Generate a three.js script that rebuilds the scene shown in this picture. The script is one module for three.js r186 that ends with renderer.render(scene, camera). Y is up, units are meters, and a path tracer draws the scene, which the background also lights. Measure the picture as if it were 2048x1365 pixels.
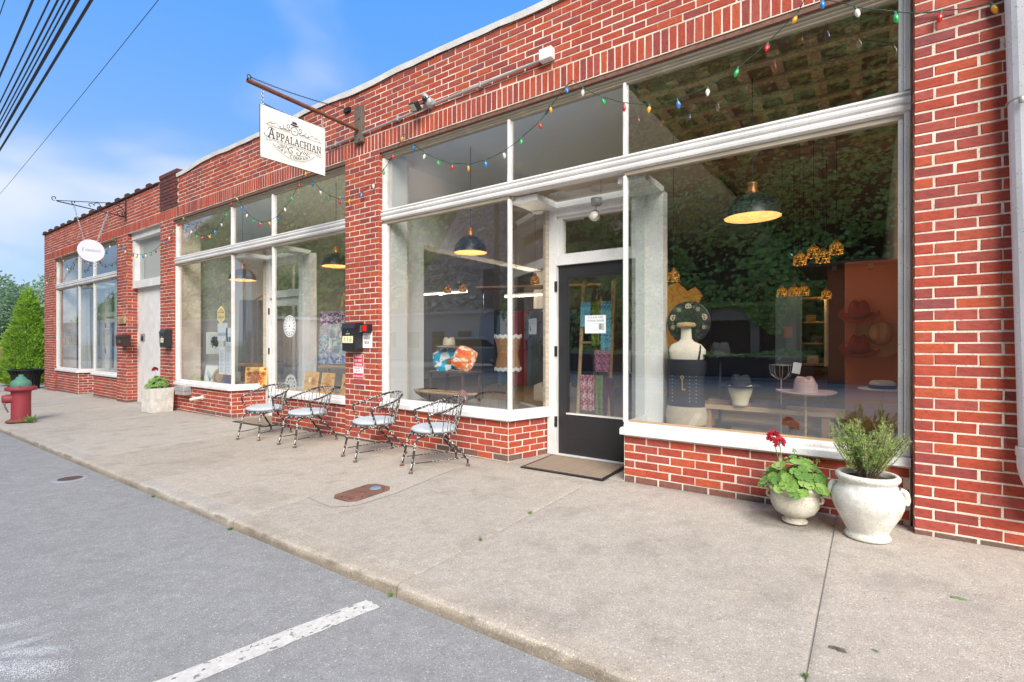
import * as THREE from 'three';
import { mergeGeometries, toCreasedNormals } from 'three/addons/utils/BufferGeometryUtils.js';
import { RoundedBoxGeometry } from 'three/addons/geometries/RoundedBoxGeometry.js';

// ---------- camera, sky, sun, exposure ----------
const scene = new THREE.Scene();
const camera = new THREE.PerspectiveCamera(68.2, 1024 / 682, 0.05, 1200);
camera.position.set(0, 1.2, 4.08);
camera.rotation.set(0, THREE.MathUtils.degToRad(35.575), 0);
const renderer = new THREE.WebGLRenderer({ antialias: true });
renderer.toneMapping = THREE.LinearToneMapping;
renderer.toneMappingExposure = 2.42;
renderer.shadowMap.enabled = true;

function mulberry32(a) { return () => { a |= 0; a = a + 0x6D2B79F5 | 0; let t = Math.imul(a ^ a >>> 15, 1 | a); t = t + Math.imul(t ^ t >>> 7, 61 | t) ^ t; return ((t ^ t >>> 14) >>> 0) / 4294967296; }; }
const rng = mulberry32(20260117);
const R = (a = 0, b = 1) => a + (b - a) * rng();
const pick = (a) => a[Math.floor(rng() * a.length) % a.length];
const { sin, cos, PI, min, max, abs, sqrt, floor, hypot } = Math;
const clamp = (v, a = 0, b = 1) => min(b, max(a, v));
const sst = (a, b, v) => { const t = clamp((v - a) / (b - a)); return t * t * (3 - 2 * t); };

// value noise, optionally tiling with an integer period
function hash(ix, iy, s) { let h = Math.imul(ix, 374761393) ^ Math.imul(iy, 668265263) ^ Math.imul(s, 1442695041); h = Math.imul(h ^ h >>> 13, 1274126177); return ((h ^ h >>> 16) >>> 0) / 4294967296; }
function vn(x, y, s = 0, per = 0) {
  const x0 = floor(x), y0 = floor(y), fx = x - x0, fy = y - y0, u = fx * fx * (3 - 2 * fx), v = fy * fy * (3 - 2 * fy);
  const w = (i) => per ? ((i % per) + per) % per : i;
  const a = hash(w(x0), w(y0), s), b = hash(w(x0 + 1), w(y0), s), c = hash(w(x0), w(y0 + 1), s), d = hash(w(x0 + 1), w(y0 + 1), s);
  return a + (b - a) * u + (c - a) * v + (a - b - c + d) * u * v;
}
function fbm(x, y, o = 4, s = 0, per = 0) { let t = 0, a = 0.5, n = 0; for (let i = 0; i < o; i++) { t += a * vn(x, y, s + i * 17, per); n += a; x *= 2; y *= 2; per *= 2; a *= 0.5; } return t / n; }

{ // a bright summer sky: blue overhead, paler towards the horizon, thin broken cloud all round
  const W = 1024, H = 512, d = new Float32Array(W * H * 4), K = 1 / 2.36;
  for (let j = 0; j < H; j++) {
    const el = ((j + 0.5) / H - 0.5) * PI, y = sin(el), cy = cos(el);
    for (let i = 0; i < W; i++) {
      const az = ((i + 0.5) / W - 0.5) * 2 * PI, x = cos(az) * cy, z = sin(az) * cy;
      const t = clamp(y), g = Math.pow(1 - t, 3.3);
      let r = 0.085 + 0.54 * g, gg = 0.36 + 0.47 * g, b = 0.97 + 0.02 * g;
      if (y > 0) {
        const k = 1 / (y + 0.22), px = x * k * 1.3, pz = z * k * 1.3;
        const n = fbm(px + 40.79 + 0.5 * fbm(px * 2, pz * 2, 3, 91), pz + 7.46, 6, 5), m = fbm(px * 0.5 + 40.79, pz * 0.5 + 7.46, 3, 77);
        let c = sst(0.50, 0.76, n * 0.7 + m * 0.33) * 0.72;
        r += (0.97 - r) * c; gg += (0.98 - gg) * c; b += (1.0 - b) * c;
      } else { r = 0.5; gg = 0.52; b = 0.54; }
      const o = (j * W + i) * 4; d[o] = r * K; d[o + 1] = gg * K; d[o + 2] = b * K; d[o + 3] = 1;
    }
  }
  const sky = new THREE.DataTexture(d, W, H, THREE.RGBAFormat, THREE.FloatType);
  sky.mapping = THREE.EquirectangularReflectionMapping; sky.magFilter = sky.minFilter = THREE.LinearFilter; sky.needsUpdate = true;
  scene.background = sky; scene.environment = sky;
}
const sun = new THREE.DirectionalLight(new THREE.Color().setRGB(1, 0.95, 0.885), 2.75);
sun.position.set(10, 15, 15.5); sun.target.position.set(-4, 0, 0);
sun.castShadow = true; sun.shadow.radius = 78; sun.shadow.mapSize.set(2048, 2048);
Object.assign(sun.shadow.camera, { left: -30, right: 30, top: 30, bottom: -30, near: 1, far: 90 });
scene.add(sun, sun.target);

// ---------- helpers ----------
const V = (x, y, z) => new THREE.Vector3(x, y, z);
const V2 = (x, y) => new THREE.Vector2(x, y);
const C = (r, g, b) => new THREE.Color().setRGB(r, g, b);
const gy = (x, z) => 0.0118 * x - 0.0174 * z;            // pavement surface
const CURB_Z = 2.31;
const ry = (x, z) => 0.0118 * x - 0.102;                  // road surface
const names = new Map();
function numbered(n) { const k = names.get(n) || 0; names.set(n, k + 1); return k ? `${n}_${String(k).padStart(3, '0')}` : n; }
function thing(name, label, category, p = [0, 0, 0], turn = 0, group) {
  const o = new THREE.Group(); o.name = numbered(name); scene.add(o); o.position.set(...p); o.rotation.y = turn;
  o.userData = { label, category }; if (group) o.userData.group = group; return o;
}
function tag(o, label, category, group) { o.name = numbered(o.name); o.userData = { ...o.userData, label, category }; if (group) o.userData.group = group; scene.add(o); return o; }
function structure(o, name) { o.name = numbered(name); o.userData.kind = 'structure'; scene.add(o); return o; }
function plain(g) {                                        // same attributes everywhere, so that shapes can be joined
  if (g.index) g = g.toNonIndexed();
  for (const k of Object.keys(g.attributes)) if (!['position', 'normal', 'uv', 'color'].includes(k)) g.deleteAttribute(k);
  if (!g.attributes.normal) g.computeVertexNormals();
  if (!g.attributes.uv) g.setAttribute('uv', new THREE.Float32BufferAttribute(new Float32Array(g.attributes.position.count * 2), 2));
  return g;
}
const merge = (a) => a.length === 1 ? plain(a[0]) : mergeGeometries(a.map(plain));
function triUV(g) {                                        // uv in metres, by the way each face points
  g = plain(g); const p = g.attributes.position, n = g.attributes.normal, u = new Float32Array(p.count * 2);
  for (let i = 0; i < p.count; i += 3) {
    const ax = abs(n.getX(i) + n.getX(i + 1) + n.getX(i + 2)), ay = abs(n.getY(i) + n.getY(i + 1) + n.getY(i + 2)), az = abs(n.getZ(i) + n.getZ(i + 1) + n.getZ(i + 2));
    for (let k = i; k < i + 3; k++) {
      const x = p.getX(k), y = p.getY(k), z = p.getZ(k);
      if (ay >= ax && ay >= az) { u[2 * k] = x; u[2 * k + 1] = z; } else if (ax > az) { u[2 * k] = z; u[2 * k + 1] = y; } else { u[2 * k] = x; u[2 * k + 1] = y; }
    }
  }
  g.setAttribute('uv', new THREE.BufferAttribute(u, 2)); return g;
}
function mesh(name, g, mat, parent, uv = true) {
  let q = merge(Array.isArray(g) ? g : [g]); if (uv) q = triUV(q);
  const m = new THREE.Mesh(q, mat); m.name = name; m.castShadow = m.receiveShadow = true; if (parent) parent.add(m); return m;
}
function box(x0, x1, y0, y1, z0, z1) { const g = new THREE.BoxGeometry(x1 - x0, y1 - y0, z1 - z0); g.translate((x0 + x1) / 2, (y0 + y1) / 2, (z0 + z1) / 2); return g; }
function rbox(x0, x1, y0, y1, z0, z1, r = 0.005, s = 2) { const g = new RoundedBoxGeometry(x1 - x0, y1 - y0, z1 - z0, s, min(r, (x1 - x0) / 2.01, (y1 - y0) / 2.01, (z1 - z0) / 2.01)); g.translate((x0 + x1) / 2, (y0 + y1) / 2, (z0 + z1) / 2); return g; }
function at(g, x, y, z, rx = 0, ryy = 0, rz = 0, s = 1) { const m = new THREE.Matrix4().compose(V(x, y, z), new THREE.Quaternion().setFromEuler(new THREE.Euler(rx, ryy, rz)), typeof s === 'number' ? V(s, s, s) : V(...s)); g.applyMatrix4(m); return g; }
function planBox(ax, az, bx, bz, y0, y1, t, off = 0) {     // an upright box between two points of the plan, off = shift to the outside (right of a to b seen from above)
  const L = hypot(bx - ax, bz - az), g = new THREE.BoxGeometry(L, y1 - y0, t), a = Math.atan2(-(bz - az), bx - ax);
  g.translate(0, 0, off); g.rotateY(a); g.translate((ax + bx) / 2, (y0 + y1) / 2, (az + bz) / 2); return g;
}
function planPane(ax, az, bx, bz, y0, y1) { const L = hypot(bx - ax, bz - az), g = new THREE.PlaneGeometry(L, y1 - y0), a = Math.atan2(-(bz - az), bx - ax); g.rotateY(a); g.translate((ax + bx) / 2, (y0 + y1) / 2, (az + bz) / 2); return g; }
function tube(pts, r, rad = 7, closed = false, seg = 0, tension = 0.5) {   // uv in metres
  const c = new THREE.CatmullRomCurve3(pts.map(p => Array.isArray(p) ? V(...p) : p), closed, 'catmullrom', tension);
  const n = seg || max(2, (pts.length - 1) * 6), g = new THREE.TubeGeometry(c, n, r, rad, closed), L = c.getLength(), u = g.attributes.uv;
  for (let i = 0; i < u.count; i++) u.setXY(i, u.getX(i) * L, u.getY(i) * 2 * PI * r);
  return g;
}
function rod(a, b, r, rad = 6) { return tube([a, b], r, rad, false, 1); }
function poly(pts, r, rad = 7) { const gs = []; for (let i = 0; i + 1 < pts.length; i++) gs.push(rod(pts[i], pts[i + 1], r, rad)); return merge(gs); }
function lathe(prof, seg = 28) { const g = new THREE.LatheGeometry(prof.map(p => V2(p[0], p[1])), seg); return g; }
function extrude(pts, depth, bevel = 0, holes) {
  const s = pts instanceof THREE.Shape ? pts : new THREE.Shape(pts.map(p => V2(p[0], p[1])));
  if (holes) s.holes.push(...holes);
  return new THREE.ExtrudeGeometry(s, { depth, bevelEnabled: bevel > 0, bevelThickness: bevel, bevelSize: bevel, bevelSegments: 2, curveSegments: 16 });
}
const mats = [];
function M(o) { const P = ('transmission' in o || 'clearcoat' in o || 'sheen' in o || 'ior' in o); const m = new (P ? THREE.MeshPhysicalMaterial : THREE.MeshStandardMaterial)({ roughness: 0.7, ...o }); mats.push(m); return m; }
function tex(w, h, fn, { srgb = true, rep = [1, 1] } = {}) {
  const d = new Uint8Array(w * h * 4);
  for (let j = 0; j < h; j++) for (let i = 0; i < w; i++) { const c = fn(i, j), o = (j * w + i) * 4; d[o] = 255 * clamp(c[0]); d[o + 1] = 255 * clamp(c[1]); d[o + 2] = 255 * clamp(c[2]); d[o + 3] = 255 * clamp(c[3] ?? 1); }
  const t = new THREE.DataTexture(d, w, h); t.wrapS = t.wrapT = THREE.RepeatWrapping; t.magFilter = THREE.LinearFilter; t.minFilter = THREE.LinearFilter; t.repeat.set(...rep);
  if (srgb) t.colorSpace = THREE.SRGBColorSpace; t.needsUpdate = true; return t;
}
function canvasTex(w, h, draw) { const c = document.createElement('canvas'); c.width = w; c.height = h; const x = c.getContext('2d'); draw(x, w, h); const t = new THREE.CanvasTexture(c); t.colorSpace = THREE.SRGBColorSpace; t.magFilter = THREE.LinearFilter; return t; }
// spread small blobs of other tones over a tiling image
function specks(n, N, r0, r1, tones, base, str = 1) {
  const a = base;
  for (let k = 0; k < N; k++) {
    const cx = rng() * n, cy = rng() * n, rx = R(r0, r1), e = R(0.6, 1), an = R(0, PI), t = pick(tones), st = R(0.35, 1) * str, q = Math.ceil(rx) + 1;
    for (let j = -q; j <= q; j++) for (let i = -q; i <= q; i++) {
      const u = i * cos(an) + j * sin(an), v = (-i * sin(an) + j * cos(an)) / e; const w = clamp(1.4 - hypot(u, v) / rx * 1.1) * st; if (w <= 0) continue;
      const o = (((floor(cy) + j + n) % n) * n + (floor(cx) + i + n) % n) * 3;
      for (let c = 0; c < 3; c++) a[o + c] += (t[c] - a[o + c]) * min(1, w);
    }
  }
  return a;
}
// ---------- surfaces ----------
function grainTex(n, base, spread, N, r0, r1, tones, per = 8, big = 0) {
  const a = new Float32Array(n * n * 3);
  for (let j = 0; j < n; j++) for (let i = 0; i < n; i++) {
    const f = (fbm(i / n * per, j / n * per, 6, 3, per) - 0.5) * spread + (hash(i, j, 8) - 0.5) * (per > 40 ? 0.2 : spread * 0.55), o = (j * n + i) * 3;
    for (let c = 0; c < 3; c++) a[o + c] = base[c] + f;
  }
  specks(n, N, r0, r1, tones, a); if (big) specks(n, big, r1, r1 * 2, tones, a, 0.5);
  return tex(n, n, (i, j) => { const o = (j * n + i) * 3; return [a[o], a[o + 1], a[o + 2]]; });
}
const T = {};
T.concrete = grainTex(1024, [0.68, 0.642, 0.588], 0.07, 30000, 0.7, 2.2, [[0.9, 0.87, 0.83], [0.6, 0.53, 0.45], [0.58, 0.57, 0.56], [0.78, 0.68, 0.56], [0.9, 0.88, 0.86], [0.48, 0.45, 0.42]], 48, 2600);
T.concrete.repeat.set(0.55, 0.55);
T.asphalt = grainTex(1024, [0.56, 0.558, 0.555], 0.07, 34000, 0.6, 1.9, [[0.70, 0.70, 0.70], [0.40, 0.40, 0.42], [0.36, 0.36, 0.38], [0.8, 0.79, 0.78], [0.5, 0.49, 0.49], [0.95, 0.94, 0.92]], 48, 2200);
T.asphalt.repeat.set(0.6, 0.6);
T.brick = grainTex(512, [0.94, 0.93, 0.92], 0.34, 5000, 0.6, 1.7, [[0.62, 0.55, 0.52], [1, 0.98, 0.95], [0.72, 0.62, 0.6], [0.5, 0.42, 0.42]], 16);
T.brick.repeat.set(3.1, 5.3);
T.mortar = grainTex(512, [0.85, 0.79, 0.72], 0.32, 5200, 0.8, 2.4, [[0.72, 0.66, 0.6], [0.93, 0.9, 0.86], [0.62, 0.55, 0.5]], 5);
T.mortar.repeat.set(0.9, 0.9);
T.pot = grainTex(512, [0.84, 0.825, 0.785], 0.22, 1500, 0.9, 3.4, [[0.52, 0.5, 0.45], [0.9, 0.89, 0.87], [0.66, 0.62, 0.54], [0.45, 0.44, 0.38], [0.88, 0.87, 0.86]], 8);
T.pot.repeat.set(2.2, 2.2);
T.wood = tex(256, 256, (i, j) => { const g = fbm(i / 256 * 3, j / 256 * 48, 4, 41, 0), f = 0.82 + 0.26 * (g - 0.5); return [f, f * 0.97, f * 0.92]; });
T.wood.repeat.set(1.4, 1.4);
T.chip = tex(512, 512, (i, j) => { const n = fbm(i / 512 * 40, j / 512 * 40, 3, 61, 40), m = fbm(i / 512 * 6, j / 512 * 6, 2, 62, 6); const c = sst(0.625, 0.655, n * 0.72 + m * 0.34), k = vn(i / 3, j / 3, 2) * 0.05; return [0.14 + k + c * 0.68, 0.14 + k + c * 0.66, 0.145 + k + c * 0.62]; });
T.chip.repeat.set(2.2, 2.2);
T.rust = grainTex(256, [0.50, 0.36, 0.30], 0.2, 1400, 0.8, 3, [[0.36, 0.24, 0.19], [0.6, 0.46, 0.38], [0.44, 0.34, 0.32]], 8);
T.rust.repeat.set(3, 3);
T.metal = grainTex(512, [0.92, 0.91, 0.90], 0.12, 1500, 0.6, 2.6, [[0.74, 0.7, 0.66], [0.97, 0.97, 0.97], [0.62, 0.55, 0.47], [0.8, 0.78, 0.74]], 6);
T.metal.repeat.set(1.1, 1.1);
T.leaf = tex(64, 64, (i, j) => { const f = 0.92 + 0.25 * (vn(i / 4, j / 4, 7) - 0.5); return [f, f, f]; });
T.fabric = tex(128, 128, (i, j) => { const f = 0.86 + 0.1 * ((i + j) % 2) * vn(i / 2, j / 2, 4) + 0.08 * (fbm(i / 20, j / 20, 3, 5) - 0.5); return [f, f, f]; });
T.fabric.repeat.set(6, 6);
T.tile = tex(128, 128, (i, j) => { const f = vn(i / 5, j / 5, 33, 0) * 0.6 + vn(i / 2, j / 2, 34) * 0.4; return [f, f, f]; }, { srgb: false });
T.tile.repeat.set(9, 9);
const noMap = {};
const mat = {
  concrete: M({ map: T.concrete, roughness: 0.93, bumpMap: T.concrete, bumpScale: 0.004, vertexColors: true }),
  curb: M({ map: T.concrete, color: C(0.93, 0.91, 0.87), roughness: 0.95, bumpMap: T.concrete, bumpScale: 0.008, vertexColors: true }),
  patch: M({ map: T.concrete, color: C(1.0, 1.0, 0.99), roughness: 0.93 }),
  bed: M({ color: C(0.40, 0.36, 0.30), roughness: 1 }),
  asphalt: M({ map: T.asphalt, color: C(1, 0.985, 0.95), roughness: 0.9, bumpMap: T.asphalt, bumpScale: 0.005, vertexColors: true }),
  earth: M({ color: C(0.13, 0.12, 0.07), roughness: 1 }),
  mortar: M({ map: T.mortar, roughness: 0.95 }),
  mortarWorn: M({ map: T.mortar, roughness: 0.95, color: C(0.8, 0.76, 0.72) }),
  brickV: M({ map: T.brick, roughness: 0.88, vertexColors: true }),
  white: M({ map: T.metal, color: C(0.86, 0.86, 0.85), roughness: 0.45 }),
  frame: M({ map: T.metal, color: C(0.86, 0.85, 0.83), roughness: 0.38 }),
  frameOld: M({ map: T.wood, color: C(0.62, 0.57, 0.49), roughness: 0.75 }),
  sill: M({ map: T.metal, color: C(0.88, 0.87, 0.86), roughness: 0.4 }),
  glass: M({ color: C(0.93, 0.96, 0.95), roughness: 0.0, transmission: 1, thickness: 0, ior: 3.0 }),
  glassRain: M({ color: C(0.90, 0.93, 0.93), roughness: 0.04, transmission: 1, thickness: 0, ior: 2.8, bumpMap: T.tile, bumpScale: 0.0008 }),
  glassMilk: M({ color: C(0.72, 0.74, 0.70), roughness: 0.55, transmission: 0.75, thickness: 0, ior: 1.7 }),
  black: M({ color: C(0.018, 0.018, 0.02), roughness: 0.45 }),
  blackMetal: M({ color: C(0.022, 0.022, 0.025), roughness: 0.4, metalness: 0.1 }),
  doorPaint: M({ map: T.metal, color: C(0.030, 0.030, 0.033), roughness: 0.42 }),
  steel: M({ color: C(0.55, 0.55, 0.55), roughness: 0.35, metalness: 0.8 }),
  galv: M({ map: T.metal, color: C(0.50, 0.50, 0.50), roughness: 0.5, metalness: 0.3 }),
  rust: M({ map: T.rust, roughness: 0.8, color: C(0.9, 0.85, 0.82) }),
  rustPole: M({ map: T.rust, roughness: 0.65, color: C(0.85, 0.62, 0.52) }),
  chip: M({ map: T.chip, roughness: 0.55 }),
  pot: M({ map: T.pot, roughness: 0.95, bumpMap: T.pot, bumpScale: 0.006 }),
  potOld: M({ map: T.pot, roughness: 0.95, bumpMap: T.pot, bumpScale: 0.008, color: C(0.86, 0.82, 0.74) }),
  planter: M({ map: T.pot, roughness: 0.95, color: C(0.96, 0.95, 0.94) }),
  soil: M({ color: C(0.05, 0.035, 0.025), roughness: 1 }),
  wood: M({ map: T.wood, color: C(0.52, 0.30, 0.16), roughness: 0.6 }),
  woodPale: M({ map: T.wood, color: C(0.68, 0.48, 0.29), roughness: 0.65 }),
  woodGrey: M({ map: T.wood, color: C(0.20, 0.17, 0.15), roughness: 0.85 }),
  woodDark: M({ map: T.wood, color: C(0.16, 0.09, 0.05), roughness: 0.6 }),
  lattice: M({ map: T.wood, color: C(0.60, 0.44, 0.28), roughness: 0.7 }),
  plaster: M({ color: C(0.74, 0.73, 0.70), roughness: 0.9 }),
  plasterGrey: M({ color: C(0.50, 0.50, 0.48), roughness: 0.9 }),
  ceilingDark: M({ color: C(0.12, 0.11, 0.1), roughness: 0.95 }),
  floor: M({ map: T.wood, color: C(0.24, 0.17, 0.11), roughness: 0.5 }),
  deck: M({ map: T.wood, color: C(0.42, 0.41, 0.39), roughness: 0.7 }),
  leaf: M({ map: T.leaf, roughness: 1, vertexColors: true, side: THREE.DoubleSide, transmission: 0.45, thickness: 0 }),
  stem: M({ color: C(0.14, 0.10, 0.06), roughness: 0.9 }),
  greenStem: M({ color: C(0.16, 0.26, 0.06), roughness: 0.8 }),
  wire: M({ color: C(0.02, 0.06, 0.035), roughness: 0.6 }),
  cable: M({ color: C(0.03, 0.032, 0.036), roughness: 0.6 }),
};
// ---------- bricks ----------
const COURSE = 0.0677, BASE_Y = -0.3637, BH = 0.0582, BL = 0.1935, PITCH = 0.2032;
const TONES = [[0.46, 0.068, 0.032], [0.42, 0.060, 0.032], [0.50, 0.084, 0.035], [0.37, 0.058, 0.040], [0.40, 0.074, 0.052], [0.31, 0.056, 0.045], [0.45, 0.080, 0.044], [0.28, 0.062, 0.058]];
const TONESDARK = [[0.15, 0.045, 0.042], [0.19, 0.05, 0.04], [0.12, 0.045, 0.045]];
TONES.forEach(t => { t[1] *= 1.1; t[2] *= 1.12; });
const brickMats = TONES.map(t => M({ map: T.brick, roughness: 0.88, color: C(...t) }));
const TONESDUST = [[0.24, 0.10, 0.075], [0.20, 0.10, 0.08], [0.17, 0.11, 0.09]], dustMats = TONESDUST.map(t => M({ map: T.brick, roughness: 0.95, color: C(...t) }));
const darkMats = TONESDARK.map(t => M({ map: T.brick, roughness: 0.9, color: C(...t) }));
function brickGeo(w, seed) {
  const r = mulberry32(seed), j = (a) => (r() - 0.5) * a, hw = w / 2, hh = BH / 2, ch = 0.0032;
  const f = [[-hw + ch + j(0.002), -hh + ch + j(0.002), j(0.0025)], [hw - ch + j(0.002), -hh + ch + j(0.002), j(0.0025)], [hw - ch + j(0.002), hh - ch + j(0.002), j(0.0025)], [-hw + ch + j(0.002), hh - ch + j(0.002), j(0.0025)]];
  const e = [[-hw + j(0.003), -hh + j(0.003), -0.004], [hw + j(0.003), -hh + j(0.003), -0.004], [hw + j(0.003), hh + j(0.003), -0.004], [-hw + j(0.003), hh + j(0.003), -0.004]];
  const b = e.map(p => [p[0], p[1], -0.03]), P = [];
  const q = (a, b2, c, d) => P.push(...a, ...b2, ...c, ...a, ...c, ...d);
  q(f[0], f[1], f[2], f[3]);
  for (let k = 0; k < 4; k++) { const n = (k + 1) % 4; q(e[k], e[n], f[n], f[k]); q(b[k], b[n], e[n], e[k]); }
  const g = new THREE.BufferGeometry(); g.setAttribute('position', new THREE.Float32BufferAttribute(P, 3)); g.computeVertexNormals();
  const u = []; const ou = r(), ov = r(); for (let i = 0; i < P.length; i += 3) u.push(P[i] + ou, P[i + 1] + ov);
  g.setAttribute('uv', new THREE.Float32BufferAttribute(u, 2)); return g;
}
const brickVar = [0, 1, 2, 3, 4, 5, 6].map(k => brickGeo(BL, 100 + k)), headVar = [0, 1, 2, 3].map(k => brickGeo(0.092, 300 + k));
// a run of brickwork: o = lower left corner of the face, u = direction along it, n = outward normal
function brickFace(list, part, { o, u, n, len, y0, y1, dark = 0, shift = 0, soldier = false, keep }) {
  const U = V(...u), N = V(...n), O = V(...o);
  if (soldier) {
    const cnt = Math.round(len / COURSE), p = len / cnt;
    for (let k = 0; k < cnt; k++) list.push({ part, c: O.clone().addScaledVector(U, (k + 0.5) * p).setY((y0 + y1) / 2), w: min(BL, y1 - y0 - 0.008), U, N, turn: true, dark, h: BH });
    return;
  }
  for (let k = Math.ceil((y0 - BASE_Y) / COURSE - 0.35); ; k++) {
    const yb = BASE_Y + k * COURSE, yt = min(yb + BH, y1); if (yb > y1 - 0.012) break;
    const off = ((k % 2 + 2) % 2) * PITCH / 2 + shift;
    for (let x = -PITCH + (off % PITCH); x < len; x += PITCH) {
      const jx = R(-0.004, 0.004), a = max(0.004, x + jx), b = min(len - 0.004, x + jx + BL + R(-0.004, 0.003)); if (b - a < 0.035) continue;
      const rec = { part, c: O.clone().addScaledVector(U, (a + b) / 2).setY((yb + yt) / 2 + R(-0.0018, 0.0018)), w: b - a, U, N, dark, h: yt - yb };
      if (keep && !keep(rec)) continue;
      list.push(rec);
    }
  }
}
camera.updateMatrixWorld(); camera.updateProjectionMatrix();
const VP = new THREE.Matrix4().multiplyMatrices(camera.projectionMatrix, camera.matrixWorldInverse);
function layBricks(building, list, most = 300, mortarTone) {
  for (const b of list) {
    const to = camera.position.clone().sub(b.c), d = to.length(), q = b.c.clone().applyMatrix4(VP);
    b.size = (abs(q.x) < 1.0 && abs(q.y) < 1.0 && q.z < 1 && b.c.y > gy(b.c.x, b.c.z) - 0.02) ? b.w * b.h * max(0, to.dot(b.N)) / (d * d * d) : 0;
    b.tone = b.dark ? floor(R(0, TONESDARK.length)) : floor(clamp(Math.pow(rng(), 1.25) * 0.72 + 0.75 * (fbm(b.c.x * 1.3, b.c.y * 1.3, 2, 55) - 0.36), 0, 0.999) * TONES.length);
    b.v = floor(R(0, 28)); b.dust = !b.dark && b.c.y - gy(b.c.x, b.c.z) < 0.055 && rng() < 0.75; if (b.dust) b.tone = floor(R(0, 3));
  }
  list.sort((a, b) => b.size - a.size);
  const rest = [];
  list.forEach((b, i) => {
    const short = b.w < 0.13, g = short ? headVar[b.v % 4] : brickVar[b.v % 7];
    const X = b.turn ? V(0, 1, 0) : b.U, Y = b.turn ? b.U.clone().negate() : V(0, 1, 0);
    const m = new THREE.Matrix4().makeBasis(X, Y, b.N).setPosition(b.c.clone().addScaledVector(b.N, R(-0.0015, 0.0015)));
    m.scale(V(b.w / (short ? 0.092 : BL), b.h / BH, 1));
    if (i < most && b.size > 0) {
      const o = new THREE.Mesh(g, (b.dust ? dustMats : b.dark ? darkMats : brickMats)[b.tone]); o.name = 'brick'; o.castShadow = o.receiveShadow = true;
      o.applyMatrix4(m); b.part.add(o);
    } else {
      const q = g.clone().applyMatrix4(m), t = (b.dust ? TONESDUST : b.dark ? TONESDARK : TONES)[b.tone], n = q.attributes.position.count, c = new Float32Array(n * 3), f = R(0.92, 1.06);
      for (let k = 0; k < n; k++) { c[3 * k] = t[0] * f; c[3 * k + 1] = t[1] * f; c[3 * k + 2] = t[2] * f; }
      q.setAttribute('color', new THREE.BufferAttribute(c, 3)); rest.push(q);
    }
  });
  if (rest.length) { const o = new THREE.Mesh(mergeGeometries(rest), mat.brickV); o.name = 'brickwork'; o.userData.kind = 'stuff'; o.castShadow = o.receiveShadow = true; building.add(o); }
}
// ---------- ground ----------
function sheet(x0, x1, z0, z1, step, yf, edge = 0, tone) {       // a grid on the sloping ground; edge lowers its rim
  const nx = max(2, Math.ceil((x1 - x0) / step)), nz = max(2, Math.ceil((z1 - z0) / step)), P = [], U = [], I = [], K = [];
  const xs = [], zs = []; for (let i = 0; i <= nx; i++) xs.push(x0 + (x1 - x0) * i / nx); for (let j = 0; j <= nz; j++) zs.push(z0 + (z1 - z0) * j / nz);
  if (edge) { xs.splice(1, 0, x0 + 0.003); xs.splice(xs.length - 1, 0, x1 - 0.003); zs.splice(1, 0, z0 + 0.003); zs.splice(zs.length - 1, 0, z1 - 0.003); }
  const a = xs.length, b = zs.length;
  for (let j = 0; j < b; j++) for (let i = 0; i < a; i++) {
    const rim = edge && (i === 0 || j === 0 || i === a - 1 || j === b - 1);
    P.push(xs[i], yf(xs[i], zs[j]) - (rim ? edge : 0), zs[j]); U.push(xs[i], zs[j]); const t = tone ? tone(xs[i], zs[j]) : [1, 1, 1]; K.push(...t);
  }
  for (let j = 0; j + 1 < b; j++) for (let i = 0; i + 1 < a; i++) { const p = j * a + i; I.push(p, p + a, p + 1, p + 1, p + a, p + a + 1); }
  const g = new THREE.BufferGeometry(); g.setAttribute('position', new THREE.Float32BufferAttribute(P, 3)); g.setAttribute('uv', new THREE.Float32BufferAttribute(U, 2)); g.setAttribute('color', new THREE.Float32BufferAttribute(K, 3)); g.setIndex(I); g.computeVertexNormals(); return g;
}
function loft(stations, ring) {                                  // stations: array, ring(s) -> closed list of points
  const P = [], rings = stations.map(ring), n = rings[0].length;
  const tri = (a, b, c) => P.push(...a, ...b, ...c);
  for (let i = 0; i + 1 < rings.length; i++) for (let k = 0; k < n; k++) { const q = (k + 1) % n, a = rings[i][k], b = rings[i][q], c = rings[i + 1][q], d = rings[i + 1][k]; tri(a, b, c); tri(a, c, d); }
  for (let k = 1; k + 1 < n; k++) { tri(rings[0][0], rings[0][k + 1], rings[0][k]); const e = rings[rings.length - 1]; tri(e[0], e[k], e[k + 1]); }
  const g = new THREE.BufferGeometry(); g.setAttribute('position', new THREE.Float32BufferAttribute(P, 3)); g.computeVertexNormals(); return g;
}
const slabTone = (seed) => {
  const base = R(0.95, 1.04), warm = R(-0.015, 0.03);
  return (x, z) => {                                               // damp stains, old dirt and worn patches in the concrete
    const a = fbm(x * 1.7 + seed, z * 1.7, 5, 12), b = fbm(x * 6 - seed, z * 6, 4, 13), c = fbm(x * 0.7, z * 0.7 + seed, 3, 14), d = fbm(x * 22, z * 22, 2, 15);
    const st = sst(0.54, 0.6, a * 0.45 + b * 0.4 + d * 0.15) * 0.075, f = base * (1 - st + 0.06 * (c - 0.5) + 0.16 * (d - 0.5) - sst(0.62, 0.68, b) * 0.08);
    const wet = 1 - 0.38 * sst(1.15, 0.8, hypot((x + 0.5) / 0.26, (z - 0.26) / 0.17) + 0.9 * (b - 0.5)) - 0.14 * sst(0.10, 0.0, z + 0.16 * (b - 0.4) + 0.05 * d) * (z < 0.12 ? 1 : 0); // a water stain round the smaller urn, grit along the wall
    return [f * wet * (1 + warm), f * wet, f * wet * (1 - warm * 1.6)];
  };
};
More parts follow.
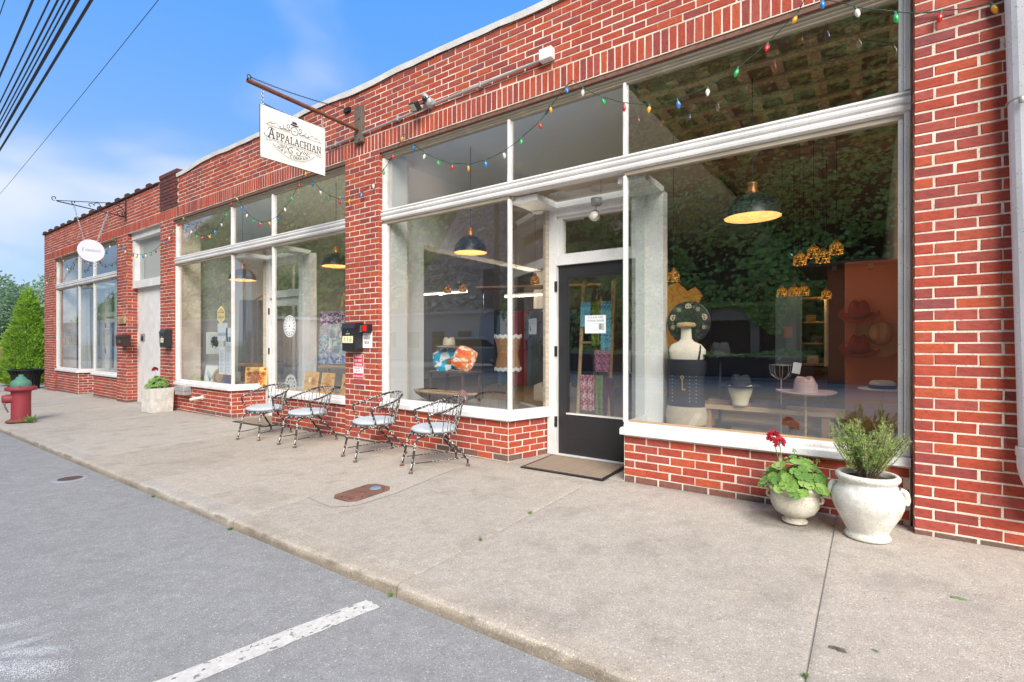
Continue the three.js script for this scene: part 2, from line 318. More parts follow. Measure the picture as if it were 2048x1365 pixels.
{
  const g = new THREE.Mesh(sheet(-420, 60, -260, 380, 20, (x, z) => 0.0118 * max(x, -90) - 0.22 - 0.02 * sin(x * 0.01), 0), M({ color: C(0.10, 0.12, 0.05), roughness: 1 })); g.receiveShadow = true;
  structure(g, 'ground');
  const side = new THREE.Group(); structure(side, 'sidewalk');
  const bed = mesh('joint_bed', sheet(-36, 4, -0.7, CURB_Z - 0.02, 1, (x, z) => gy(x, z) - 0.007), mat.bed, side, false);
  const joints = [3.3, 1.55, -0.2, -2.0, -3.72, -5.5, -7.2, -8.98, -10.75, -12.5, -14.25, -16.0, -17.8, -19.6, -21.4, -23.2, -25, -27, -29, -31, -33, -36];
  for (let k = 0; k + 1 < joints.length; k++) {
    const x1 = joints[k] - 0.0025, x0 = joints[k + 1] + 0.0025, far = k > 9, seed = k * 7.3;
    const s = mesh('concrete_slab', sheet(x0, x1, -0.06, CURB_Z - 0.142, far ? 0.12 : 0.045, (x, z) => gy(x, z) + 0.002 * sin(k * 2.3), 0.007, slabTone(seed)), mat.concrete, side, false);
    // curb: its own pieces, with a worn nose and a face down to the road
    const tone = slabTone(seed), st = []; const nseg = far ? 6 : 36; for (let i = 0; i <= nseg; i++) st.push(x0 + 0.003 + (x1 - x0 - 0.006) * i / nseg);
    const w = (x, a) => (fbm(x * 9, a * 5, 4, 21) - 0.5) * 0.02;
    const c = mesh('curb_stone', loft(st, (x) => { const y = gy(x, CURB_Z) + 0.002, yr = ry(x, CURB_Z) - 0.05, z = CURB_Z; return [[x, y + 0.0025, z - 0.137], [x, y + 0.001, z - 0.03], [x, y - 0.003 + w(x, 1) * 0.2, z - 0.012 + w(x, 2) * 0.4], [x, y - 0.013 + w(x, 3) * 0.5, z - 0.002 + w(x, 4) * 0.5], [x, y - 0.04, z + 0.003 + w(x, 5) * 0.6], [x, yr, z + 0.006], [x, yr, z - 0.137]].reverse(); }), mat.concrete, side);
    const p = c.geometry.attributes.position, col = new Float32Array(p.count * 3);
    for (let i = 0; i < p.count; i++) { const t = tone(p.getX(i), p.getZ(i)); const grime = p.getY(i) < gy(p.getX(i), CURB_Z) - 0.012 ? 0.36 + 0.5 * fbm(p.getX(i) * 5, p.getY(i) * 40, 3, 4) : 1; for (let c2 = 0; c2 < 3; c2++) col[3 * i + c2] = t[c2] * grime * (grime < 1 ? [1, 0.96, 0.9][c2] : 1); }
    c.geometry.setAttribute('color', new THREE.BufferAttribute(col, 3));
  }
  // door recess floors, a paler repair strip round the meter cover
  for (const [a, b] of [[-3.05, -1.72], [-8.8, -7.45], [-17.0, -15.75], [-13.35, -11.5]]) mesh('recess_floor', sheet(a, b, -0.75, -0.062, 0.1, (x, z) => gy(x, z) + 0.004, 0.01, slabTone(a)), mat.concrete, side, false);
  const rp = [[-3.74, 1.72], [-3.735, 1.20], [-3.715, 0.50], [-3.30, 0.42], [-3.245, 0.9], [-3.20, 1.24], [-3.22, 1.63], [-3.36, 1.76]];
  const sh = new THREE.ShapeGeometry(new THREE.Shape(rp.map(p => V2(p[0] + 0.004, p[1])))); const q = sh.attributes.position; for (let i = 0; i < q.count; i++) { const x = q.getX(i), z = q.getY(i); q.setXYZ(i, x, gy(x, z) + 0.0052, z); } sh.computeVertexNormals();
  mesh('repair_strip', sh, mat.patch, side); 

  const road = new THREE.Group(); structure(road, 'road');
  const rt = (x, z) => { const a = fbm(x * 0.5, z * 0.5, 5, 31), b = fbm(x * 3, z * 3, 4, 32), d = fbm(x * 14, z * 14, 2, 33); const f = 1 + 0.13 * (a - 0.5) + 0.14 * (b - 0.5) + 0.2 * (d - 0.5) - sst(0.6, 0.66, b) * 0.07; return [f, f, f * 1.005]; };
  mesh('near_lane', sheet(-16, 5, CURB_Z + 0.005, 4.6, 0.05, ry, 0, rt), mat.asphalt, road, false);
  mesh('far_lane', sheet(-16, 5, 4.6, 14.2, 0.4, ry, 0, rt), mat.asphalt, road, false);
  mesh('road_bend', sheet(-110, -16, CURB_Z + 0.005, 14.2, 0.8, ry, 0, rt), mat.asphalt, road, false);
  // worn paint: holes and ragged edges where it has flaked off
  const paint = (w, h, c, wear, seed) => M({ roughness: 0.8, alphaTest: 0.5, map: tex(w, h, (i, j) => { const n = fbm(i / 11, j / 11, 5, seed), e = min(j, h - 1 - j) / h, en = fbm(i / 30, j / 10, 3, seed + 2), m = fbm(i / 5, j / 5, 2, seed + 5); const on = n * 0.6 + m * 0.4 < wear && e > en * 0.14 && min(i, w - 1 - i) > en * 14; const k = 0.9 + 0.14 * (m - 0.5); return [c[0] * k, c[1] * k, c[2] * k, on ? 1 : 0]; }) });
  const strip = (name, a, b, w, m) => { // a painted band from a to b
    const d = V2(b[0] - a[0], b[1] - a[1]), L = d.length(); d.normalize(); const n = V2(-d.y, d.x), P = [], U = [], I = [], S = max(2, Math.ceil(L / 0.5));
    for (let i = 0; i <= S; i++) for (const k of [0, 1]) { const x = a[0] + d.x * L * i / S + n.x * w * (k - 0.5), z = a[1] + d.y * L * i / S + n.y * w * (k - 0.5); P.push(x, ry(x, z) + 0.003, z); U.push(i / S, k); }
    for (let i = 0; i < S; i++) I.push(2 * i, 2 * i + 2, 2 * i + 1, 2 * i + 1, 2 * i + 2, 2 * i + 3); 
    const g2 = new THREE.BufferGeometry(); g2.setAttribute('position', new THREE.Float32BufferAttribute(P, 3)); g2.setAttribute('uv', new THREE.Float32BufferAttribute(U, 2)); g2.setIndex(I); g2.computeVertexNormals(); if (g2.attributes.normal.getY(0) < 0) { g2.setIndex(I.reverse()); g2.computeVertexNormals(); }
    return mesh(name, g2, m, road, false);
  };
  strip('parking_line', [-2.045, 2.40], [-2.6, 5.3], 0.135, paint(1024, 64, [0.90, 0.88, 0.84], 0.63, 51));
  const smear = M({ roughness: 0.85, alphaTest: 0.5, map: tex(512, 96, (i, j) => { const u = i / 511, v = abs(j / 95 - 0.5) * 2, e = (1 - v * v) * sst(0, 0.12, u) * sst(1, 0.55, u) * (0.45 + 0.8 * fbm(i / 40, j / 14, 3, 57)); return [0.86, 0.86, 0.86, hash(i >> 1, j >> 1, 71) < e * 0.5 ? 1 : 0]; }) });
  for (const [x0, z0, x1, z1, w] of [[-3.42, 3.95, -3.26, 3.36, 0.10], [-3.12, 3.75, -3.02, 3.38, 0.07], [-2.98, 3.7, -2.6, 3.43, 0.16], [-3.05, 3.62, -2.8, 3.4, 0.09]]) strip('chalk_mark', [x0, z0], [x1, z1], w, smear);
  const yel = M({ color: C(0.62, 0.36, 0.05), roughness: 0.8 }), wht = M({ color: C(0.6, 0.6, 0.58), roughness: 0.8 });
  strip('centre_line', [5, 8.75], [-100, 8.75], 0.11, yel); strip('centre_line', [5, 9.05], [-100, 9.05], 0.11, yel); strip('edge_line', [5, 11.9], [-100, 11.9], 0.11, wht);
}
// ---------- the shops ----------
const shop = thing('brick_shop_building', 'long single-storey red brick shop building with two wide white-framed shopfronts', 'building');
const office = thing('brick_office_building', 'low red brick building with tile-capped parapet behind the oval sign', 'building');
const annex = thing('brick_wall_building', 'red brick building corner with thick white joints beside the white downpipe', 'building');
const shopBricks = [], officeBricks = [], annexBricks = [];
function pier(list, parent, x0, x1, zf, y1, depth = [0.12, 0.12], dark = 0) {
  const p = mesh('brick_pier', box(x0 + 0.005, x1 - 0.005, -0.4, y1, zf - 0.5, zf - 0.0035), mat.mortar, parent);
  brickFace(list, p, { o: [x0, 0, zf], u: [1, 0, 0], n: [0, 0, 1], len: x1 - x0, y0: -0.36, y1, dark });
  if (depth[1]) brickFace(list, p, { o: [x1, 0, zf], u: [0, 0, -1], n: [1, 0, 0], len: depth[1], y0: -0.36, y1, shift: PITCH / 2, dark });
  if (depth[0]) brickFace(list, p, { o: [x0, 0, zf - depth[0]], u: [0, 0, 1], n: [-1, 0, 0], len: depth[0], y0: -0.36, y1, shift: PITCH / 2, dark });
  return p;
}
function parapet(list, parent, x0, x1, top, darkTo) {
  const p = mesh('parapet_wall', box(x0, x1, 3.555, top, -0.32, -0.0035), mat.mortar, parent);
  brickFace(list, p, { o: [x0, 0, 0], u: [1, 0, 0], n: [0, 0, 1], len: x1 - x0, y0: 3.56, y1: 3.757, soldier: true });
  if (darkTo) brickFace(list, p, { o: [x0, 0, 0.012], u: [1, 0, 0], n: [0, 0, 1], len: darkTo - x0, y0: 3.77, y1: top, dark: 1 });
  brickFace(list, p, { o: [darkTo || x0, 0, 0], u: [1, 0, 0], n: [0, 0, 1], len: x1 - (darkTo || x0), y0: 3.77, y1: top });
  return p;
}
pier(shopBricks, shop, -5.6, -4.93, 0, 3.553);
pier(shopBricks, shop, -11.53, -10.94, 0, 3.553, [0.2, 0.12]);
parapet(shopBricks, shop, -11.53, 0.215, 4.40, -10.68);
pier(officeBricks, office, -19.97, -18.95, 0, 3.553, [0.3, 0.12]);
pier(officeBricks, office, -13.95, -13.32, 0, 3.553, [0.12, 0.2]);
parapet(officeBricks, office, -19.97, -11.535, 4.335);
{ // the neighbouring corner with the downpipe
  const p = mesh('brick_corner', box(0.215, 3.2, -0.4, 4.6, -3, 0.0765), mat.mortar, annex);
  brickFace(annexBricks, p, { o: [0.21, 0, 0.08], u: [1, 0, 0], n: [0, 0, 1], len: 2.99, y0: -0.36, y1: 4.6 });
  brickFace(annexBricks, p, { o: [0.21, 0, 0.0], u: [0, 0, 1], n: [-1, 0, 0], len: 0.08, y0: -0.36, y1: 4.6, shift: 0.1 });
}
// profile swept along the front: moulded aluminium
function moulding(pts, x0, x1) { return loft([x0, x1], (x) => pts.map(p => [x, p[1], p[0]]).reverse()); }
const tB = [[-0.13, 2.68], [-0.055, 2.68], [-0.035, 2.69], [-0.03, 2.71], [-0.042, 2.727], [-0.042, 2.734], [-0.028, 2.742], [-0.022, 2.758], [-0.03, 2.775], [-0.05, 2.782], [-0.05, 2.79], [-0.035, 2.797], [-0.04, 2.812], [-0.07, 2.82], [-0.13, 2.82]];
function bay(b, list, owner, o = {}) {
  const { xl, xr, pl, pr, sill } = b, zg = -0.1, zd = -0.6, dl = pl + 0.2, dr = pr + 0.16, doorL = pl + 0.265, doorR = pr - 0.1, dy = b.dy || 0;
  // brick under the windows
  const bl = mesh('brick_bulkhead', [planBox(xl, -0.0635, pl + 0.002, -0.0635, -0.4, sill, 0.1, -0.05), planBox(pl - 0.002, -0.0635, dl - 0.06, zd, -0.4, sill, 0.1, -0.052)], mat.mortar, owner);
  brickFace(list, bl, { o: [xl, 0, -0.06], u: [1, 0, 0], n: [0, 0, 1], len: pl - xl, y0: -0.36, y1: sill });
  { const L = hypot(dl - 0.06 - pl, zd + 0.06), u = [(dl - 0.06 - pl) / L, 0, (zd + 0.06) / L]; brickFace(list, bl, { o: [pl, 0, -0.06], u, n: [-u[2], 0, u[0]], len: L, y0: -0.36, y1: sill, shift: PITCH / 2 }); }
  const br = mesh('brick_bulkhead', [planBox(pr, -0.0635, xr, -0.0635, -0.4, sill, 0.1, -0.05), planBox(pr + 0.0035, zd, pr + 0.0035, -0.068, -0.4, sill, 0.1, -0.05)], mat.mortar, owner);
  brickFace(list, br, { o: [pr, 0, -0.06], u: [1, 0, 0], n: [0, 0, 1], len: xr - pr, y0: -0.36, y1: sill });
  brickFace(list, br, { o: [pr, 0, zd], u: [0, 0, 1], n: [-1, 0, 0], len: -0.06 - zd, y0: -0.36, y1: sill, shift: PITCH / 2 });
  // head trim under the brick, then the row of upper panes
  mesh('lintel_trim', [box(xl, xr, 3.515, 3.553, -0.14, -0.012)], mat.rust, owner);
  const tw = new THREE.Group(); tw.name = 'transom_window'; owner.add(tw);
  mesh('head_rail', [moulding([[-0.14, 3.455], [-0.08, 3.455], [-0.08, 3.47], [-0.062, 3.475], [-0.062, 3.49], [-0.04, 3.495], [-0.04, 3.513], [-0.14, 3.513]], xl, xr)], mat.frameOld, tw);
  const mx = [xl + 0.035, pl, pr, xr - 0.06];
  mesh('jamb', [rbox(xl, xl + 0.035, 2.82, 3.455, -0.13, -0.05, 0.006)], mat.frame, tw); mesh('jamb', [rbox(xr - 0.06, xr - 0.03, 2.82, 3.455, -0.13, -0.06, 0.006), rbox(xr - 0.032, xr, 2.82, 3.455, -0.13, -0.03, 0.006)], mat.frame, tw);
  for (const x of [pl, pr]) mesh('mullion', rbox(x - 0.013, x + 0.013, 2.82, 3.455, -0.13, -0.06, 0.006), mat.frame, tw);
  for (let k = 0; k < 3; k++) mesh('pane', planPane(mx[k] + (k ? 0.013 : 0), zg, mx[k + 1] - (k < 2 ? 0.013 : 0), zg, 2.82, 3.455), (o.rain || [])[k] ? mat.glassRain : mat.glass, tw);
  mesh('transom_bar', [moulding(tB, xl, xr)], mat.sill, owner);
  // display windows left and right of the entrance
  const pb = sill + 0.105, pt = 2.645;
  const cover = (a, bx) => moulding([[-0.16, sill], [-0.014, sill], [-0.008, sill + 0.006], [-0.01, sill + 0.05], [-0.03, sill + 0.06], [-0.16, sill + 0.064]], a, bx);
  const rail = (a, bx) => moulding([[-0.13, sill + 0.06], [-0.055, sill + 0.06], [-0.052, sill + 0.075], [-0.06, sill + 0.10], [-0.08, sill + 0.105], [-0.13, sill + 0.105]], a, bx);
  const lw = new THREE.Group(); lw.name = 'display_window'; owner.add(lw);
  mesh('sill', [cover(xl, pl + 0.018), planBox(pl + 0.015, -0.03, dl - 0.02, zd, sill + 0.001, sill + 0.062, 0.09, -0.02)], mat.sill, lw);
  mesh('bottom_rail', [rail(xl, pl), planBox(pl + 0.004, -0.09, dl - 0.035, zd + 0.03, sill + 0.061, sill + 0.104, 0.05)], mat.frame, lw);
  mesh('top_rail', [box(xl, pl, pt, 2.681, -0.125, -0.07), planBox(pl + 0.004, -0.1, dl - 0.03, zd + 0.03, pt - 0.002, 2.679, 0.045)], mat.frameOld, lw);
  mesh('jamb', [rbox(xl, xl + 0.03, sill + 0.1, pt, -0.13, -0.045, 0.006), rbox(xl + 0.032, xl + 0.06, sill + 0.1, pt, -0.125, -0.07, 0.005)], mat.frame, lw);
  mesh('corner_post', rbox(pl - 0.016, pl + 0.016, sill + 0.1, pt, -0.12, -0.066, 0.008), mat.frame, lw);
  mesh('jamb', planBox(dl - 0.062, zd + 0.065, dl - 0.045, zd + 0.025, sill + 0.1, pt, 0.05), mat.frameOld, lw);
  mesh('pane', planPane(xl + 0.06, zg, pl - 0.016, zg, pb, pt), mat.glass, lw);
  mesh('return_pane', planPane(pl + 0.012, zg - 0.006, dl - 0.05, zd + 0.04, pb, pt), mat.glass, lw);
  const rw = new THREE.Group(); rw.name = 'display_window'; owner.add(rw);
  mesh('sill', [cover(pr - 0.02, xr), box(pr - 0.015, pr + 0.03, sill + 0.001, sill + 0.062, zd, -0.16)], mat.sill, rw);
  mesh('bottom_rail', [rail(pr, xr), box(pr - 0.01, pr + 0.03, sill + 0.061, sill + 0.104, zd + 0.03, -0.135)], mat.frame, rw);
  mesh('tape_strip', [box(pr + 0.03, xr - 0.06, pb + 0.001, pb + 0.016, -0.108, -0.092)], mat.woodPale, rw);
  mesh('top_rail', [box(pr, xr, pt, 2.681, -0.125, -0.07), box(pr - 0.01, pr + 0.03, pt - 0.002, 2.679, zd + 0.03, -0.13)], mat.frameOld, rw);
  mesh('corner_post', rbox(pr - 0.016, pr + 0.016, sill + 0.1, pt, -0.12, -0.066, 0.008), mat.frame, rw);
  mesh('jamb', [rbox(xr - 0.062, xr - 0.034, sill + 0.064, pt, -0.125, -0.066, 0.005), rbox(xr - 0.032, xr, sill + 0.064, 2.68, -0.13, -0.035, 0.01)], mat.frame, rw);
  mesh('pane', planPane(pr + 0.016, zg, xr - 0.062, zg, pb, pt), mat.glass, rw);
  mesh('return_pane', planPane(pr + 0.005, zd + 0.03, pr + 0.005, -0.12, pb, pt), mat.glass, rw);
  // entrance
  const en = new THREE.Group(); en.name = 'entrance'; owner.add(en);
  const g0 = gy((pl + pr) / 2, zd) + 0.004, dt = 2.0 + g0 + 0.02;
  mesh('door_frame', [box(dl - 0.045, doorL, g0, 2.62, zd - 0.1, zd + 0.03), box(doorR, dr - 0.17, g0, 2.62, zd - 0.1, zd + 0.028), box(doorL, doorR, dt, dt + 0.1, zd - 0.09, zd + 0.027), box(doorL, doorR, 2.53, 2.62, zd - 0.09, zd + 0.026), box(doorL, doorR, g0 - 0.03, g0 + 0.012, zd - 0.1, zd + 0.04)], mat.white, en);
  mesh('column', [box(pr - 0.02, dr, sill - 0.1, 2.62, zd - 0.12, zd - 0.001)], mat.white, en);
  mesh('transom_sash', [box(doorL, doorL + 0.06, dt + 0.1, 2.53, zd - 0.07, zd), box(doorR - 0.06, doorR, dt + 0.1, 2.53, zd - 0.07, zd), box(doorL + 0.06, doorR - 0.06, dt + 0.1, dt + 0.12, zd - 0.07, zd - 0.001), box(doorL + 0.06, doorR - 0.06, 2.5, 2.53, zd - 0.07, zd - 0.001)], mat.white, en);
  mesh('transom_pane', planPane(doorL + 0.06, zd - 0.035, doorR - 0.06, zd - 0.035, dt + 0.12, 2.5), mat.glass, en);
  mesh('soffit', [box(pl - 0.01, dr, 2.60, 2.66, zd - 0.02, zd + 0.09), box(pl, dl + 0.1, 2.605, 2.665, zd + 0.09, -0.135), box(pr - 0.09, dr, 2.605, 2.665, zd + 0.09, -0.135)], mat.white, en);
  { const g = new THREE.PlaneGeometry(pr - 0.09 - dl - 0.1, -0.135 - zd - 0.09); g.rotateX(PI / 2); g.translate((pr - 0.09 + dl + 0.1) / 2, 2.64, (zd + 0.09 - 0.135) / 2); mesh('soffit_pane', g, mat.glass, en); }
  const leaf = o.doorMat || mat.doorPaint, z1 = zd - 0.012, z0 = zd - 0.057, dO = new THREE.Group(); dO.name = 'door'; owner.add(dO);
  const a = doorL + 0.004, c = doorR - 0.004, gb = 0.42 + g0 + 0.02, gt = 1.89 + g0, st = 0.105;
  mesh('leaf', [box(a, a + st, g0 + 0.014, dt - 0.004, z0, z1), box(c - st, c, g0 + 0.014, dt - 0.004, z0, z1), box(a + st, c - st, gt, dt - 0.004, z0, z1 - 0.001), box(a + st, c - st, g0 + 0.014, gb, z0, z1 - 0.001), box(a + st, c - st, g0 + 0.19, g0 + 0.2, z0, z1 + 0.001)], leaf, dO);
  mesh('glazing_bead', [box(a + st, a + st + 0.014, gb, gt, z1 - 0.02, z1 - 0.006), box(c - st - 0.014, c - st, gb, gt, z1 - 0.02, z1 - 0.006), box(a + st, c - st, gt - 0.014, gt, z1 - 0.02, z1 - 0.005)], leaf, dO);
  mesh('bottom_bead', box(a + st - 0.01, c - st + 0.01, gb - 0.004, gb + 0.012, z1 - 0.02, z1 + 0.006), mat.frame, dO);
  mesh('pane', planPane(a + st, z1 - 0.022, c - st, z1 - 0.022, gb, gt), mat.glass, dO);
  for (const y of [0.3, 1.05, 1.74]) mesh('hinge', [box(doorL - 0.02, doorL + 0.012, g0 + y, g0 + y + 0.11, zd + 0.026, zd + 0.036), at(new THREE.CylinderGeometry(0.007, 0.007, 0.11, 8), doorL, g0 + y + 0.055, zd + 0.038)], mat.blackMetal, dO);
  mesh('handle', [poly([[c - 0.05, g0 + 1.12, z1], [c - 0.05, g0 + 1.12, z1 + 0.05], [c - 0.05, g0 + 0.9, z1 + 0.05], [c - 0.05, g0 + 0.9, z1]], 0.009)], mat.steel, dO);
  // boards that the windows display on
  mesh('display_deck', [box(xl + 0.03, pl + 0.02, sill - 0.03, sill + 0.03, -1.25, -0.14), box(pl + 0.02, dl - 0.2, sill - 0.032, sill + 0.028, -1.25, -0.66), box(dr, xr - 0.02, sill - 0.03, sill + 0.03, -1.25, -0.14), box(pr + 0.06, dr, sill - 0.031, sill + 0.029, zd, -0.141)], mat.deck, owner);
  return { dl, dr, doorL, doorR, g0 };
}
const B1 = bay({ xl: -4.93, xr: 0.2, pl: -3.01, pr: -1.76, sill: 0.39 }, shopBricks, shop, { rain: [1, 1, 0] });
const B2 = bay({ xl: -10.94, xr: -5.6, pl: -8.77, pr: -7.49, sill: 0.362 }, shopBricks, shop, { rain: [0, 1, 0], doorMat: mat.white });
const B3 = bay({ xl: -18.95, xr: -13.95, pl: -17.0, pr: -15.8, sill: 0.362 }, officeBricks, office, { doorMat: mat.white });
// rooms: walls, floor, ceiling, roof
mesh('party_wall', [box(-5.4, -5.12, -0.3, 3.9, -0.95, -0.28), box(-5.4, -5.12, 2.55, 3.9, -4.2, -0.951), box(-5.4, -5.12, -0.3, 3.9, -14, -4.201)], mat.plaster, shop);
mesh('side_wall', box(-11.42, -11.2, -0.3, 3.9, -14, -0.3), mat.plasterGrey, shop); mesh('side_wall', box(0.23, 0.42, -0.3, 3.9, -14, -0.45), mat.plaster, shop);
mesh('back_wall', box(-11.42, 0.42, -0.3, 3.9, -14.2, -14.001), mat.plasterGrey, shop);
mesh('shop_floor', [box(-11.2, 0.23, -0.3, 0.04, -14, -0.71)], mat.floor, shop);
mesh('shop_ceiling', [box(-11.2, -1.85, 3.56, 3.62, -14, -0.15)], mat.plaster, shop); mesh('board_ceiling', box(-1.849, 0.23, 3.66, 3.7, -14, -0.15), mat.lattice, shop);
mesh('roof', box(-11.53, 0.42, 4.0, 4.12, -14.3, -0.325), mat.plasterGrey, shop);
for (const b of [box(-4.93, -4.86, 0.39, 3.5, -0.4, -0.15), box(-5.12, -4.93, -0.3, 3.6, -0.45, -0.28), box(0.2, 0.23, -0.3, 3.66, -0.5, -0.14)]) mesh('inner_jamb', b, mat.plaster, shop);
mesh('side_wall', box(-19.9, -19.6, -0.3, 3.9, -5, -0.3), mat.plaster, office); mesh('side_wall', box(-13.7, -13.4, -0.3, 3.9, -5, -0.3), mat.plaster, office);
mesh('back_wall', box(-19.97, -11.54, -0.3, 3.9, -5.2, -5.001), mat.plaster, office); mesh('office_floor', box(-19.6, -13.7, -0.5, 0.0, -5, -0.71), mat.floor, office);
mesh('office_ceiling', box(-19.6, -13.7, 3.56, 3.62, -5, -0.15), mat.plaster, office); mesh('roof', box(-19.97, -11.54, 4.0, 4.1, -5.3, -0.325), mat.plasterGrey, office);
mesh('end_wall', box(-19.96, -19.9, -0.5, 4.3, -5.2, -0.31), mat.mortarWorn, office);
{ // recessed white side door with its own transom
  const d = new THREE.Group(); d.name = 'side_door'; office.add(d);
  mesh('leaf', [rbox(-13.31, -11.54, -0.3, 2.36, -0.27, -0.205, 0.008)], mat.white, d);
  mesh('transom_frame', [box(-13.31, -11.54, 2.36, 2.52, -0.28, -0.10), box(-13.31, -11.54, 3.42, 3.553, -0.28, -0.08), box(-13.31, -13.2, 2.52, 3.42, -0.28, -0.1), box(-11.63, -11.54, 2.52, 3.42, -0.28, -0.1)], mat.white, d);
  mesh('transom_pane', planPane(-13.2, -0.2, -11.63, -0.2, 2.52, 3.42), mat.glassMilk, d);
  mesh('backing', box(-13.39, -11.54, -0.4, 3.9, -0.5, -0.31), mat.plasterGrey, d);
  mesh('hasp', [rbox(-13.16, -12.9, 1.20, 1.36, -0.205, -0.195, 0.004)], mat.galv, d); mesh('padlock', [rbox(-13.05, -12.99, 1.21, 1.28, -0.195, -0.168, 0.008), tube([[-13.04, 1.28, -0.182], [-13.04, 1.315, -0.182], [-13.0, 1.315, -0.182], [-13.0, 1.28, -0.182]], 0.006, 6)], mat.blackMetal, d);
}
layBricks(shop, shopBricks, 300); layBricks(office, officeBricks, 300); layBricks(annex, annexBricks, 300);
{ // copings
  const st = []; for (let i = 0; i <= 80; i++) st.push(-10.72 + 10.93 * i / 80);
  const wv = (x) => 0.022 * (fbm(x * 1.1 + 3, 2, 3, 71) - 0.5) * 2 - (x < -9.6 ? 0.07 * sst(-9.6, -10.6, x) : 0), lo = (x) => 0.03 * (fbm(x * 2.3, 5, 3, 72) - 0.5);
  mesh('coping_flashing', loft(st, (x) => [[x, 4.37 + lo(x) + wv(x), 0.022], [x, 4.438 + wv(x), 0.026 + lo(x) * 0.3], [x, 4.452 + wv(x), 0.0], [x, 4.44 + wv(x), -0.34], [x, 4.40 + wv(x), -0.34], [x, 4.402 + wv(x) * 0.4, 0.004]]), M({ map: T.metal, color: C(0.80, 0.79, 0.76), roughness: 0.6 }), shop);
  const tileM = M({ map: T.rust, color: C(0.38, 0.30, 0.27), roughness: 0.8 });
  for (let x = -20.02, k = 0; x < -11.6; x += 0.602, k++) {
    const w = min(0.598, -11.56 - x), tl = mesh('coping_tile', [moulding([[-0.33, 4.335], [0.035, 4.335], [0.038, 4.362], [-0.02, 4.39], [-0.15, 4.412], [-0.33, 4.37]], x, x + w)], tileM, office);
    mesh('collar', [at(new THREE.CylinderGeometry(0.055, 0.055, 0.09, 12), x + 0.06, 4.395, -0.02, 0, 0, PI / 2), at(new THREE.CylinderGeometry(0.052, 0.052, 0.3, 12), x + 0.06, 4.39, -0.16, PI / 2)], tileM, tl);
  }
  mesh('corner_cap', [box(-11.53, -10.7, 4.401, 4.47, -0.32, 0.02)], darkMats[0], shop);
  mesh('roof_vent', [at(lathe([[0.07, 0], [0.07, 0.34], [0.2, 0.40], [0.17, 0.45], [0.03, 0.48], [0, 0.48]], 16), -11.1, 4.12, -0.8)], mat.galv, shop);
  mesh('roof_vent', [box(-11.0, -10.55, 4.12, 4.62, -0.7, -0.4), box(-11.05, -10.45, 4.62, 4.66, -0.75, -0.35)], M({ map: T.metal, color: C(0.5, 0.48, 0.43) }), shop);
  // wooden lattice hung under the dark ceiling behind the wide transom pane
  const lt = new THREE.Group(); lt.name = 'ceiling_lattice'; shop.add(lt);
  for (let k = 0; k < 9; k++) mesh('slat', box(-1.75, 0.18, 3.42, 3.44, -0.42 - k * 0.32, -0.34 - k * 0.32), mat.lattice, lt);
  for (let k = 0; k < 8; k++) mesh('slat', box(-1.72 + k * 0.26, -1.63 + k * 0.26, 3.441, 3.475, -3.1, -0.25), mat.lattice, lt);
}
// ---------- things on the pavement and the front ----------
// leaves: lists of small faces with their own tone
function leafMesh(name, items, parent, m = mat.leaf) {   // items: {p, d (direction), up, l, w, c}
  const P = [], K = [], U = [];
  for (const { p, d, n, l, w, c } of items) {
    const D = d.clone().normalize(), S = V(0, 0, 0).crossVectors(D, n).normalize(), N = V(0, 0, 0).crossVectors(S, D);
    const a = p, b = p.clone().addScaledVector(D, l * 0.45).addScaledVector(S, w / 2).addScaledVector(N, -l * 0.06), e = p.clone().addScaledVector(D, l), f = p.clone().addScaledVector(D, l * 0.45).addScaledVector(S, -w / 2).addScaledVector(N, -l * 0.06);
    for (const q of [a, b, e, a, e, f]) { P.push(q.x, q.y, q.z); K.push(...c); U.push(q.x * 3, q.y * 3); }
  }
  const g = new THREE.BufferGeometry(); g.setAttribute('position', new THREE.Float32BufferAttribute(P, 3)); g.setAttribute('color', new THREE.Float32BufferAttribute(K, 3)); g.setAttribute('uv', new THREE.Float32BufferAttribute(U, 2)); g.computeVertexNormals();
  const o = new THREE.Mesh(g, m); o.name = name; o.castShadow = o.receiveShadow = true; if (parent) parent.add(o); return o;
}
const rdir = () => { const z = R(-1, 1), a = R(0, 2 * PI), r = sqrt(1 - z * z); return V(r * cos(a), z, r * sin(a)); };
const vary = (c, k) => { const f = R(1 - k, 1 + k), h = R(-k, k) * 0.5; return [c[0] * f * (1 + h), c[1] * f, c[2] * f * (1 - h)]; };

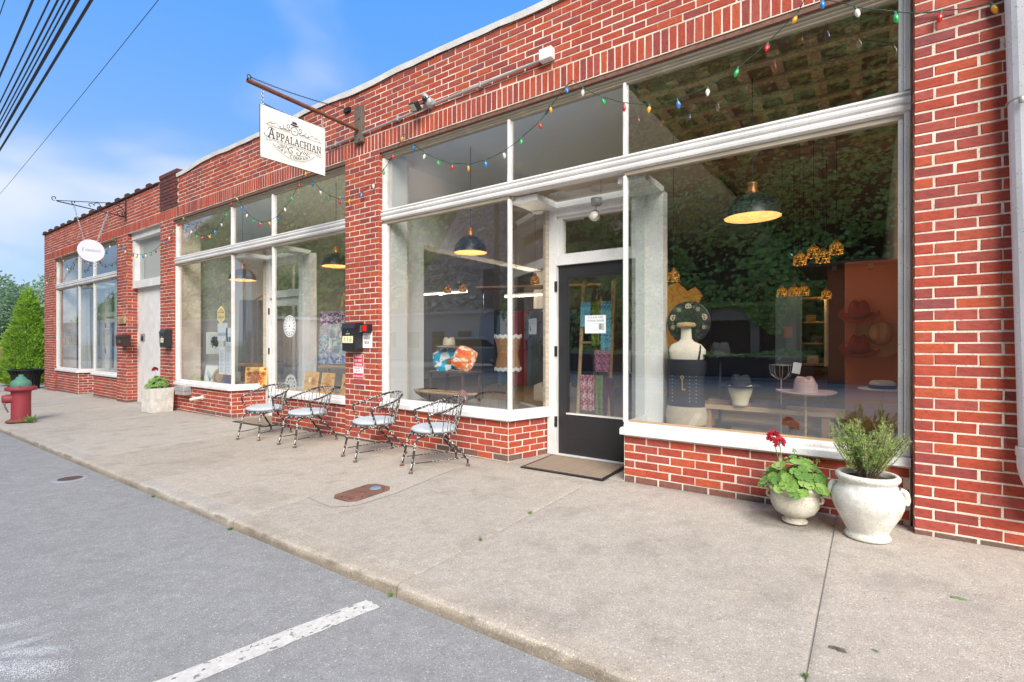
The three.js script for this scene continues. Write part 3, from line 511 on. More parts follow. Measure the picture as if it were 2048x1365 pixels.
// patio chairs
const cushionM = M({ map: T.fabric, color: C(0.62, 0.66, 0.70), roughness: 0.9 });
function makeChair() {
  const o = new THREE.Group(); o.name = 'patio_chair';
  const ring = []; for (let k = 0; k < 20; k++) { const a = k / 20 * 2 * PI; ring.push([0.235 * sin(a), 0.345, 0.225 * cos(a)]); }
  mesh('seat_ring', tube(ring, 0.010, 7, true, 60), mat.chip, o, false);
  mesh('cushion', at(lathe([[0, -0.02], [0.15, -0.021], [0.215, -0.014], [0.238, 0.004], [0.232, 0.022], [0.2, 0.034], [0.1, 0.042], [0, 0.043]], 36), 0, 0.368, 0, 0, 0, 0, [1, 1, 0.96]), cushionM, o);
  const rail = []; const H = (a) => 0.545 + 0.125 * sst(55, 175, a > 180 ? 360 - a : a);
  const RX = (a) => 0.262 + 0.03 * sst(60, 170, a > 180 ? 360 - a : a);
  rail.push(V(0.222, 0.345, 0.075), V(0.242, 0.43, 0.105), V(0.258, 0.515, 0.135));
  for (let a = 62; a <= 298; a += 14.75) { const r = a * PI / 180; rail.push(V(RX(a) * sin(r) * 1.0, H(a), RX(a) * cos(r) * 1.02 - 0.02)); }
  rail.push(V(-0.258, 0.515, 0.135), V(-0.242, 0.43, 0.105), V(-0.222, 0.345, 0.075));
  mesh('arm_rail', tube(rail, 0.0115, 8, false, 110), mat.chip, o, false);
  const up = (a, t) => { const r = a * PI / 180, h = H(a) - 0.012; const rr = 0.232 + (RX(a) - 0.237) * t; return V(rr * sin(r), 0.345 + (h - 0.345) * t, (rr * cos(r)) * 0.98 - 0.018 * t); };
  for (let k = 0; k < 9; k++) { const a0 = 92 + k * 20.5, a1 = a0 + 12; mesh('spindle', tube([up(a0, 0), up(a0, 0.5), up(a0, 0.86), up((a0 * 3 + a1) / 4, 0.965), up((a0 + a1) / 2, 0.99), up((a0 + 3 * a1) / 4, 0.965), up(a1, 0.86), up(a1, 0.5), up(a1, 0)], 0.0036, 5, false, 40), mat.chip, o, false); }
  for (const s of [-1, 1]) {
    mesh('leg', tube([V(s * 0.175, 0.0, 0.29), V(s * 0.16, 0.13, 0.262), V(s * 0.145, 0.27, 0.232), V(s * 0.138, 0.315, 0.205), V(s * 0.135, 0.328, 0.15), V(s * 0.135, 0.328, -0.02), V(s * 0.138, 0.31, -0.07), V(s * 0.15, 0.2, -0.17), V(s * 0.168, 0.075, -0.275), V(s * 0.17, 0.05, -0.287), V(s * 0.17, 0.0, -0.288)], 0.0115, 8, false, 80, 0.35), mat.chip, o, false);
    mesh('stretcher', rod(V(s * 0.164, 0.085, 0.272), V(s * 0.166, 0.085, -0.27), 0.005), mat.chip, o, false);
    for (const z of [0.29, -0.288]) mesh('foot', at(lathe([[0, 0], [0.022, 0], [0.023, 0.006], [0.014, 0.016], [0.012, 0.02]], 14), s * (z > 0 ? 0.175 : 0.17), 0, z), mat.rust, o);
  }
  return o;
}
const chair0 = makeChair();
[[-3.555, 0.435, -3.67 + 3.405, 0.683 - 0.195, 'wire patio chair beside the doormat, with the least chipped black paint on its rail'], [-4.475, 0.435, -0.15, 0.55, 'wire patio chair under the window corner next to the chair by the doormat'], [-5.80, 0.40, 0.0, 0.6, 'wire patio chair in front of the canvases, third from the doormat'], [-6.70, 0.47, 0.17, 0.53, 'wire patio chair farthest from the doormat, by the other shop entrance']].forEach(([x, z, dx, dz, label], i) => {
  const o = i ? chair0.clone() : chair0; o.name = numbered('patio_chair'); scene.add(o);
  o.position.set(x, gy(x, z) + 0.006, z); o.rotation.set(0, Math.atan2(dx, dz), 0); o.rotation.x = 0.0174; o.rotation.order = 'YXZ';
  o.userData = { label: label, category: 'chair', group: 'chipped wire patio chairs along the front' };
});

// potted plants
{
  const X = -0.025, Z = 0.30, o = thing('rosemary_urn', 'big white concrete urn with a bushy rosemary plant, by the brick corner', 'potted plant', [X, gy(X, Z) + 0.004, Z]); o.scale.set(0.9, 0.81, 0.9);
  const pr = [[0, 0], [0.128, 0], [0.135, 0.012], [0.128, 0.03], [0.12, 0.045], [0.122, 0.06], [0.15, 0.12], [0.183, 0.19], [0.203, 0.25], [0.208, 0.30], [0.2, 0.345], [0.183, 0.375], [0.172, 0.388], [0.172, 0.396], [0.166, 0.41], [0.165, 0.425], [0.176, 0.436], [0.186, 0.452], [0.186, 0.468], [0.176, 0.482], [0.160, 0.484], [0.15, 0.474], [0.147, 0.45], [0.147, 0.42]];
  mesh('urn', lathe(pr, 48), mat.pot, o);
  for (const s of [-1, 1]) mesh('handle', [tube([[s * 0.198, 0.30, 0.0], [s * 0.214, 0.305, 0], [s * 0.214, 0.34, 0], [s * 0.204, 0.374, 0], [s * 0.178, 0.388, 0]], 0.018, 8), at(new THREE.SphereGeometry(0.018, 10, 8), s * 0.212, 0.295, 0)], mat.pot, o);
  mesh('soil', at(new THREE.CircleGeometry(0.148, 28), 0, 0.44, 0, -PI / 2), mat.soil, o);
  const stems = [], needles = [];
  for (let k = 0; k < 70; k++) {
    const a = R(0, 2 * PI), r0 = R(0, 0.05), lean = R(0.05, 0.72), h = R(0.2, 0.46) * (1 - lean * 0.25), p = V(r0 * cos(a), 0.44, r0 * sin(a)), b = V(cos(a + R(-0.4, 0.4)) * lean * h, h, sin(a + R(-0.4, 0.4)) * lean * h).add(p), m = p.clone().lerp(b, 0.5).add(V(R(-0.02, 0.02), R(-0.02, 0.01), R(-0.02, 0.02)));
    const crv = new THREE.CatmullRomCurve3([p, m, b]); stems.push(new THREE.TubeGeometry(crv, 6, 0.0024, 4));
    const twigs = [crv]; for (let q = 0; q < 4; q++) { const t0 = R(0.35, 0.85), s0 = crv.getPoint(t0); const e = s0.clone().add(rdir().multiplyScalar(R(0.03, 0.07))).add(V(0, R(0.05, 0.11), 0)); const c2 = new THREE.CatmullRomCurve3([s0, s0.clone().lerp(e, 0.5).add(V(0, 0.006, 0)), e]); twigs.push(c2); stems.push(new THREE.TubeGeometry(c2, 3, 0.0015, 3)); }
    twigs.forEach((cv, ti) => { const n = ti ? 34 : 62; for (let i = 0; i < n; i++) { const t = ti ? R(0, 1) : R(0.3, 1), q = cv.getPoint(t), tg = cv.getTangent(t), d = rdir(); d.addScaledVector(tg, 1.0); needles.push({ p: q, d, n: rdir(), l: R(0.014, 0.03), w: 0.0042, c: vary(pick([[0.48, 0.66, 0.16], [0.56, 0.74, 0.2], [0.34, 0.5, 0.13], [0.52, 0.66, 0.24]]), 0.18) }); } });
  }
  mesh('stem', stems, mat.stem, o).userData.kind = 'stuff'; leafMesh('foliage', needles, o).userData.kind = 'stuff';
}
const gerLeaf = (() => { // a scalloped, slightly cupped leaf
  const P = [], U = [], K = [], n = 22, ring = []; for (let k = 0; k <= n; k++) { const a = (k / n * 1.84 - 0.92) * PI, r = (1 + 0.07 * cos(k * PI)) * (1 - 0.06 * abs(a) / PI); ring.push([r * sin(a), r * cos(a)]); }
  const Y = (x, z) => 0.24 * (x * x + z * z) + 0.05 * cos(Math.atan2(x, z) * 7) * hypot(x, z);
  for (let k = 0; k < n; k++) for (const f of [0, 1]) { const A = ring[k], B = ring[k + 1], i = 0.5; const q = f ? [[A, i], [A, 1], [B, 1], [A, i], [B, 1], [B, i]] : [[A, 0], [A, i], [B, i]]; for (const [s, t] of q) { P.push(s[0] * t, Y(s[0] * t, s[1] * t), s[1] * t); U.push(s[0] * t, s[1] * t); } }
  const g = new THREE.BufferGeometry(); g.setAttribute('position', new THREE.Float32BufferAttribute(P, 3)); g.setAttribute('uv', new THREE.Float32BufferAttribute(U, 2)); g.computeVertexNormals(); return g;
})();
const gerMats = [[0.22, 0.42, 0.06], [0.30, 0.52, 0.08], [0.16, 0.34, 0.05], [0.38, 0.56, 0.13]].map(c => M({ map: T.leaf, color: C(...c), roughness: 1, side: THREE.DoubleSide, transmission: 0.4, thickness: 0 }));
function geranium(o, y, rad, N, size, spread, flowers, petal) {
  for (let k = 0; k < N; k++) {
    const a = R(0, 2 * PI), r = sqrt(rng()) * spread, h = (1 - (r / spread) ** 2) * rad * R(0.5, 1) + R(-0.01, 0.03), p = V(r * cos(a), y + h, r * sin(a));
    const m = new THREE.Mesh(gerLeaf, gerMats[k % 4]); m.name = 'leaf'; m.castShadow = m.receiveShadow = true; m.position.copy(p); const s = size * R(0.65, 1.2); m.scale.setScalar(s);
    m.quaternion.setFromUnitVectors(V(0, 1, 0), V(cos(a) * r / spread * 1.0 + R(-0.35, 0.35), 1, sin(a) * r / spread * 1.0 + R(-0.35, 0.35) + 0.25).normalize()); m.rotateY(R(0, 6)); o.add(m);
  }
  const st = []; for (let k = 0; k < 16; k++) { const a = R(0, 2 * PI), r = R(0.2, 0.85) * spread; st.push(tube([[r * 0.3 * cos(a), y - 0.01, r * 0.3 * sin(a)], [r * 0.7 * cos(a), y + rad * 0.3, r * 0.7 * sin(a)], [r * cos(a), y + rad * 0.6, r * sin(a)]], 0.003, 4, false, 4)); }
  mesh('stem', st, mat.greenStem, o).userData.kind = 'stuff';
  for (const [x, h, z, s] of flowers) {
    const f = mesh('flower_stalk', tube([[x * 0.3, y, z * 0.3], [x * 0.8, y + h * 0.6, z * 0.8], [x, y + h, z]], 0.0025, 5, false, 6), mat.greenStem, o);
    const it = []; for (let k = 0; k < (s > 0.02 ? 90 : 14); k++) { const d = rdir(); if (d.y < -0.5) d.y *= -1; it.push({ p: V(x, y + h, z).addScaledVector(d, s * 0.45), d: d.clone().add(rdir().multiplyScalar(0.6)), n: rdir(), l: s * 0.75, w: s * 0.6, c: s > 0.02 ? vary(petal, 0.25) : [0.25, 0.4, 0.08] }); }
    leafMesh('blossom', it, o);
  }
}
{
  const X = -0.42, Z = 0.25, o = thing('geranium_urn', 'smaller weathered concrete urn with a red-flowering geranium, next to the rosemary urn', 'potted plant', [X, gy(X, Z) + 0.004, Z]);
  mesh('urn', lathe([[0, 0], [0.075, 0], [0.078, 0.014], [0.062, 0.03], [0.06, 0.042], [0.085, 0.052], [0.12, 0.075], [0.142, 0.115], [0.148, 0.16], [0.146, 0.185], [0.151, 0.19], [0.151, 0.197], [0.146, 0.203], [0.15, 0.215], [0.165, 0.228], [0.176, 0.242], [0.176, 0.256], [0.165, 0.262], [0.15, 0.256], [0.138, 0.235], [0.13, 0.21]], 44), mat.potOld, o);
  for (const s of [-1, 1]) mesh('handle', [tube([[s * 0.14, 0.155, 0.03], [s * 0.157, 0.16, 0.033], [s * 0.162, 0.18, 0.034], [s * 0.153, 0.2, 0.033], [s * 0.143, 0.204, 0.03]], 0.009, 7)], mat.potOld, o);
  mesh('soil', at(new THREE.CircleGeometry(0.134, 24), 0, 0.222, 0, -PI / 2), mat.soil, o);
  geranium(o, 0.235, 0.17, 120, 0.037, 0.2, [[-0.125, 0.32, 0.02, 0.044], [-0.085, 0.29, 0.05, 0.04], [0.0, 0.24, 0.03, 0.014], [0.135, 0.2, 0.06, 0.014]], [0.75, 0.012, 0.05]);
}
{
  const X = -10.98, Z = 0.24, o = thing('planter_box', 'square white concrete planter with green geranium outside the white side door', 'potted plant', [X, gy(X, Z) + 0.004, Z], 0.0);
  o.rotation.y = 0.05;
  mesh('tub', [loft([0, 0.03, 0.44, 0.45], (y) => { const s = 0.18 + y * 0.03; return [[-s * 1.1, y, -s], [-s * 1.1, y, s], [s * 1.1, y, s], [s * 1.1, y, -s]]; })], mat.planter, o);
  mesh('soil', box(-0.17, 0.17, 0.449, 0.453, -0.17, 0.17), mat.soil, o);
  geranium(o, 0.46, 0.2, 90, 0.045, 0.19, [[0.0, 0.33, 0.04, 0.05]], [0.55, 0.015, 0.06]);
}
// fire hydrant
{
  const X = -11.72, Z = 1.98, o = thing('fire_hydrant', 'faded red fire hydrant with green bonnet and orange nozzle cap at the curb', 'hydrant', [X, gy(X, Z) + 0.004, Z], -0.25);
  const red = M({ map: T.metal, color: C(0.36, 0.045, 0.06), roughness: 0.6 }), green = M({ map: T.metal, color: C(0.10, 0.28, 0.20), roughness: 0.6 }), org = M({ map: T.metal, color: C(0.46, 0.12, 0.05), roughness: 0.65 }), rst = M({ map: T.rust, color: C(0.9, 0.55, 0.45), roughness: 0.8 });
  mesh('base_flange', lathe([[0, 0], [0.19, 0], [0.19, 0.03], [0.15, 0.045], [0.14, 0.06]], 24), rst, o);
  mesh('barrel', lathe([[0.128, 0.055], [0.125, 0.3], [0.128, 0.5], [0.135, 0.52], [0.195, 0.535], [0.205, 0.55], [0.205, 0.585], [0.19, 0.595], [0.14, 0.6]], 28), red, o);
  mesh('bonnet', lathe([[0.135, 0.60], [0.135, 0.63], [0.128, 0.67], [0.105, 0.705], [0.07, 0.725], [0.065, 0.75], [0.045, 0.765], [0.03, 0.77], [0.03, 0.8], [0, 0.8]], 24), green, o);
  mesh('side_nozzle', [at(lathe([[0.075, 0], [0.075, 0.09], [0.062, 0.1], [0.062, 0.13], [0, 0.13]], 18), 0.0, 0.40, 0.1, PI / 2)], red, o);
  mesh('nozzle_cap', [at(lathe([[0.085, 0.1], [0.092, 0.105], [0.092, 0.2], [0.08, 0.215], [0.035, 0.22], [0.035, 0.25], [0, 0.25]], 18), -0.08, 0.41, 0.0, 0, 0, PI / 2)], org, o);
  const link = (a, b, sag, n, nm) => { const gs = []; for (let k = 0; k < n; k++) { const t = (k + 0.5) / n, p = V(...a).lerp(V(...b), t); p.y -= sag * 4 * t * (1 - t); const g = new THREE.TorusGeometry(0.014, 0.0045, 5, 9); at(g, p.x, p.y, p.z, k % 2 ? PI / 2 : 0, R(0, 1), R(0, 3)); gs.push(g); } return mesh(nm, gs, rst, o); };
  link([-0.28, 0.33, 0.05], [-0.1, 0.3, 0.12], 0.14, 12, 'chain'); link([0.02, 0.36, 0.21], [0.04, 0.18, 0.15], 0.02, 8, 'chain');
  for (let k = 0; k < 6; k++) { const a = k / 6 * 2 * PI; mesh('bolt', at(new THREE.CylinderGeometry(0.014, 0.014, 0.03, 6), 0.175 * cos(a), 0.6, 0.175 * sin(a)), rst, o); }
}
// litter bin beyond the end of the building
{
  const X = -20.75, Z = 0.25, o = thing('litter_bin', 'black ribbed flared planter tub in front of the clipped conical evergreen', 'planter', [X, gy(X, Z) - 0.01, Z]);
  mesh('liner', lathe([[0, 0.02], [0.27, 0.02], [0.29, 0.3], [0.36, 0.57], [0.33, 0.57], [0.26, 0.3]], 24), mat.black, o); mesh('rim', lathe([[0.36, 0.57], [0.43, 0.575], [0.435, 0.6], [0.42, 0.612], [0.34, 0.61]], 30), mat.blackMetal, o);
  for (let k = 0; k < 30; k++) { const a = k / 30 * 2 * PI; mesh('slat', tube([[0.285 * cos(a), 0.0, 0.285 * sin(a)], [0.295 * cos(a), 0.25, 0.295 * sin(a)], [0.33 * cos(a), 0.45, 0.33 * sin(a)], [0.41 * cos(a), 0.58, 0.41 * sin(a)]], 0.015, 5, false, 6), mat.blackMetal, o); }
}
// covers
{
  const X = -3.435, Z = 1.405, o = thing('meter_cover', 'rusty rectangular meter cover with a blue disc set in the pavement', 'cover', [X, gy(X, Z) + 0.008, Z]);
  o.rotation.set(-0.0174 * -1, 0.02, 0.0118);
  const s = new THREE.Shape(); const w = 0.135, h = 0.215, c = 0.05; s.moveTo(-w + c, -h); s.lineTo(w - c, -h); s.lineTo(w, -h + c); s.lineTo(w, h - c); s.lineTo(w - c, h); s.lineTo(-w + c, h); s.lineTo(-w, h - c); s.lineTo(-w, -h + c);
  const pl = extrude(s, 0.008, 0.002); pl.rotateX(-PI / 2); mesh('plate', pl, mat.rust, o);
  mesh('reader_disc', at(lathe([[0, 0.018], [0.03, 0.018], [0.045, 0.012], [0.05, 0.006]], 24), 0.02, 0.004, -0.12), M({ color: C(0.16, 0.24, 0.31), roughness: 0.55 }), o);
  for (const [x, z] of [[-0.115, 0.1], [-0.115, -0.1], [0.118, 0.1], [0.118, -0.12], [-0.04, 0.175]]) mesh('bolt', at(new THREE.CylinderGeometry(0.007, 0.007, 0.004, 8), x, 0.011, z), mat.blackMetal, o);
  const x2 = -6.5, z2 = 2.56, v = thing('valve_cover', 'small round cast iron valve cover in the asphalt near the curb', 'cover', [x2, ry(x2, z2) + 0.003, z2]);
  mesh('ring', at(lathe([[0.10, 0.008], [0.135, 0.008], [0.15, 0.0]], 24), 0, 0, 0), mat.galv, v); mesh('lid', at(lathe([[0, 0.006], [0.1, 0.006], [0.1, 0]], 24), 0, 0, 0), M({ map: T.rust, color: C(0.5, 0.55, 0.6), roughness: 0.7 }), v);
}
// doormats
for (const [x0, x1, z0, z1, label] of [[-2.78, -1.9, -0.54, 0.06, 'tan ribbed doormat with dark edge in front of the black shop door'], [-8.35, -7.35, -0.5, 0.12, 'tan ribbed doormat at the shop entrance behind the far chairs']]) {
  const X = (x0 + x1) / 2, Z = (z0 + z1) / 2, o = thing('doormat', label, 'doormat', [X, gy(X, Z) + 0.008, Z], 0, 'ribbed doormats at the entrances'); o.rotation.set(0.0174, 0, 0.0118);
  mesh('border', rbox(x0 - X, x1 - X, 0, 0.007, z0 - Z, z1 - Z, 0.003), mat.black, o); const n = 12, w = (z1 - z0 - 0.06) / n;
  const carpet = M({ map: T.fabric, color: C(0.36, 0.27, 0.19), roughness: 1 });
  for (let k = 0; k < n; k++) mesh('rib', rbox(x0 - X + 0.035, x1 - X - 0.035, 0.007, 0.0125, z0 - Z + 0.03 + k * w + 0.003, z0 - Z + 0.03 + (k + 1) * w - 0.003, 0.002), carpet, o);
}
// weeds and dropped leaves
const weedAt = (x, z, yf, s, label, n = 12) => { const o = thing('weed', label, 'weed', [x, yf(x, z), z], 0, 'small weeds in the joints'); const it = []; for (let k = 0; k < n; k++) it.push({ p: V(R(-0.006, 0.006), 0, R(-0.006, 0.006)), d: V(R(-1, 1), R(0.5, 1.6), R(-1, 1)), n: rdir(), l: s * R(0.6, 1.1), w: s * 0.3, c: vary([0.2, 0.36, 0.06], 0.2) }); leafMesh('leaves', it, o); };
weedAt(-11.45, 1.92, gy, 0.16, 'leafy weed growing beside the foot of the fire hydrant', 18);
weedAt(-2.03, 2.325, ry, 0.03, 'tiny weed in the curb joint above the parking line'); weedAt(-2.0, 1.62, gy, 0.028, 'tiny weed in the pavement joint nearest the parking line'); weedAt(-2.0, 1.06, gy, 0.03, 'tiny weed halfway along the pavement joint to the doormat');
weedAt(-3.72, 2.33, ry, 0.03, 'grassy weed under the curb joint before the meter cover', 20); weedAt(-5.1, 2.335, ry, 0.025, 'low weed at the curb between two far joints', 16); weedAt(-0.2, 2.05, gy, 0.026, 'moss-like weed in the joint by the bottom edge', 26); weedAt(-0.2, 1.95, gy, 0.022, 'tiny moss tuft in the joint near the two urns', 20);
for (const [x, z, s, c, label, a] of [[0.32, 0.92, 0.05, [0.28, 0.48, 0.10], 'fallen green leaf lying on the pavement in front of the brick corner', 0.4], [0.01, 1.62, 0.02, [0.22, 0.36, 0.1], 'scrap of green leaf on the pavement slab nearest the road', 1], [0.06, 0.24, 0.018, [0.6, 0.03, 0.08], 'fallen red petal beside the rosemary urn', 2], [-0.12, 1.68, 0.05, [0.16, 0.13, 0.10], 'dry brown leaf on the pavement near the joint', 0.6]]) {
  const q = leafMesh('fallen_leaf', [{ p: V(0, 0.004, 0), d: V(cos(a), 0.05, sin(a)), n: V(0, 1, 0), l: s, w: s * 0.8, c }, { p: V(0, 0.004, 0), d: V(-sin(a), 0.05, cos(a)), n: V(0, 1, 0), l: s * 0.7, w: s * 0.6, c }]); q.position.set(x, gy(x, z) + 0.002, z); tag(q, label, c[0] > 0.5 ? 'petal' : 'leaf');
}
{ const it = []; for (let k = 0; k < 260; k++) { const near = rng() < 0.5, x = near ? R(-0.7, 0.15) : R(-6, 0.1), z = near ? R(-0.02, 0.5) : (rng() < 0.5 ? R(-0.05, 0.06) : R(2.33, 2.42)); const y = z > CURB_Z ? ry(x, z) : gy(x, z); it.push({ p: V(x, y + 0.003, z), d: V(R(-1, 1), 0.05, R(-1, 1)), n: V(0, 1, 0), l: R(0.004, 0.014), w: R(0.003, 0.008), c: vary(pick([[0.12, 0.08, 0.05], [0.2, 0.12, 0.07], [0.06, 0.05, 0.04], [0.3, 0.24, 0.16]]), 0.2) }); } const q = leafMesh('litter', it); q.userData = { kind: 'stuff', label: 'dry plant litter and grit along the wall and curb', category: 'litter' }; scene.add(q); }

// the downpipe on the brick corner
{
  const o = thing('downpipe', 'white painted downpipe running down the brick corner', 'downpipe', [0.70, 0, 0.16]);
  const w = M({ map: T.metal, color: C(0.80, 0.81, 0.84), roughness: 0.5 });
  mesh('pipe', [loft([4.6, 0.58], (y) => { const k = (3.1 - y) * 0.022, r = 0.095; const q = []; for (let a = 0; a < 20; a++) q.push([0.0 + k + r * cos(a / 20 * 2 * PI), y, r * 0.8 * sin(a / 20 * 2 * PI)]); return q; })], w, o);
  mesh('collar', at(lathe([[0.096, 0], [0.106, 0.004], [0.106, 0.05], [0.1, 0.056]], 24), 0.055, 0.56, 0), w, o);
  mesh('shoe', tube([[0.055, 0.6, 0], [0.055, 0.5, 0.005], [0.09, 0.40, 0.03], [0.16, 0.32, 0.08]], 0.1, 16, false, 14), w, o);
  mesh('strap', [at(new THREE.TorusGeometry(0.1, 0.005, 6, 28), 0.014, 2.53, 0, PI / 2, 0, 0), at(lathe([[0, -0.02], [0.014, -0.015], [0.014, 0.015], [0, 0.02]], 8), -0.04, 2.51, 0.09)], mat.galv, o);
}
// wall boxes and notices
function flat(name, w, h, draw, label, cat, p, turn = 0, px = 512, t = 0.004, group) {
  const o = thing(name, label, cat, p, turn, group);
  mesh('panel', box(-w / 2, w / 2, -h / 2, h / 2, -t, 0), mat.white, o); const g = new THREE.PlaneGeometry(w, h); g.translate(0, 0, 0.0012);
  mesh('print', g, M({ map: canvasTex(px, Math.round(px * h / w), draw), roughness: 0.55 }), o, false); return o;
}
const fill = (x, c, a, b, w, h) => { x.fillStyle = c; x.fillRect(a, b, w, h); };
const word = (x, s, cx, cy, px, font = 'sans-serif', bold = 'bold', color, maxW) => { if (color) x.fillStyle = color; x.font = `${bold} ${px}px ${font}`; x.textAlign = 'center'; x.textBaseline = 'middle'; x.fillText(s, cx, cy, maxW); };
function letterbox(name, label, p, w, h, d, num, brown) {
  const o = thing(name, label, 'mailbox', p, 0), m = brown ? M({ map: T.rust, color: C(0.20, 0.17, 0.16), roughness: 0.7 }) : mat.blackMetal;
  mesh('box', [loft([0, w], (x) => [[x - w / 2, 0, -d / 2], [x - w / 2, 0.0, d / 2 - 0.012], [x - w / 2, h * 0.78, d / 2], [x - w / 2, h * 0.80, -d / 2]].reverse())], m, o);
  mesh('lid', [loft([0, w + 0.01], (x) => [[x - w / 2 - 0.005, h * 0.782, d / 2 + 0.006], [x - w / 2 - 0.005, h * 0.97, d / 2 - 0.02], [x - w / 2 - 0.005, h, -d / 2], [x - w / 2 - 0.005, h * 0.785, -d / 2]].reverse())], m, o);
  if (num === '116') { const g = new THREE.PlaneGeometry(w * 0.86, h * 0.24); at(g, 0, h * 0.40, d / 2 + 0.001, -0.03); mesh('number_plate', g, M({ roughness: 0.5, map: canvasTex(256, 110, (x) => { fill(x, '#ece2b4', 0, 0, 256, 110); x.save(); x.transform(1, 0, -0.16, 1, 8, 0); for (const [s, a] of [['1', 55], ['1', 125], ['6', 200]]) word(x, s, a, 58, 96, 'sans-serif', 'normal', '#1c1a18'); x.restore(); }) }), o, false); mesh('lock', at(new THREE.CylinderGeometry(0.008, 0.008, 0.006, 10), 0, h * 0.68, d / 2 + 0.002, PI / 2), mat.steel, o); mesh('name_holder', box(-0.035, 0.035, h * 0.575, h * 0.62, d / 2 - 0.004, d / 2 + 0.003), M({ color: C(0.55, 0.5, 0.36), roughness: 0.4, metalness: 0.4 }), o); }
  if (num === '14') { const g = new THREE.PlaneGeometry(w * 0.62, h * 0.25); at(g, 0.02, h * 0.38, d / 2 + 0.001, -0.03); mesh('number_plate', g, M({ roughness: 0.5, map: canvasTex(128, 110, (x) => { fill(x, '#e9dfb0', 0, 0, 128, 110); word(x, '14', 64, 58, 92, 'sans-serif', 'normal', '#22201c'); }) }), o, false); mesh('name_holder', box(-0.03, 0.03, h * 0.56, h * 0.60, d / 2 - 0.004, d / 2 + 0.003), mat.steel, o); }
  if (num === '120') { const g = new THREE.PlaneGeometry(w * 0.7, h * 0.4); at(g, 0, h * 0.4, d / 2 + 0.001, -0.03); mesh('number', g, M({ roughness: 0.7, alphaTest: 0.4, map: canvasTex(128, 80, (x) => { x.clearRect(0, 0, 128, 80); word(x, '1 0', 64, 42, 60, 'sans-serif', 'normal', '#a9a39b'); }) }), o, false); }
  return o;
}
letterbox('mailbox', 'dark grey wall mailbox numbered 116 on the middle brick pier', [-5.35, 1.075, 0.075], 0.25, 0.36, 0.135, '116');
letterbox('mailbox', 'dark grey wall mailbox numbered 14 beside the white side door', [-11.06, 1.085, 0.075], 0.23, 0.345, 0.135, '14');
letterbox('mailbox', 'brown rusty wall mailbox under the wooden number plate', [-13.27, 1.09, 0.085], 0.42, 0.25, 0.15, '120', true);
{ const o = thing('number_plate', 'small wooden house number plate above the brown mailbox', 'plate', [-13.55, 1.66, 0.02]); mesh('board', rbox(-0.2, 0.2, -0.075, 0.085, -0.02, 0.02, 0.006), mat.woodPale, o); const g = new THREE.PlaneGeometry(0.3, 0.13); g.translate(-0.0, 0, 0.0215); mesh('digits', g, M({ roughness: 0.7, alphaTest: 0.4, map: canvasTex(160, 70, (x) => { x.clearRect(0, 0, 160, 70); word(x, '120', 80, 38, 66, 'serif', 'italic', '#3a2c1c'); }) }), o, false); }
{
  const o = thing('key_box', 'small black key safe with a red front square above the white notice', 'key box', [-5.1, 1.355, 0.0]);
  mesh('case', rbox(-0.07, 0.05, -0.055, 0.055, 0, 0.075, 0.006), mat.black, o); mesh('red_panel', rbox(-0.045, 0.03, -0.035, 0.04, 0.074, 0.079, 0.002), M({ color: C(0.75, 0.01, 0.01), roughness: 0.35 }), o); mesh('bracket', [rbox(-0.15, -0.072, -0.045, 0.04, 0, 0.05, 0.005), rbox(-0.14, -0.09, -0.045, -0.03, 0.05, 0.06, 0.003)], mat.steel, o);
}
flat('notice', 0.2, 0.205, (x, w, h) => { fill(x, '#f1efec', 0, 0, w, h); x.fillStyle = '#8f2f2c'; word(x, 'KNOX', w / 2, h * 0.40, 120, 'sans-serif', 'bold', '#5a3230'); word(x, 'BOX', w / 2, h * 0.68, 120, 'sans-serif', 'bold', '#5a3230'); for (const [a, b] of [[0.16, 0.18], [0.84, 0.18], [0.5, 0.9]]) { x.beginPath(); x.arc(w * a, h * b, 9, 0, 7); x.fillStyle = '#555'; x.fill(); } }, 'white notice reading KNOX BOX on the middle brick pier', 'notice', [-5.145, 1.215, 0.008]);
flat('notice', 0.2, 0.315, (x, w, h) => { fill(x, '#f2e8e8', 0, 0, w, h); fill(x, '#cf3f4d', 12, 12, w - 24, h * 0.5 - 12); ['PLEASE', 'DO NOT', 'THROW'].forEach((s, i) => word(x, s, w / 2, h * (0.10 + 0.155 * i), 104, 'sans-serif', 'bold', '#fbeeee')); word(x, 'CIGARETTE', w / 2, h * 0.57, 82, 'sans-serif', 'bold', '#55575c', w * 0.86); word(x, 'BUTTS', w / 2, h * 0.69, 86, 'sans-serif', 'bold', '#55575c'); fill(x, '#cf3f4d', 12, h * 0.77, w - 24, h * 0.22); word(x, 'on the ground', w / 2, h * 0.88, 72, 'sans-serif', 'bold', '#fbeeee', w * 0.88); }, 'red and white no-butts notice below the key safe', 'notice', [-5.315, 0.875, 0.008]);
{
  const o = thing('meter_box', 'grey metal meter box at the foot of the pier near the white planter', 'meter box', [-10.45, 0.2, 0.0]); mesh('case', [rbox(-0.18, 0.2, 0, 0.16, -0.06, 0.08, 0.012)], mat.galv, o); mesh('cover', [rbox(-0.19, 0.21, 0.075, 0.165, -0.05, 0.09, 0.012)], mat.galv, o);
  const v = thing('pipe_stub', 'white pipe stub poking out of the brick under the far shop window', 'pipe', [-9.85, 0.13, -0.05]); mesh('pipe', tube([[0.04, 0.05, 0], [0, 0.04, 0.1], [-0.05, 0.02, 0.16]], 0.028, 10, false, 8), mat.planter, v); mesh('flange', at(new THREE.CylinderGeometry(0.045, 0.045, 0.02, 14), 0.04, 0.05, 0.0, PI / 2), mat.planter, v);
}
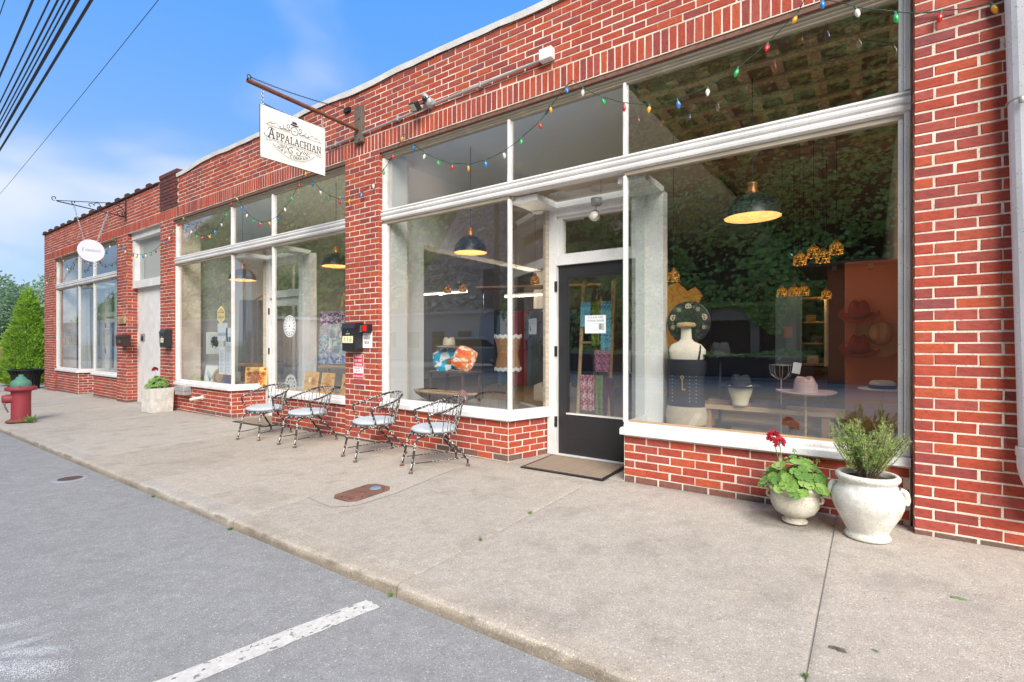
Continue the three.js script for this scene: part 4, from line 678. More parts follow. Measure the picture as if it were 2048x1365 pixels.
// conduit, junction box, flood lamp
{
  const o = thing('conduit', 'grey conduit with a white junction box running along the parapet brick', 'conduit', [0, 0, 0]);
  mesh('pipe', rod([-2.5, 3.865, 0.03], [-5.95, 3.79, 0.03], 0.014, 8), mat.galv, o); mesh('junction_box', rbox(-2.56, -2.42, 3.835, 3.945, 0.0, 0.075, 0.01), M({ color: C(0.72, 0.71, 0.68), roughness: 0.6 }), o);
  for (const x of [-3.3, -4.55, -5.75]) mesh('clip', rbox(x - 0.012, x + 0.012, 3.80 + (x + 5.95) * 0.0217 - 0.035, 3.80 + (x + 5.95) * 0.0217 + 0.025, 0.0, 0.048, 0.004), mat.galv, o);
  const f = thing('flood_lamp', 'black flood lamp on a white mount fixed to the conduit', 'flood lamp', [-4.02, 3.86, 0.0]);
  mesh('mount', [at(lathe([[0, 0.09], [0.03, 0.09], [0.055, 0.07], [0.058, 0]], 16), 0, 0, 0, PI / 2), at(lathe([[0, 0.08], [0.03, 0.08], [0.034, 0]], 12), 0.0, 0.03, 0.07, 0.5, 0, 0.6)], mat.galv, f); mesh('sensor', at(new THREE.SphereGeometry(0.03, 12, 10), -0.01, 0.02, 0.11), mat.black, f);
  const hd = mesh('head', at(rbox(-0.075, 0.075, -0.05, 0.05, -0.03, 0.03, 0.01), -0.15, -0.03, 0.12, 0.75, -0.35, 0), mat.blackMetal, f); mesh('lens', at(rbox(-0.058, 0.058, -0.036, 0.036, 0.029, 0.033, 0.003), -0.15, -0.03, 0.12, 0.75, -0.35, 0), M({ color: C(0.6, 0.57, 0.44), roughness: 0.35 }), hd); mesh('arm', rod([-0.08, -0.01, 0.1], [-0.02, 0.0, 0.05], 0.014), mat.blackMetal, f);
}
// hanging sign of the hat shop
function chainGeo(a, b, n, r = 0.011, sag = 0) { const gs = []; for (let k = 0; k < n; k++) { const t = (k + 0.5) / n, p = V(...a).lerp(V(...b), t); p.y -= sag * 4 * t * (1 - t); const g = new THREE.TorusGeometry(r, r * 0.26, 5, 8); g.scale(1, 1.5, 1); const d = V(...b).sub(V(...a)).normalize(), q = new THREE.Quaternion().setFromUnitVectors(V(0, 1, 0), d); g.rotateY(k % 2 ? PI / 2 : 0); g.applyQuaternion(q); g.translate(p.x, p.y, p.z); gs.push(g); } return gs; }
{
  const X = -5.27, o = thing('sign_bracket', 'rusty pipe bracket on a grey wooden wall plate above the middle pier', 'bracket', [X, 0, 0]);
  mesh('wall_plate', rbox(-0.075, 0.075, 3.70, 4.16, 0.002, 0.05, 0.006), mat.woodGrey, o); mesh('pipe', rod([0, 3.86, 0.03], [0, 3.905, 1.43], 0.024, 12), mat.rustPole, o);
  mesh('guy_chain', chainGeo([0, 3.95, 1.40], [-0.22, 4.19, 0.02], 64, 0.0085, 0.03), mat.blackMetal, o).userData.kind = 'stuff'; mesh('eye_bolt', [at(new THREE.TorusGeometry(0.02, 0.005, 6, 12), 0, 3.95, 1.41, 0, PI / 2), box(-0.32, -0.2, 4.165, 4.215, 0.0, 0.03)], mat.blackMetal, o);
  for (const y of [3.74, 4.0]) mesh('bolt', at(new THREE.CylinderGeometry(0.012, 0.012, 0.02, 6), 0.03, y, 0.055, PI / 2), mat.rust, o);
  const s = thing('hanging_sign', 'cream hanging sign reading Appalachian Hat Company with scrollwork', 'sign', [X, 0, 0]);
  const z0 = 0.52, z1 = 1.30, y0 = 3.15, y1 = 3.71;
  mesh('board', rbox(-0.008, 0.008, y0, y1, z0, z1, 0.003), M({ color: C(0.10, 0.11, 0.12), roughness: 0.6 }), s);
  const art = canvasTex(1024, 735, (x, w, h) => {
    fill(x, '#e9e4d9', 0, 0, w, h); for (let k = 0; k < 240; k++) { x.fillStyle = `rgba(${k % 2 ? '210,195,170' : '245,243,238'},0.10)`; x.beginPath(); x.arc(rng() * w, rng() * h, 20 + rng() * 60, 0, 7); x.fill(); }
    x.strokeStyle = x.fillStyle = '#33302e'; x.lineWidth = 5; const L = (p, lw = 5) => { x.lineWidth = lw; x.beginPath(); p.forEach(([a, b], i) => i ? x.lineTo(a, b) : x.moveTo(a, b)); x.stroke(); };
    const arc = (cx, cy, r, a, b, lw = 8, acw = false) => { x.lineWidth = lw; x.beginPath(); x.arc(cx, cy, r, a, b, acw); x.stroke(); };
    // mountains and rules
    L([[70, 250], [440, 250]]); L([[590, 250], [960, 250]]); L([[90, 262], [430, 262]], 3); L([[600, 262], [945, 262]], 3);
    for (const k of [1, -1]) { const f = (a) => k > 0 ? a : w - a; L([[90, 246], [150, 200], [178, 218], [215, 188], [250, 208], [300, 246]].map(p => [f(p[0]), p[1]]), 6); L([[150, 200], [160, 226], [178, 218]].map(p => [f(p[0]), p[1]]), 4); }
    for (const k of [1, -1]) { // scrolls at both sides of the medallion
      const f = (a) => 512 + k * a; x.lineWidth = 10; x.beginPath(); x.moveTo(f(68), 230); x.bezierCurveTo(f(120), 245, f(160), 220, f(205), 240); x.stroke(); x.beginPath(); x.moveTo(f(70), 222); x.bezierCurveTo(f(130), 210, f(130), 150, f(95), 150); x.bezierCurveTo(f(70), 152, f(72), 185, f(92), 184); x.stroke(); x.lineWidth = 8; x.beginPath(); x.moveTo(f(130), 225); x.bezierCurveTo(f(190), 225, f(185), 175, f(160), 182); x.stroke(); x.beginPath(); x.moveTo(f(205), 240); x.bezierCurveTo(f(235), 235, f(230), 205, f(212), 212); x.stroke();
    }
    x.lineWidth = 7; x.beginPath(); x.ellipse(512, 215, 58, 62, 0, 0, 7); x.stroke(); x.lineWidth = 3; x.beginPath(); x.ellipse(512, 215, 48, 52, 0, 0, 7); x.stroke(); L([[490, 215], [534, 215]], 4); L([[495, 203], [529, 227]], 3); L([[529, 203], [495, 227]], 3);
    x.beginPath(); x.ellipse(512, 128, 68, 17, 0, 0, 7); x.fill(); x.beginPath(); x.moveTo(472, 122); x.bezierCurveTo(470, 60, 500, 72, 512, 80); x.bezierCurveTo(524, 70, 556, 62, 552, 122); x.fill(); x.strokeStyle = '#e9e4d9'; L([[473, 116], [552, 116]], 5); x.strokeStyle = '#33302e';
    // the name
    x.save(); x.textAlign = 'left'; x.textBaseline = 'alphabetic'; x.font = 'normal 205px serif'; x.save(); x.translate(110, 428); x.scale(0.72, 1); x.fillText('A', 0, 0); x.lineWidth = 5; x.strokeText('A', 0, 0); x.restore(); x.font = 'normal 150px serif'; x.save(); x.translate(222, 424); const mw = x.measureText('PPALACHIAN').width; x.scale(735 / mw, 1); x.fillText('PPALACHIAN', 0, 0); x.lineWidth = 5; x.strokeText('PPALACHIAN', 0, 0); x.restore(); x.restore();
    x.lineWidth = 9; x.beginPath(); x.moveTo(150, 350); x.bezierCurveTo(120, 460, 40, 420, 55, 375); x.stroke(); x.beginPath(); x.moveTo(205, 300); x.bezierCurveTo(160, 262, 110, 280, 118, 310); x.stroke();
    L([[60, 442], [965, 442]]); L([[90, 456], [935, 456]], 3);
    for (const k of [1, -1]) { const f = (a) => 512 + k * a; for (const [a, r] of [[420, 16], [372, 14]]) arc(f(a), 460, r, 0, PI, 7);
      x.lineWidth = 11; x.beginPath(); x.moveTo(f(20), 470); x.bezierCurveTo(f(120), 462, f(110), 560, f(52), 552); x.bezierCurveTo(f(22), 545, f(30), 508, f(60), 518); x.stroke(); for (const a of [125, 155, 183, 208]) { x.lineWidth = 10; x.beginPath(); x.moveTo(f(a + 8), 466); x.quadraticCurveTo(f(a - 6), 490, f(a - 22), 515); x.stroke(); } }
    const band = (r, lw) => { x.lineWidth = lw; x.beginPath(); x.arc(512, 300, r, PI * 0.19, PI * 0.81); x.stroke(); }; x.save(); x.translate(512, 300); x.scale(1, 0.86); x.translate(-512, -300); band(318, 6); band(395, 6); band(412, 3);
    const str = 'HAT COMPANY', n = str.length; for (let i = 0; i < n; i++) { const a = PI * (0.735 - 0.47 * i / (n - 1)); x.save(); x.translate(512 + 357 * cos(a), 300 + 357 * sin(a)); x.rotate(a - PI / 2); word(x, str[i], 0, 0, 66, 'sans-serif', 'bold', '#33302e'); x.restore(); } x.restore();
    for (const [a, b] of [[20, 22], [1004, 22], [20, 713], [1004, 713]]) { x.beginPath(); x.arc(a, b, 7, 0, 7); x.fill(); }
  });
  const artM = M({ map: art, roughness: 0.6 });
  for (const k of [1, -1]) { const g = new THREE.PlaneGeometry(z1 - z0 - 0.006, y1 - y0 - 0.006); g.rotateY(k * PI / 2); g.translate(k * 0.0095, (y0 + y1) / 2, (z0 + z1) / 2); mesh('print', g, artM, s, false); }
  for (const z of [z0 + 0.03, z1 - 0.03]) mesh('chain', chainGeo([0, y1 - 0.01, z], [0, 3.87 + (z - 0.5) * 0.03, z + 0.0], 9, 0.0105), mat.steel, s).userData.kind = 'stuff';
  mesh('chain', chainGeo([0.0, y1 + 0.02, z1 - 0.05], [0, y1 + 0.0, z0 + 0.3], 26, 0.008, 0.012), mat.blackMetal, s).userData.kind = 'stuff';
}
// oval sign on a wrought iron bracket
{
  const X = -13.36, o = thing('scroll_bracket', 'thin wrought iron scroll bracket above the far brick pier', 'bracket', [X, 0, 0]), I = mat.rustPole;
  const sp = (cy, cz, r, a0, turns, dir = 1) => { const p = []; for (let k = 0; k <= 22; k++) { const t = k / 22, a = a0 + dir * turns * 2 * PI * t, q = r * (1 - 0.75 * t); p.push([0, cy + q * sin(a), cz + q * cos(a)]); } return tube(p, 0.008, 5, false, 40); };
  mesh('back_bar', box(-0.015, 0.015, 3.83, 4.27, 0.0, 0.02), mat.blackMetal, o); mesh('top_rod', rod([0, 4.22, 0.01], [0, 4.03, 1.18], 0.008), mat.blackMetal, o); mesh('lower_rod', tube([[0, 3.93, 0.01], [0, 3.96, 0.4], [0, 4.0, 0.9], [0, 4.02, 1.16]], 0.011, 6), mat.blackMetal, o);
  mesh('scroll', [sp(4.07, 1.20, 0.05, -PI / 2, 0.9), tube([[0, 3.94, 0.02], [0, 4.08, 0.06], [0, 4.17, 0.2], [0, 4.14, 0.35]], 0.009, 5)], mat.blackMetal, o); mesh('scroll', sp(3.99, 0.1, 0.09, PI, 1.2), mat.blackMetal, o); mesh('scroll', [sp(4.07, 0.50, 0.07, 0, 0.8), sp(4.05, 0.62, 0.06, PI, 0.8, -1)], mat.blackMetal, o); mesh('scroll', sp(4.05, 0.9, 0.04, -PI / 2, 0.9), mat.blackMetal, o);
  const s = thing('oval_sign', 'white oval hanging sign with grey chiropractic lettering', 'sign', [X, 3.10, 0.615]);
  const g = new THREE.CylinderGeometry(0.5, 0.5, 0.016, 48); g.rotateZ(PI / 2); g.scale(1, 0.46, 0.46); mesh('board', g, M({ color: C(0.78, 0.78, 0.80), roughness: 0.5 }), s);
  const tx = M({ roughness: 0.5, alphaTest: 0.35, map: canvasTex(512, 220, (x, w, h) => { x.clearRect(0, 0, w, h); x.strokeStyle = '#8a9aa2'; x.lineWidth = 7; for (const q of [0, 1]) { x.beginPath(); x.moveTo(40 + q * 45, 40); x.bezierCurveTo(100, 70, 10, 120, 70 + q * 20, 170); x.stroke(); } word(x, 'CHIROPRACTIC', 300, 128, 58, 'serif', 'normal', '#7d868b', 380); x.lineWidth = 4; x.beginPath(); x.moveTo(120, 86); x.lineTo(480, 86); x.stroke(); }) });
  for (const k of [1, -1]) { const q = new THREE.PlaneGeometry(0.36, 0.155); q.rotateY(k * PI / 2); q.translate(k * 0.0095, 0.01, 0.0); mesh('lettering', q, tx, s, false); }
  mesh('chain', chainGeo([0, 0.19, 0.11], [0, 0.90, 0.285], 30, 0.012), mat.steel, s).userData.kind = 'stuff'; mesh('chain', chainGeo([0, 0.19, -0.10], [0, 0.87, -0.29], 30, 0.014), mat.steel, s).userData.kind = 'stuff';
}
// coloured light strings
{
  const cols = [[0.02, 0.42, 0.10], [0.80, 0.76, 0.66], [0.03, 0.24, 0.62], [0.80, 0.36, 0.01], [0.62, 0.02, 0.015]].map(c => M({ color: C(...c), roughness: 0.25, clearcoat: 0.6, transmission: 0.15, thickness: 0 }));
  const socketM = M({ color: C(0.015, 0.10, 0.06), roughness: 0.6 }), bulbG = plain(lathe([[0.001, -0.062], [0.008, -0.056], [0.0145, -0.042], [0.0165, -0.028], [0.014, -0.014], [0.0085, -0.004], [0.0085, 0]], 12)), sockG = plain(lathe([[0, 0.02], [0.0075, 0.018], [0.0095, -0.004], [0.0085, -0.006]], 8));
  let count = 0;
  const string = (label, spans) => {
    const o = thing('light_string', label, 'string lights', [0, 0, 0], 0, 'coloured bulb strings along the front'); let pts = [];
    for (const [a, b, sag] of spans) for (let k = pts.length ? 1 : 0; k <= 24; k++) { const t = k / 24; pts.push(V(a[0] + (b[0] - a[0]) * t, a[1] + (b[1] - a[1]) * t - sag * 4 * t * (1 - t) + R(-0.004, 0.004), 0.045 + R(-0.006, 0.006) + (a[0] > 0 || b[0] > 0.1 ? 0.06 : 0))); }
    const c = new THREE.CatmullRomCurve3(pts); const L = c.getLength();
    const tw = pts.map((p, i) => p.clone().add(V(0, 0.003 * sin(i * 2.4), 0.003 * cos(i * 2.4)))); 
    mesh('cord', [new THREE.TubeGeometry(c, pts.length * 2, 0.0032, 5), new THREE.TubeGeometry(new THREE.CatmullRomCurve3(tw), pts.length * 4, 0.0026, 4)], mat.wire, o);
    for (let d = 0.08; d < L; d += 0.232) {
      const p = c.getPointAt(d / L), b = new THREE.Mesh(bulbG, cols[count++ % 5]); b.name = 'bulb'; b.castShadow = true; b.position.copy(p).add(V(0, -0.02, 0.006)); b.rotation.set(R(-0.35, 0.35), 0, R(-0.4, 0.4)); o.add(b);
      const s = new THREE.Mesh(sockG, socketM); s.name = 'socket'; b.add(s);
    }
    return o;
  };
  const r1 = string('string of coloured bulbs swagged across the wide window by the brick corner', [[[1.3, 3.35], [-0.35, 3.575], 0.30], [[-0.35, 3.575], [-2.22, 3.57], 0.44], [[-2.22, 3.57], [-2.44, 3.40], 0.0]]);
  mesh('plug', rod([-2.44, 3.40, 0.045], [-2.50, 3.33, 0.045], 0.011), mat.wire, r1);
  string('string of coloured bulbs swagged over the middle pier and both far shopfronts', [[[-2.50, 3.33], [-4.43, 3.60], 0.40], [[-4.43, 3.60], [-6.43, 3.585], 0.56], [[-6.43, 3.585], [-8.41, 3.595], 0.58], [[-8.41, 3.595], [-10.35, 3.52], 0.52], [[-10.35, 3.52], [-13.98, 3.58], 0.56], [[-13.98, 3.58], [-16.45, 3.5], 0.46], [[-16.45, 3.5], [-17.9, 3.54], 0.42], [[-17.9, 3.54], [-19.6, 2.9], 0.1]]);
}
// ---------- inside the shops ----------
const shadeOut = M({ color: C(0.028, 0.030, 0.032), roughness: 0.35 }), shadeIn = M({ color: C(0.80, 0.62, 0.42), roughness: 0.7 }), copper = M({ color: C(0.50, 0.20, 0.06), roughness: 0.35, metalness: 0.6 });
function pendant(x, y, z, label, r = 0.225, top = 3.56) {      // y = rim
  const o = thing('pendant_lamp', label, 'pendant lamp', [x, y, z], 0, 'dark dome pendant lamps in the windows');
  mesh('shade', lathe([[r, 0], [r * 0.985, 0.03], [r * 0.9, 0.09], [r * 0.7, 0.15], [r * 0.42, 0.19], [r * 0.2, 0.205], [0.02, 0.21]], 36), shadeOut, o);
  mesh('lining', lathe([[r - 0.003, 0.002], [r * 0.97, 0.028], [r * 0.885, 0.086], [r * 0.69, 0.144], [r * 0.41, 0.183], [0.02, 0.2]], 36), shadeIn, o);
  mesh('cap', lathe([[0.05, 0.2], [0.05, 0.225], [0.038, 0.235], [0.038, 0.285], [0.042, 0.29], [0.034, 0.30], [0, 0.302]], 18), copper, o);
  mesh('cord', rod([0, 0.3, 0], [0, top - y, 0], 0.004), mat.black, o);
  mesh('bulb', at(new THREE.SphereGeometry(0.032, 14, 12), 0, 0.09, 0), M({ color: C(0.9, 0.8, 0.6), emissive: C(1.0, 0.62, 0.28), emissiveIntensity: 1.6 }), o);
  const l = new THREE.PointLight(C(1, 0.52, 0.22), 0.13); l.position.set(0, 0.09, 0); l.castShadow = true; o.add(l);
}
pendant(-3.966, 2.27, -0.6, 'dark dome pendant lamp behind the window above the tie-dye cushions', 0.2);
pendant(-0.831, 2.25, -0.6, 'large dark dome pendant lamp in the wide window above the hats', 0.225, 3.44);
pendant(-6.5, 2.31, -0.5, 'dark dome pendant lamp half hidden by the middle brick pier', 0.21);
pendant(-9.27, 2.30, -0.5, 'dark dome pendant lamp above the grey curtains', 0.23);
const perf = (() => { const n = 256, a = new Float32Array(n * n); for (let k = 0; k < 260; k++) { const cx = rng() * n, cy = rng() * n, r = R(1.5, 3.6); for (let j = -9; j <= 9; j++) for (let i = -9; i <= 9; i++) if (hypot(i, j) < r) a[((floor(cy) + j + n) % n) * n + (floor(cx) + i + n) % n] = 1; } return tex(n, n, (i, j) => { const v = a[j * n + i]; return [v, v * 0.62, v * 0.16]; }); })();
perf.repeat.set(1, 1);
const perfM = M({ color: C(0.06, 0.025, 0.008), roughness: 0.5, emissive: C(1, 1, 1), emissiveMap: perf, emissiveIntensity: 1.7 });
function amber(x, y, z, label, s = 0.9, top = 3.55) {
  const o = thing('amber_lamp', label, 'pendant lamp', [x, y, z], 0, 'small pierced amber lamps hanging in the shop');
  const g = lathe([[0.074 * s, 0], [0.07 * s, 0.05 * s], [0.066 * s, 0.09 * s], [0.054 * s, 0.115 * s], [0.03 * s, 0.13 * s]], 20); mesh('shade', g, perfM, o, false); mesh('cap', at(lathe([[0.032 * s, 0.128 * s], [0.02 * s, 0.16 * s], [0.012 * s, 0.17 * s], [0, 0.17 * s]], 16), 0, 0, 0), copper, o);
  mesh('bulb', at(new THREE.SphereGeometry(0.022 * s, 10, 8), 0, 0.04 * s, 0), M({ color: C(0.9, 0.6, 0.2), emissive: C(1, 0.5, 0.1), emissiveIntensity: 2 }), o); mesh('cord', rod([0, 0.14 * s, 0], [0, top - y, 0], 0.0025), mat.black, o);
  const l = new THREE.PointLight(C(1, 0.5, 0.15), 0.03); l.position.set(0, 0.04 * s, 0); o.add(l);
}
[[-0.62, 2.0, -2, 'lowest of the amber lamps clustered above the blue cabinet'], [-0.50, 2.07, -2.05, 'second amber lamp of the upper cluster above the blue cabinet'], [-0.41, 2.0, -1.95, 'third amber lamp of the upper cluster above the blue cabinet'], [-0.30, 2.09, -2.05, 'highest amber lamp of the cluster above the blue cabinet'], [-0.95, 1.77, -3.25, 'amber lamp of the lower cluster on its door side'], [-0.82, 1.78, -3.3, 'middle amber lamp of the lower cluster'], [-0.70, 1.77, -3.2, 'amber lamp of the lower cluster nearest the brick corner'], [-0.447, 1.70, -3, 'single round amber lamp above the pink hat', 0.8], [-1.79, 1.86, -1.5, 'amber lamp just beside the white column in the wide window'], [-6.1, 2.05, -2.5, 'amber lamp above the light tube, on the side of the pier'], [-5.75, 2.05, -2.5, 'amber lamp above the light tube, nearer the shop door'], [-3.94, 2.02, -2.0, 'amber lamp seen through the splayed pane beside the shop door'], [-2.86, 1.6, -1.9, 'amber lamp seen through the door beside the ladder rail']].forEach(a => amber(...a));
{ const m = M({ color: C(0.9, 0.85, 0.75), emissive: C(1.0, 0.82, 0.58), emissiveIntensity: 1.6 }); for (const [x0, z0, x1, z1, y, l] of [[-7.3, -2.9, -6.0, -2.9, 2.1, 'long light tube hung across the back of the shop'], [-6.1, -4.2, -5.2, -4.2, 2.1, 'shorter light tube hung deeper in the shop']]) { const o = thing('light_tube', l, 'light', [0, 0, 0]); mesh('tube', rod([x0, y, z0], [x1, y, z1], 0.018), m, o); mesh('housing', box(min(x0, x1), max(x0, x1), y + 0.02, y + 0.05, z0 - 0.02, z0 + 0.02), mat.white, o); const q = new THREE.PointLight(C(1, 0.85, 0.65), 3.0); q.position.set((x0 + x1) / 2, y - 0.03, z0); q.castShadow = true; o.add(q); } }

// hats
function hat(name, label, p, crownC, o2 = {}) {
  const { turn = 0, tilt = 0, brim = 0.17, h = 0.11, band = [0.03, 0.02, 0.02], flat = false, roll = 0 } = o2;
  const o = thing(name, label, 'hat', p, turn); o.rotation.z = tilt; o.rotation.x = roll; const m = M({ map: T.fabric, color: C(...crownC), roughness: 0.95 });
  const br = lathe([[0.07, 0.004], [0.1, 0.002], [brim * 0.85, 0.0], [brim, flat ? 0.002 : 0.014], [brim, flat ? -0.004 : 0.009], [brim * 0.85, -0.005], [0.085, -0.003]], 40); { const q = br.attributes.position; for (let i = 0; i < q.count; i++) { const x = q.getX(i), z = q.getZ(i), r = hypot(x, z); if (!flat && r > 0.1) q.setY(i, q.getY(i) + 0.09 * (x * x) - 0.03 * z * z / brim); } br.scale(1, 1, 1.12); br.computeVertexNormals(); } mesh('brim', br, m, o);
  const cr = lathe([[0.088, 0], [0.086, h * 0.5], [0.078, h * 0.85], [0.06, h * 1.0], [0.03, h * 0.96], [0, h * 0.92]], 32); { const q = cr.attributes.position; for (let i = 0; i < q.count; i++) { const x = q.getX(i), y = q.getY(i), z = q.getZ(i); if (!flat && y > h * 0.6) q.setXYZ(i, x * (z > 0 ? 0.72 : 0.95), y - 0.025 * Math.exp(-x * x / 0.0006) + 0.1 * (z < 0 ? -z * 0.1 : z * 0.15), z); } cr.scale(0.95, 1, 1.15); cr.computeVertexNormals(); } mesh('crown', cr, m, o);
  const bd = lathe([[0.0895, 0.004], [0.0885, 0.03]], 32); bd.scale(0.95, 1, 1.15); mesh('band', bd, M({ color: C(...band), roughness: 0.6, side: THREE.DoubleSide }), o); return o;
}
// wide window
{
  const D = 0.42, bench = thing('display_bench', 'long low wooden display bench in the wide shop window', 'bench', [-0.75, D, -0.75], 0.0);
  mesh('top', rbox(-0.58, 0.58, 0.175, 0.215, -0.16, 0.16, 0.006), mat.woodPale, bench); mesh('apron', rbox(-0.5, 0.5, 0.07, 0.174, -0.015, 0.015, 0.004), mat.woodPale, bench);
  for (const x of [-0.45, 0.45]) mesh('leg', [rbox(x - 0.03, x + 0.03, 0, 0.174, -0.14, 0.14, 0.005)], mat.wood, bench); mesh('riser', rbox(-0.46, -0.28, 0.216, 0.256, -0.08, 0.08, 0.004), mat.wood, bench); mesh('riser', rbox(-0.1, 0.16, 0.216, 0.246, -0.1, 0.1, 0.004), mat.woodDark, bench);
  const h = thing('head_form', 'cream hat block shaped like a head on the display bench', 'head form', [-0.93, 0.636, -0.62]); mesh('block', lathe([[0, 0], [0.062, 0], [0.063, 0.02], [0.07, 0.06], [0.092, 0.12], [0.1, 0.155], [0.098, 0.175], [0.07, 0.2], [0, 0.21]], 28), M({ color: C(0.68, 0.58, 0.40), roughness: 0.8 }), h);
  hat('bowler_hat', 'charcoal felt hat on the cream head form', [-0.93, 0.81, -0.62], [0.03, 0.033, 0.036], { brim: 0.16, h: 0.1 });
  const st = thing('hat_stand', 'dark metal hat stand carrying the glittering black hat', 'stand', [-1.12, D, -0.72]); mesh('post', rod([0, 0, 0], [0, 0.63, 0], 0.012), mat.blackMetal, st); mesh('foot', lathe([[0, 0], [0.1, 0], [0.1, 0.012], [0, 0.02]], 20), mat.blackMetal, st);
  hat('glitter_hat', 'black fedora with glittering crown on the tall stand', [-1.12, 1.07, -0.72], [0.035, 0.035, 0.037], { brim: 0.19, h: 0.12 });
  hat('pink_hat', 'pale pink wide-brimmed felt hat near the window glass', [-0.43, 0.79, -0.52], [0.62, 0.42, 0.38], { brim: 0.21, h: 0.13, turn: 0.4, band: [0.5, 0.33, 0.3] });
  { const q = thing('hat_rest', 'thin wooden pole stand under the pale pink hat', 'stand', [-0.43, D, -0.52]); mesh('post', rod([0, 0, 0], [0, 0.37, 0], 0.01), mat.woodPale, q); mesh('foot', lathe([[0, 0], [0.07, 0], [0.07, 0.012], [0, 0.016]], 18), mat.woodPale, q); }
  hat('straw_hat', 'white straw hat with dark cord near the brick corner', [0.06, 0.85, -0.5], [0.75, 0.70, 0.60], { brim: 0.15, h: 0.06, flat: true }); { const q = thing('hat_rest', 'wooden pole stand under the white straw hat', 'stand', [0.06, D, -0.5]); mesh('post', rod([0, 0, 0], [0, 0.43, 0], 0.01), mat.wood, q); mesh('foot', lathe([[0, 0], [0.07, 0], [0.07, 0.012], [0, 0.016]], 18), mat.wood, q); }
  const pn = thing('reflection_stand_in', 'tall rust-red panel added to stand in for interior and reflected orange building, with hats hung on it', 'panel', [-0.02, 0.04, -1.62]); mesh('board', rbox(-0.19, 0.21, 0, 1.9, -0.02, 0.02, 0.005), M({ color: C(0.62, 0.20, 0.10), roughness: 0.75 }), pn);  // added board, its colour stands in for the reflected orange building and shop interior
  hat('tan_hat', 'tan felt hat hung with its crown facing the window', [0.06, 1.26, -1.58], [0.55, 0.32, 0.15], { brim: 0.19, h: 0.13, roll: PI / 2 - 0.2 }); hat('red_hat', 'dark red felt hat hung high on the rust-red panel', [-0.1, 1.44, -1.56], [0.3, 0.03, 0.02], { brim: 0.16, h: 0.13, roll: 0.5 }); hat('red_hat', 'dark red felt hat hung lower on the rust-red panel', [-0.1, 1.12, -1.56], [0.26, 0.03, 0.02], { brim: 0.16, h: 0.13, roll: 0.45 });
  const cab = thing('blue_cabinet', 'pale blue cabinet with open shelves beside it at the back', 'cabinet', [-0.86, 0.04, -3.1]); mesh('door', rbox(-0.14, 0.15, 0.85, 1.72, -0.02, 0.02, 0.006), M({ color: C(0.24, 0.42, 0.60), roughness: 0.5 }), cab); mesh('notice', box(-0.05, 0.05, 1.2, 1.34, 0.021, 0.024), M({ color: C(0.6, 0.5, 0.48) }), cab); mesh('lower_part', rbox(-0.14, 0.4, 0, 0.84, -0.3, 0.0, 0.006), mat.woodDark, cab); mesh('side', box(0.385, 0.41, 0.85, 1.72, -0.3, 0.0), mat.plaster, cab); for (const y of [0.86, 1.12, 1.38, 1.68]) mesh('shelf', box(0.155, 0.384, y, y + 0.02, -0.3, 0.0), mat.woodPale, cab);
  for (const [x, y, s, c, l] of [[-0.60, 0.92, 0.06, [0.6, 0.55, 0.5], 'pale box on the lowest cabinet shelf'], [-0.56, 1.18, 0.05, [0.1, 0.12, 0.15], 'dark box on the middle cabinet shelf'], [-0.62, 1.44, 0.05, [0.3, 0.2, 0.12], 'brown box on the upper cabinet shelf']]) { const q = mesh('storage_box', [rbox(-s, s, 0, s * 1.6, -s, s, 0.006), rbox(-s - 0.004, s + 0.004, s * 1.3, s * 1.65, -s - 0.004, s + 0.004, 0.004)], M({ color: C(...c) })); q.position.set(x, y, -3.2); tag(q, l, 'box'); }
  // dress form with the wide black hat
  const dr = thing('dress_form', 'cream dress form in a studded black dress with a gold key', 'mannequin', [-1.38, D, -0.58]);
  const bust = lathe([[0.055, 0.72], [0.06, 0.75], [0.105, 0.77], [0.16, 0.74], [0.175, 0.70], [0.16, 0.62], [0.15, 0.55]].reverse().concat([[0.045, 0.86], [0.04, 0.9], [0, 0.9]].map((p, i) => p)).sort((a, b) => a[1] - b[1]), 28); bust.scale(1, 1, 0.6); mesh('bust', lathe([[0.14, 0.5], [0.15, 0.6], [0.17, 0.66], [0.172, 0.70], [0.13, 0.75], [0.07, 0.775], [0.05, 0.8], [0.046, 0.86], [0.046, 0.9], [0, 0.905]], 28).scale(1, 1, 0.62), M({ color: C(0.72, 0.64, 0.52), roughness: 0.8 }), dr);
  mesh('neck_cap', at(lathe([[0, 0], [0.075, 0.005], [0.088, 0.02], [0.075, 0.045], [0, 0.055]], 24), 0, 0.90, 0), mat.woodPale, dr); mesh('dress', lathe([[0.17, 0.02], [0.18, 0.1], [0.165, 0.2], [0.15, 0.33], [0.155, 0.42], [0.172, 0.52], [0.178, 0.60], [0.168, 0.615], [0.15, 0.60]], 32).scale(1, 1, 0.66), M({ map: T.fabric, color: C(0.018, 0.018, 0.022), roughness: 0.7, side: THREE.DoubleSide }), dr);
  mesh('hem', lathe([[0.173, 0.03], [0.184, 0.10], [0.17, 0.19]], 28).scale(1.01, 1, 0.68), M({ map: T.fabric, color: C(0.62, 0.5, 0.36), roughness: 0.9, side: THREE.DoubleSide }), dr);
  const gold = M({ color: C(0.75, 0.5, 0.12), roughness: 0.3, metalness: 0.8 }); mesh('key', [rod([0.0, 0.44, 0.122], [0, 0.34, 0.112], 0.005), at(new THREE.TorusGeometry(0.013, 0.004, 6, 12), 0, 0.455, 0.122), box(0, 0.025, 0.34, 0.352, 0.108, 0.116)], gold, dr);
  for (const x of [-0.1, 0.06, 0.11]) for (let k = 0; k < 11; k++) mesh('stud', at(new THREE.SphereGeometry(0.0045, 6, 5), x, 0.24 + k * 0.032, 0.66 * sqrt(max(0, 0.158 ** 2 - x * x)) + 0.003), mat.steel, dr);
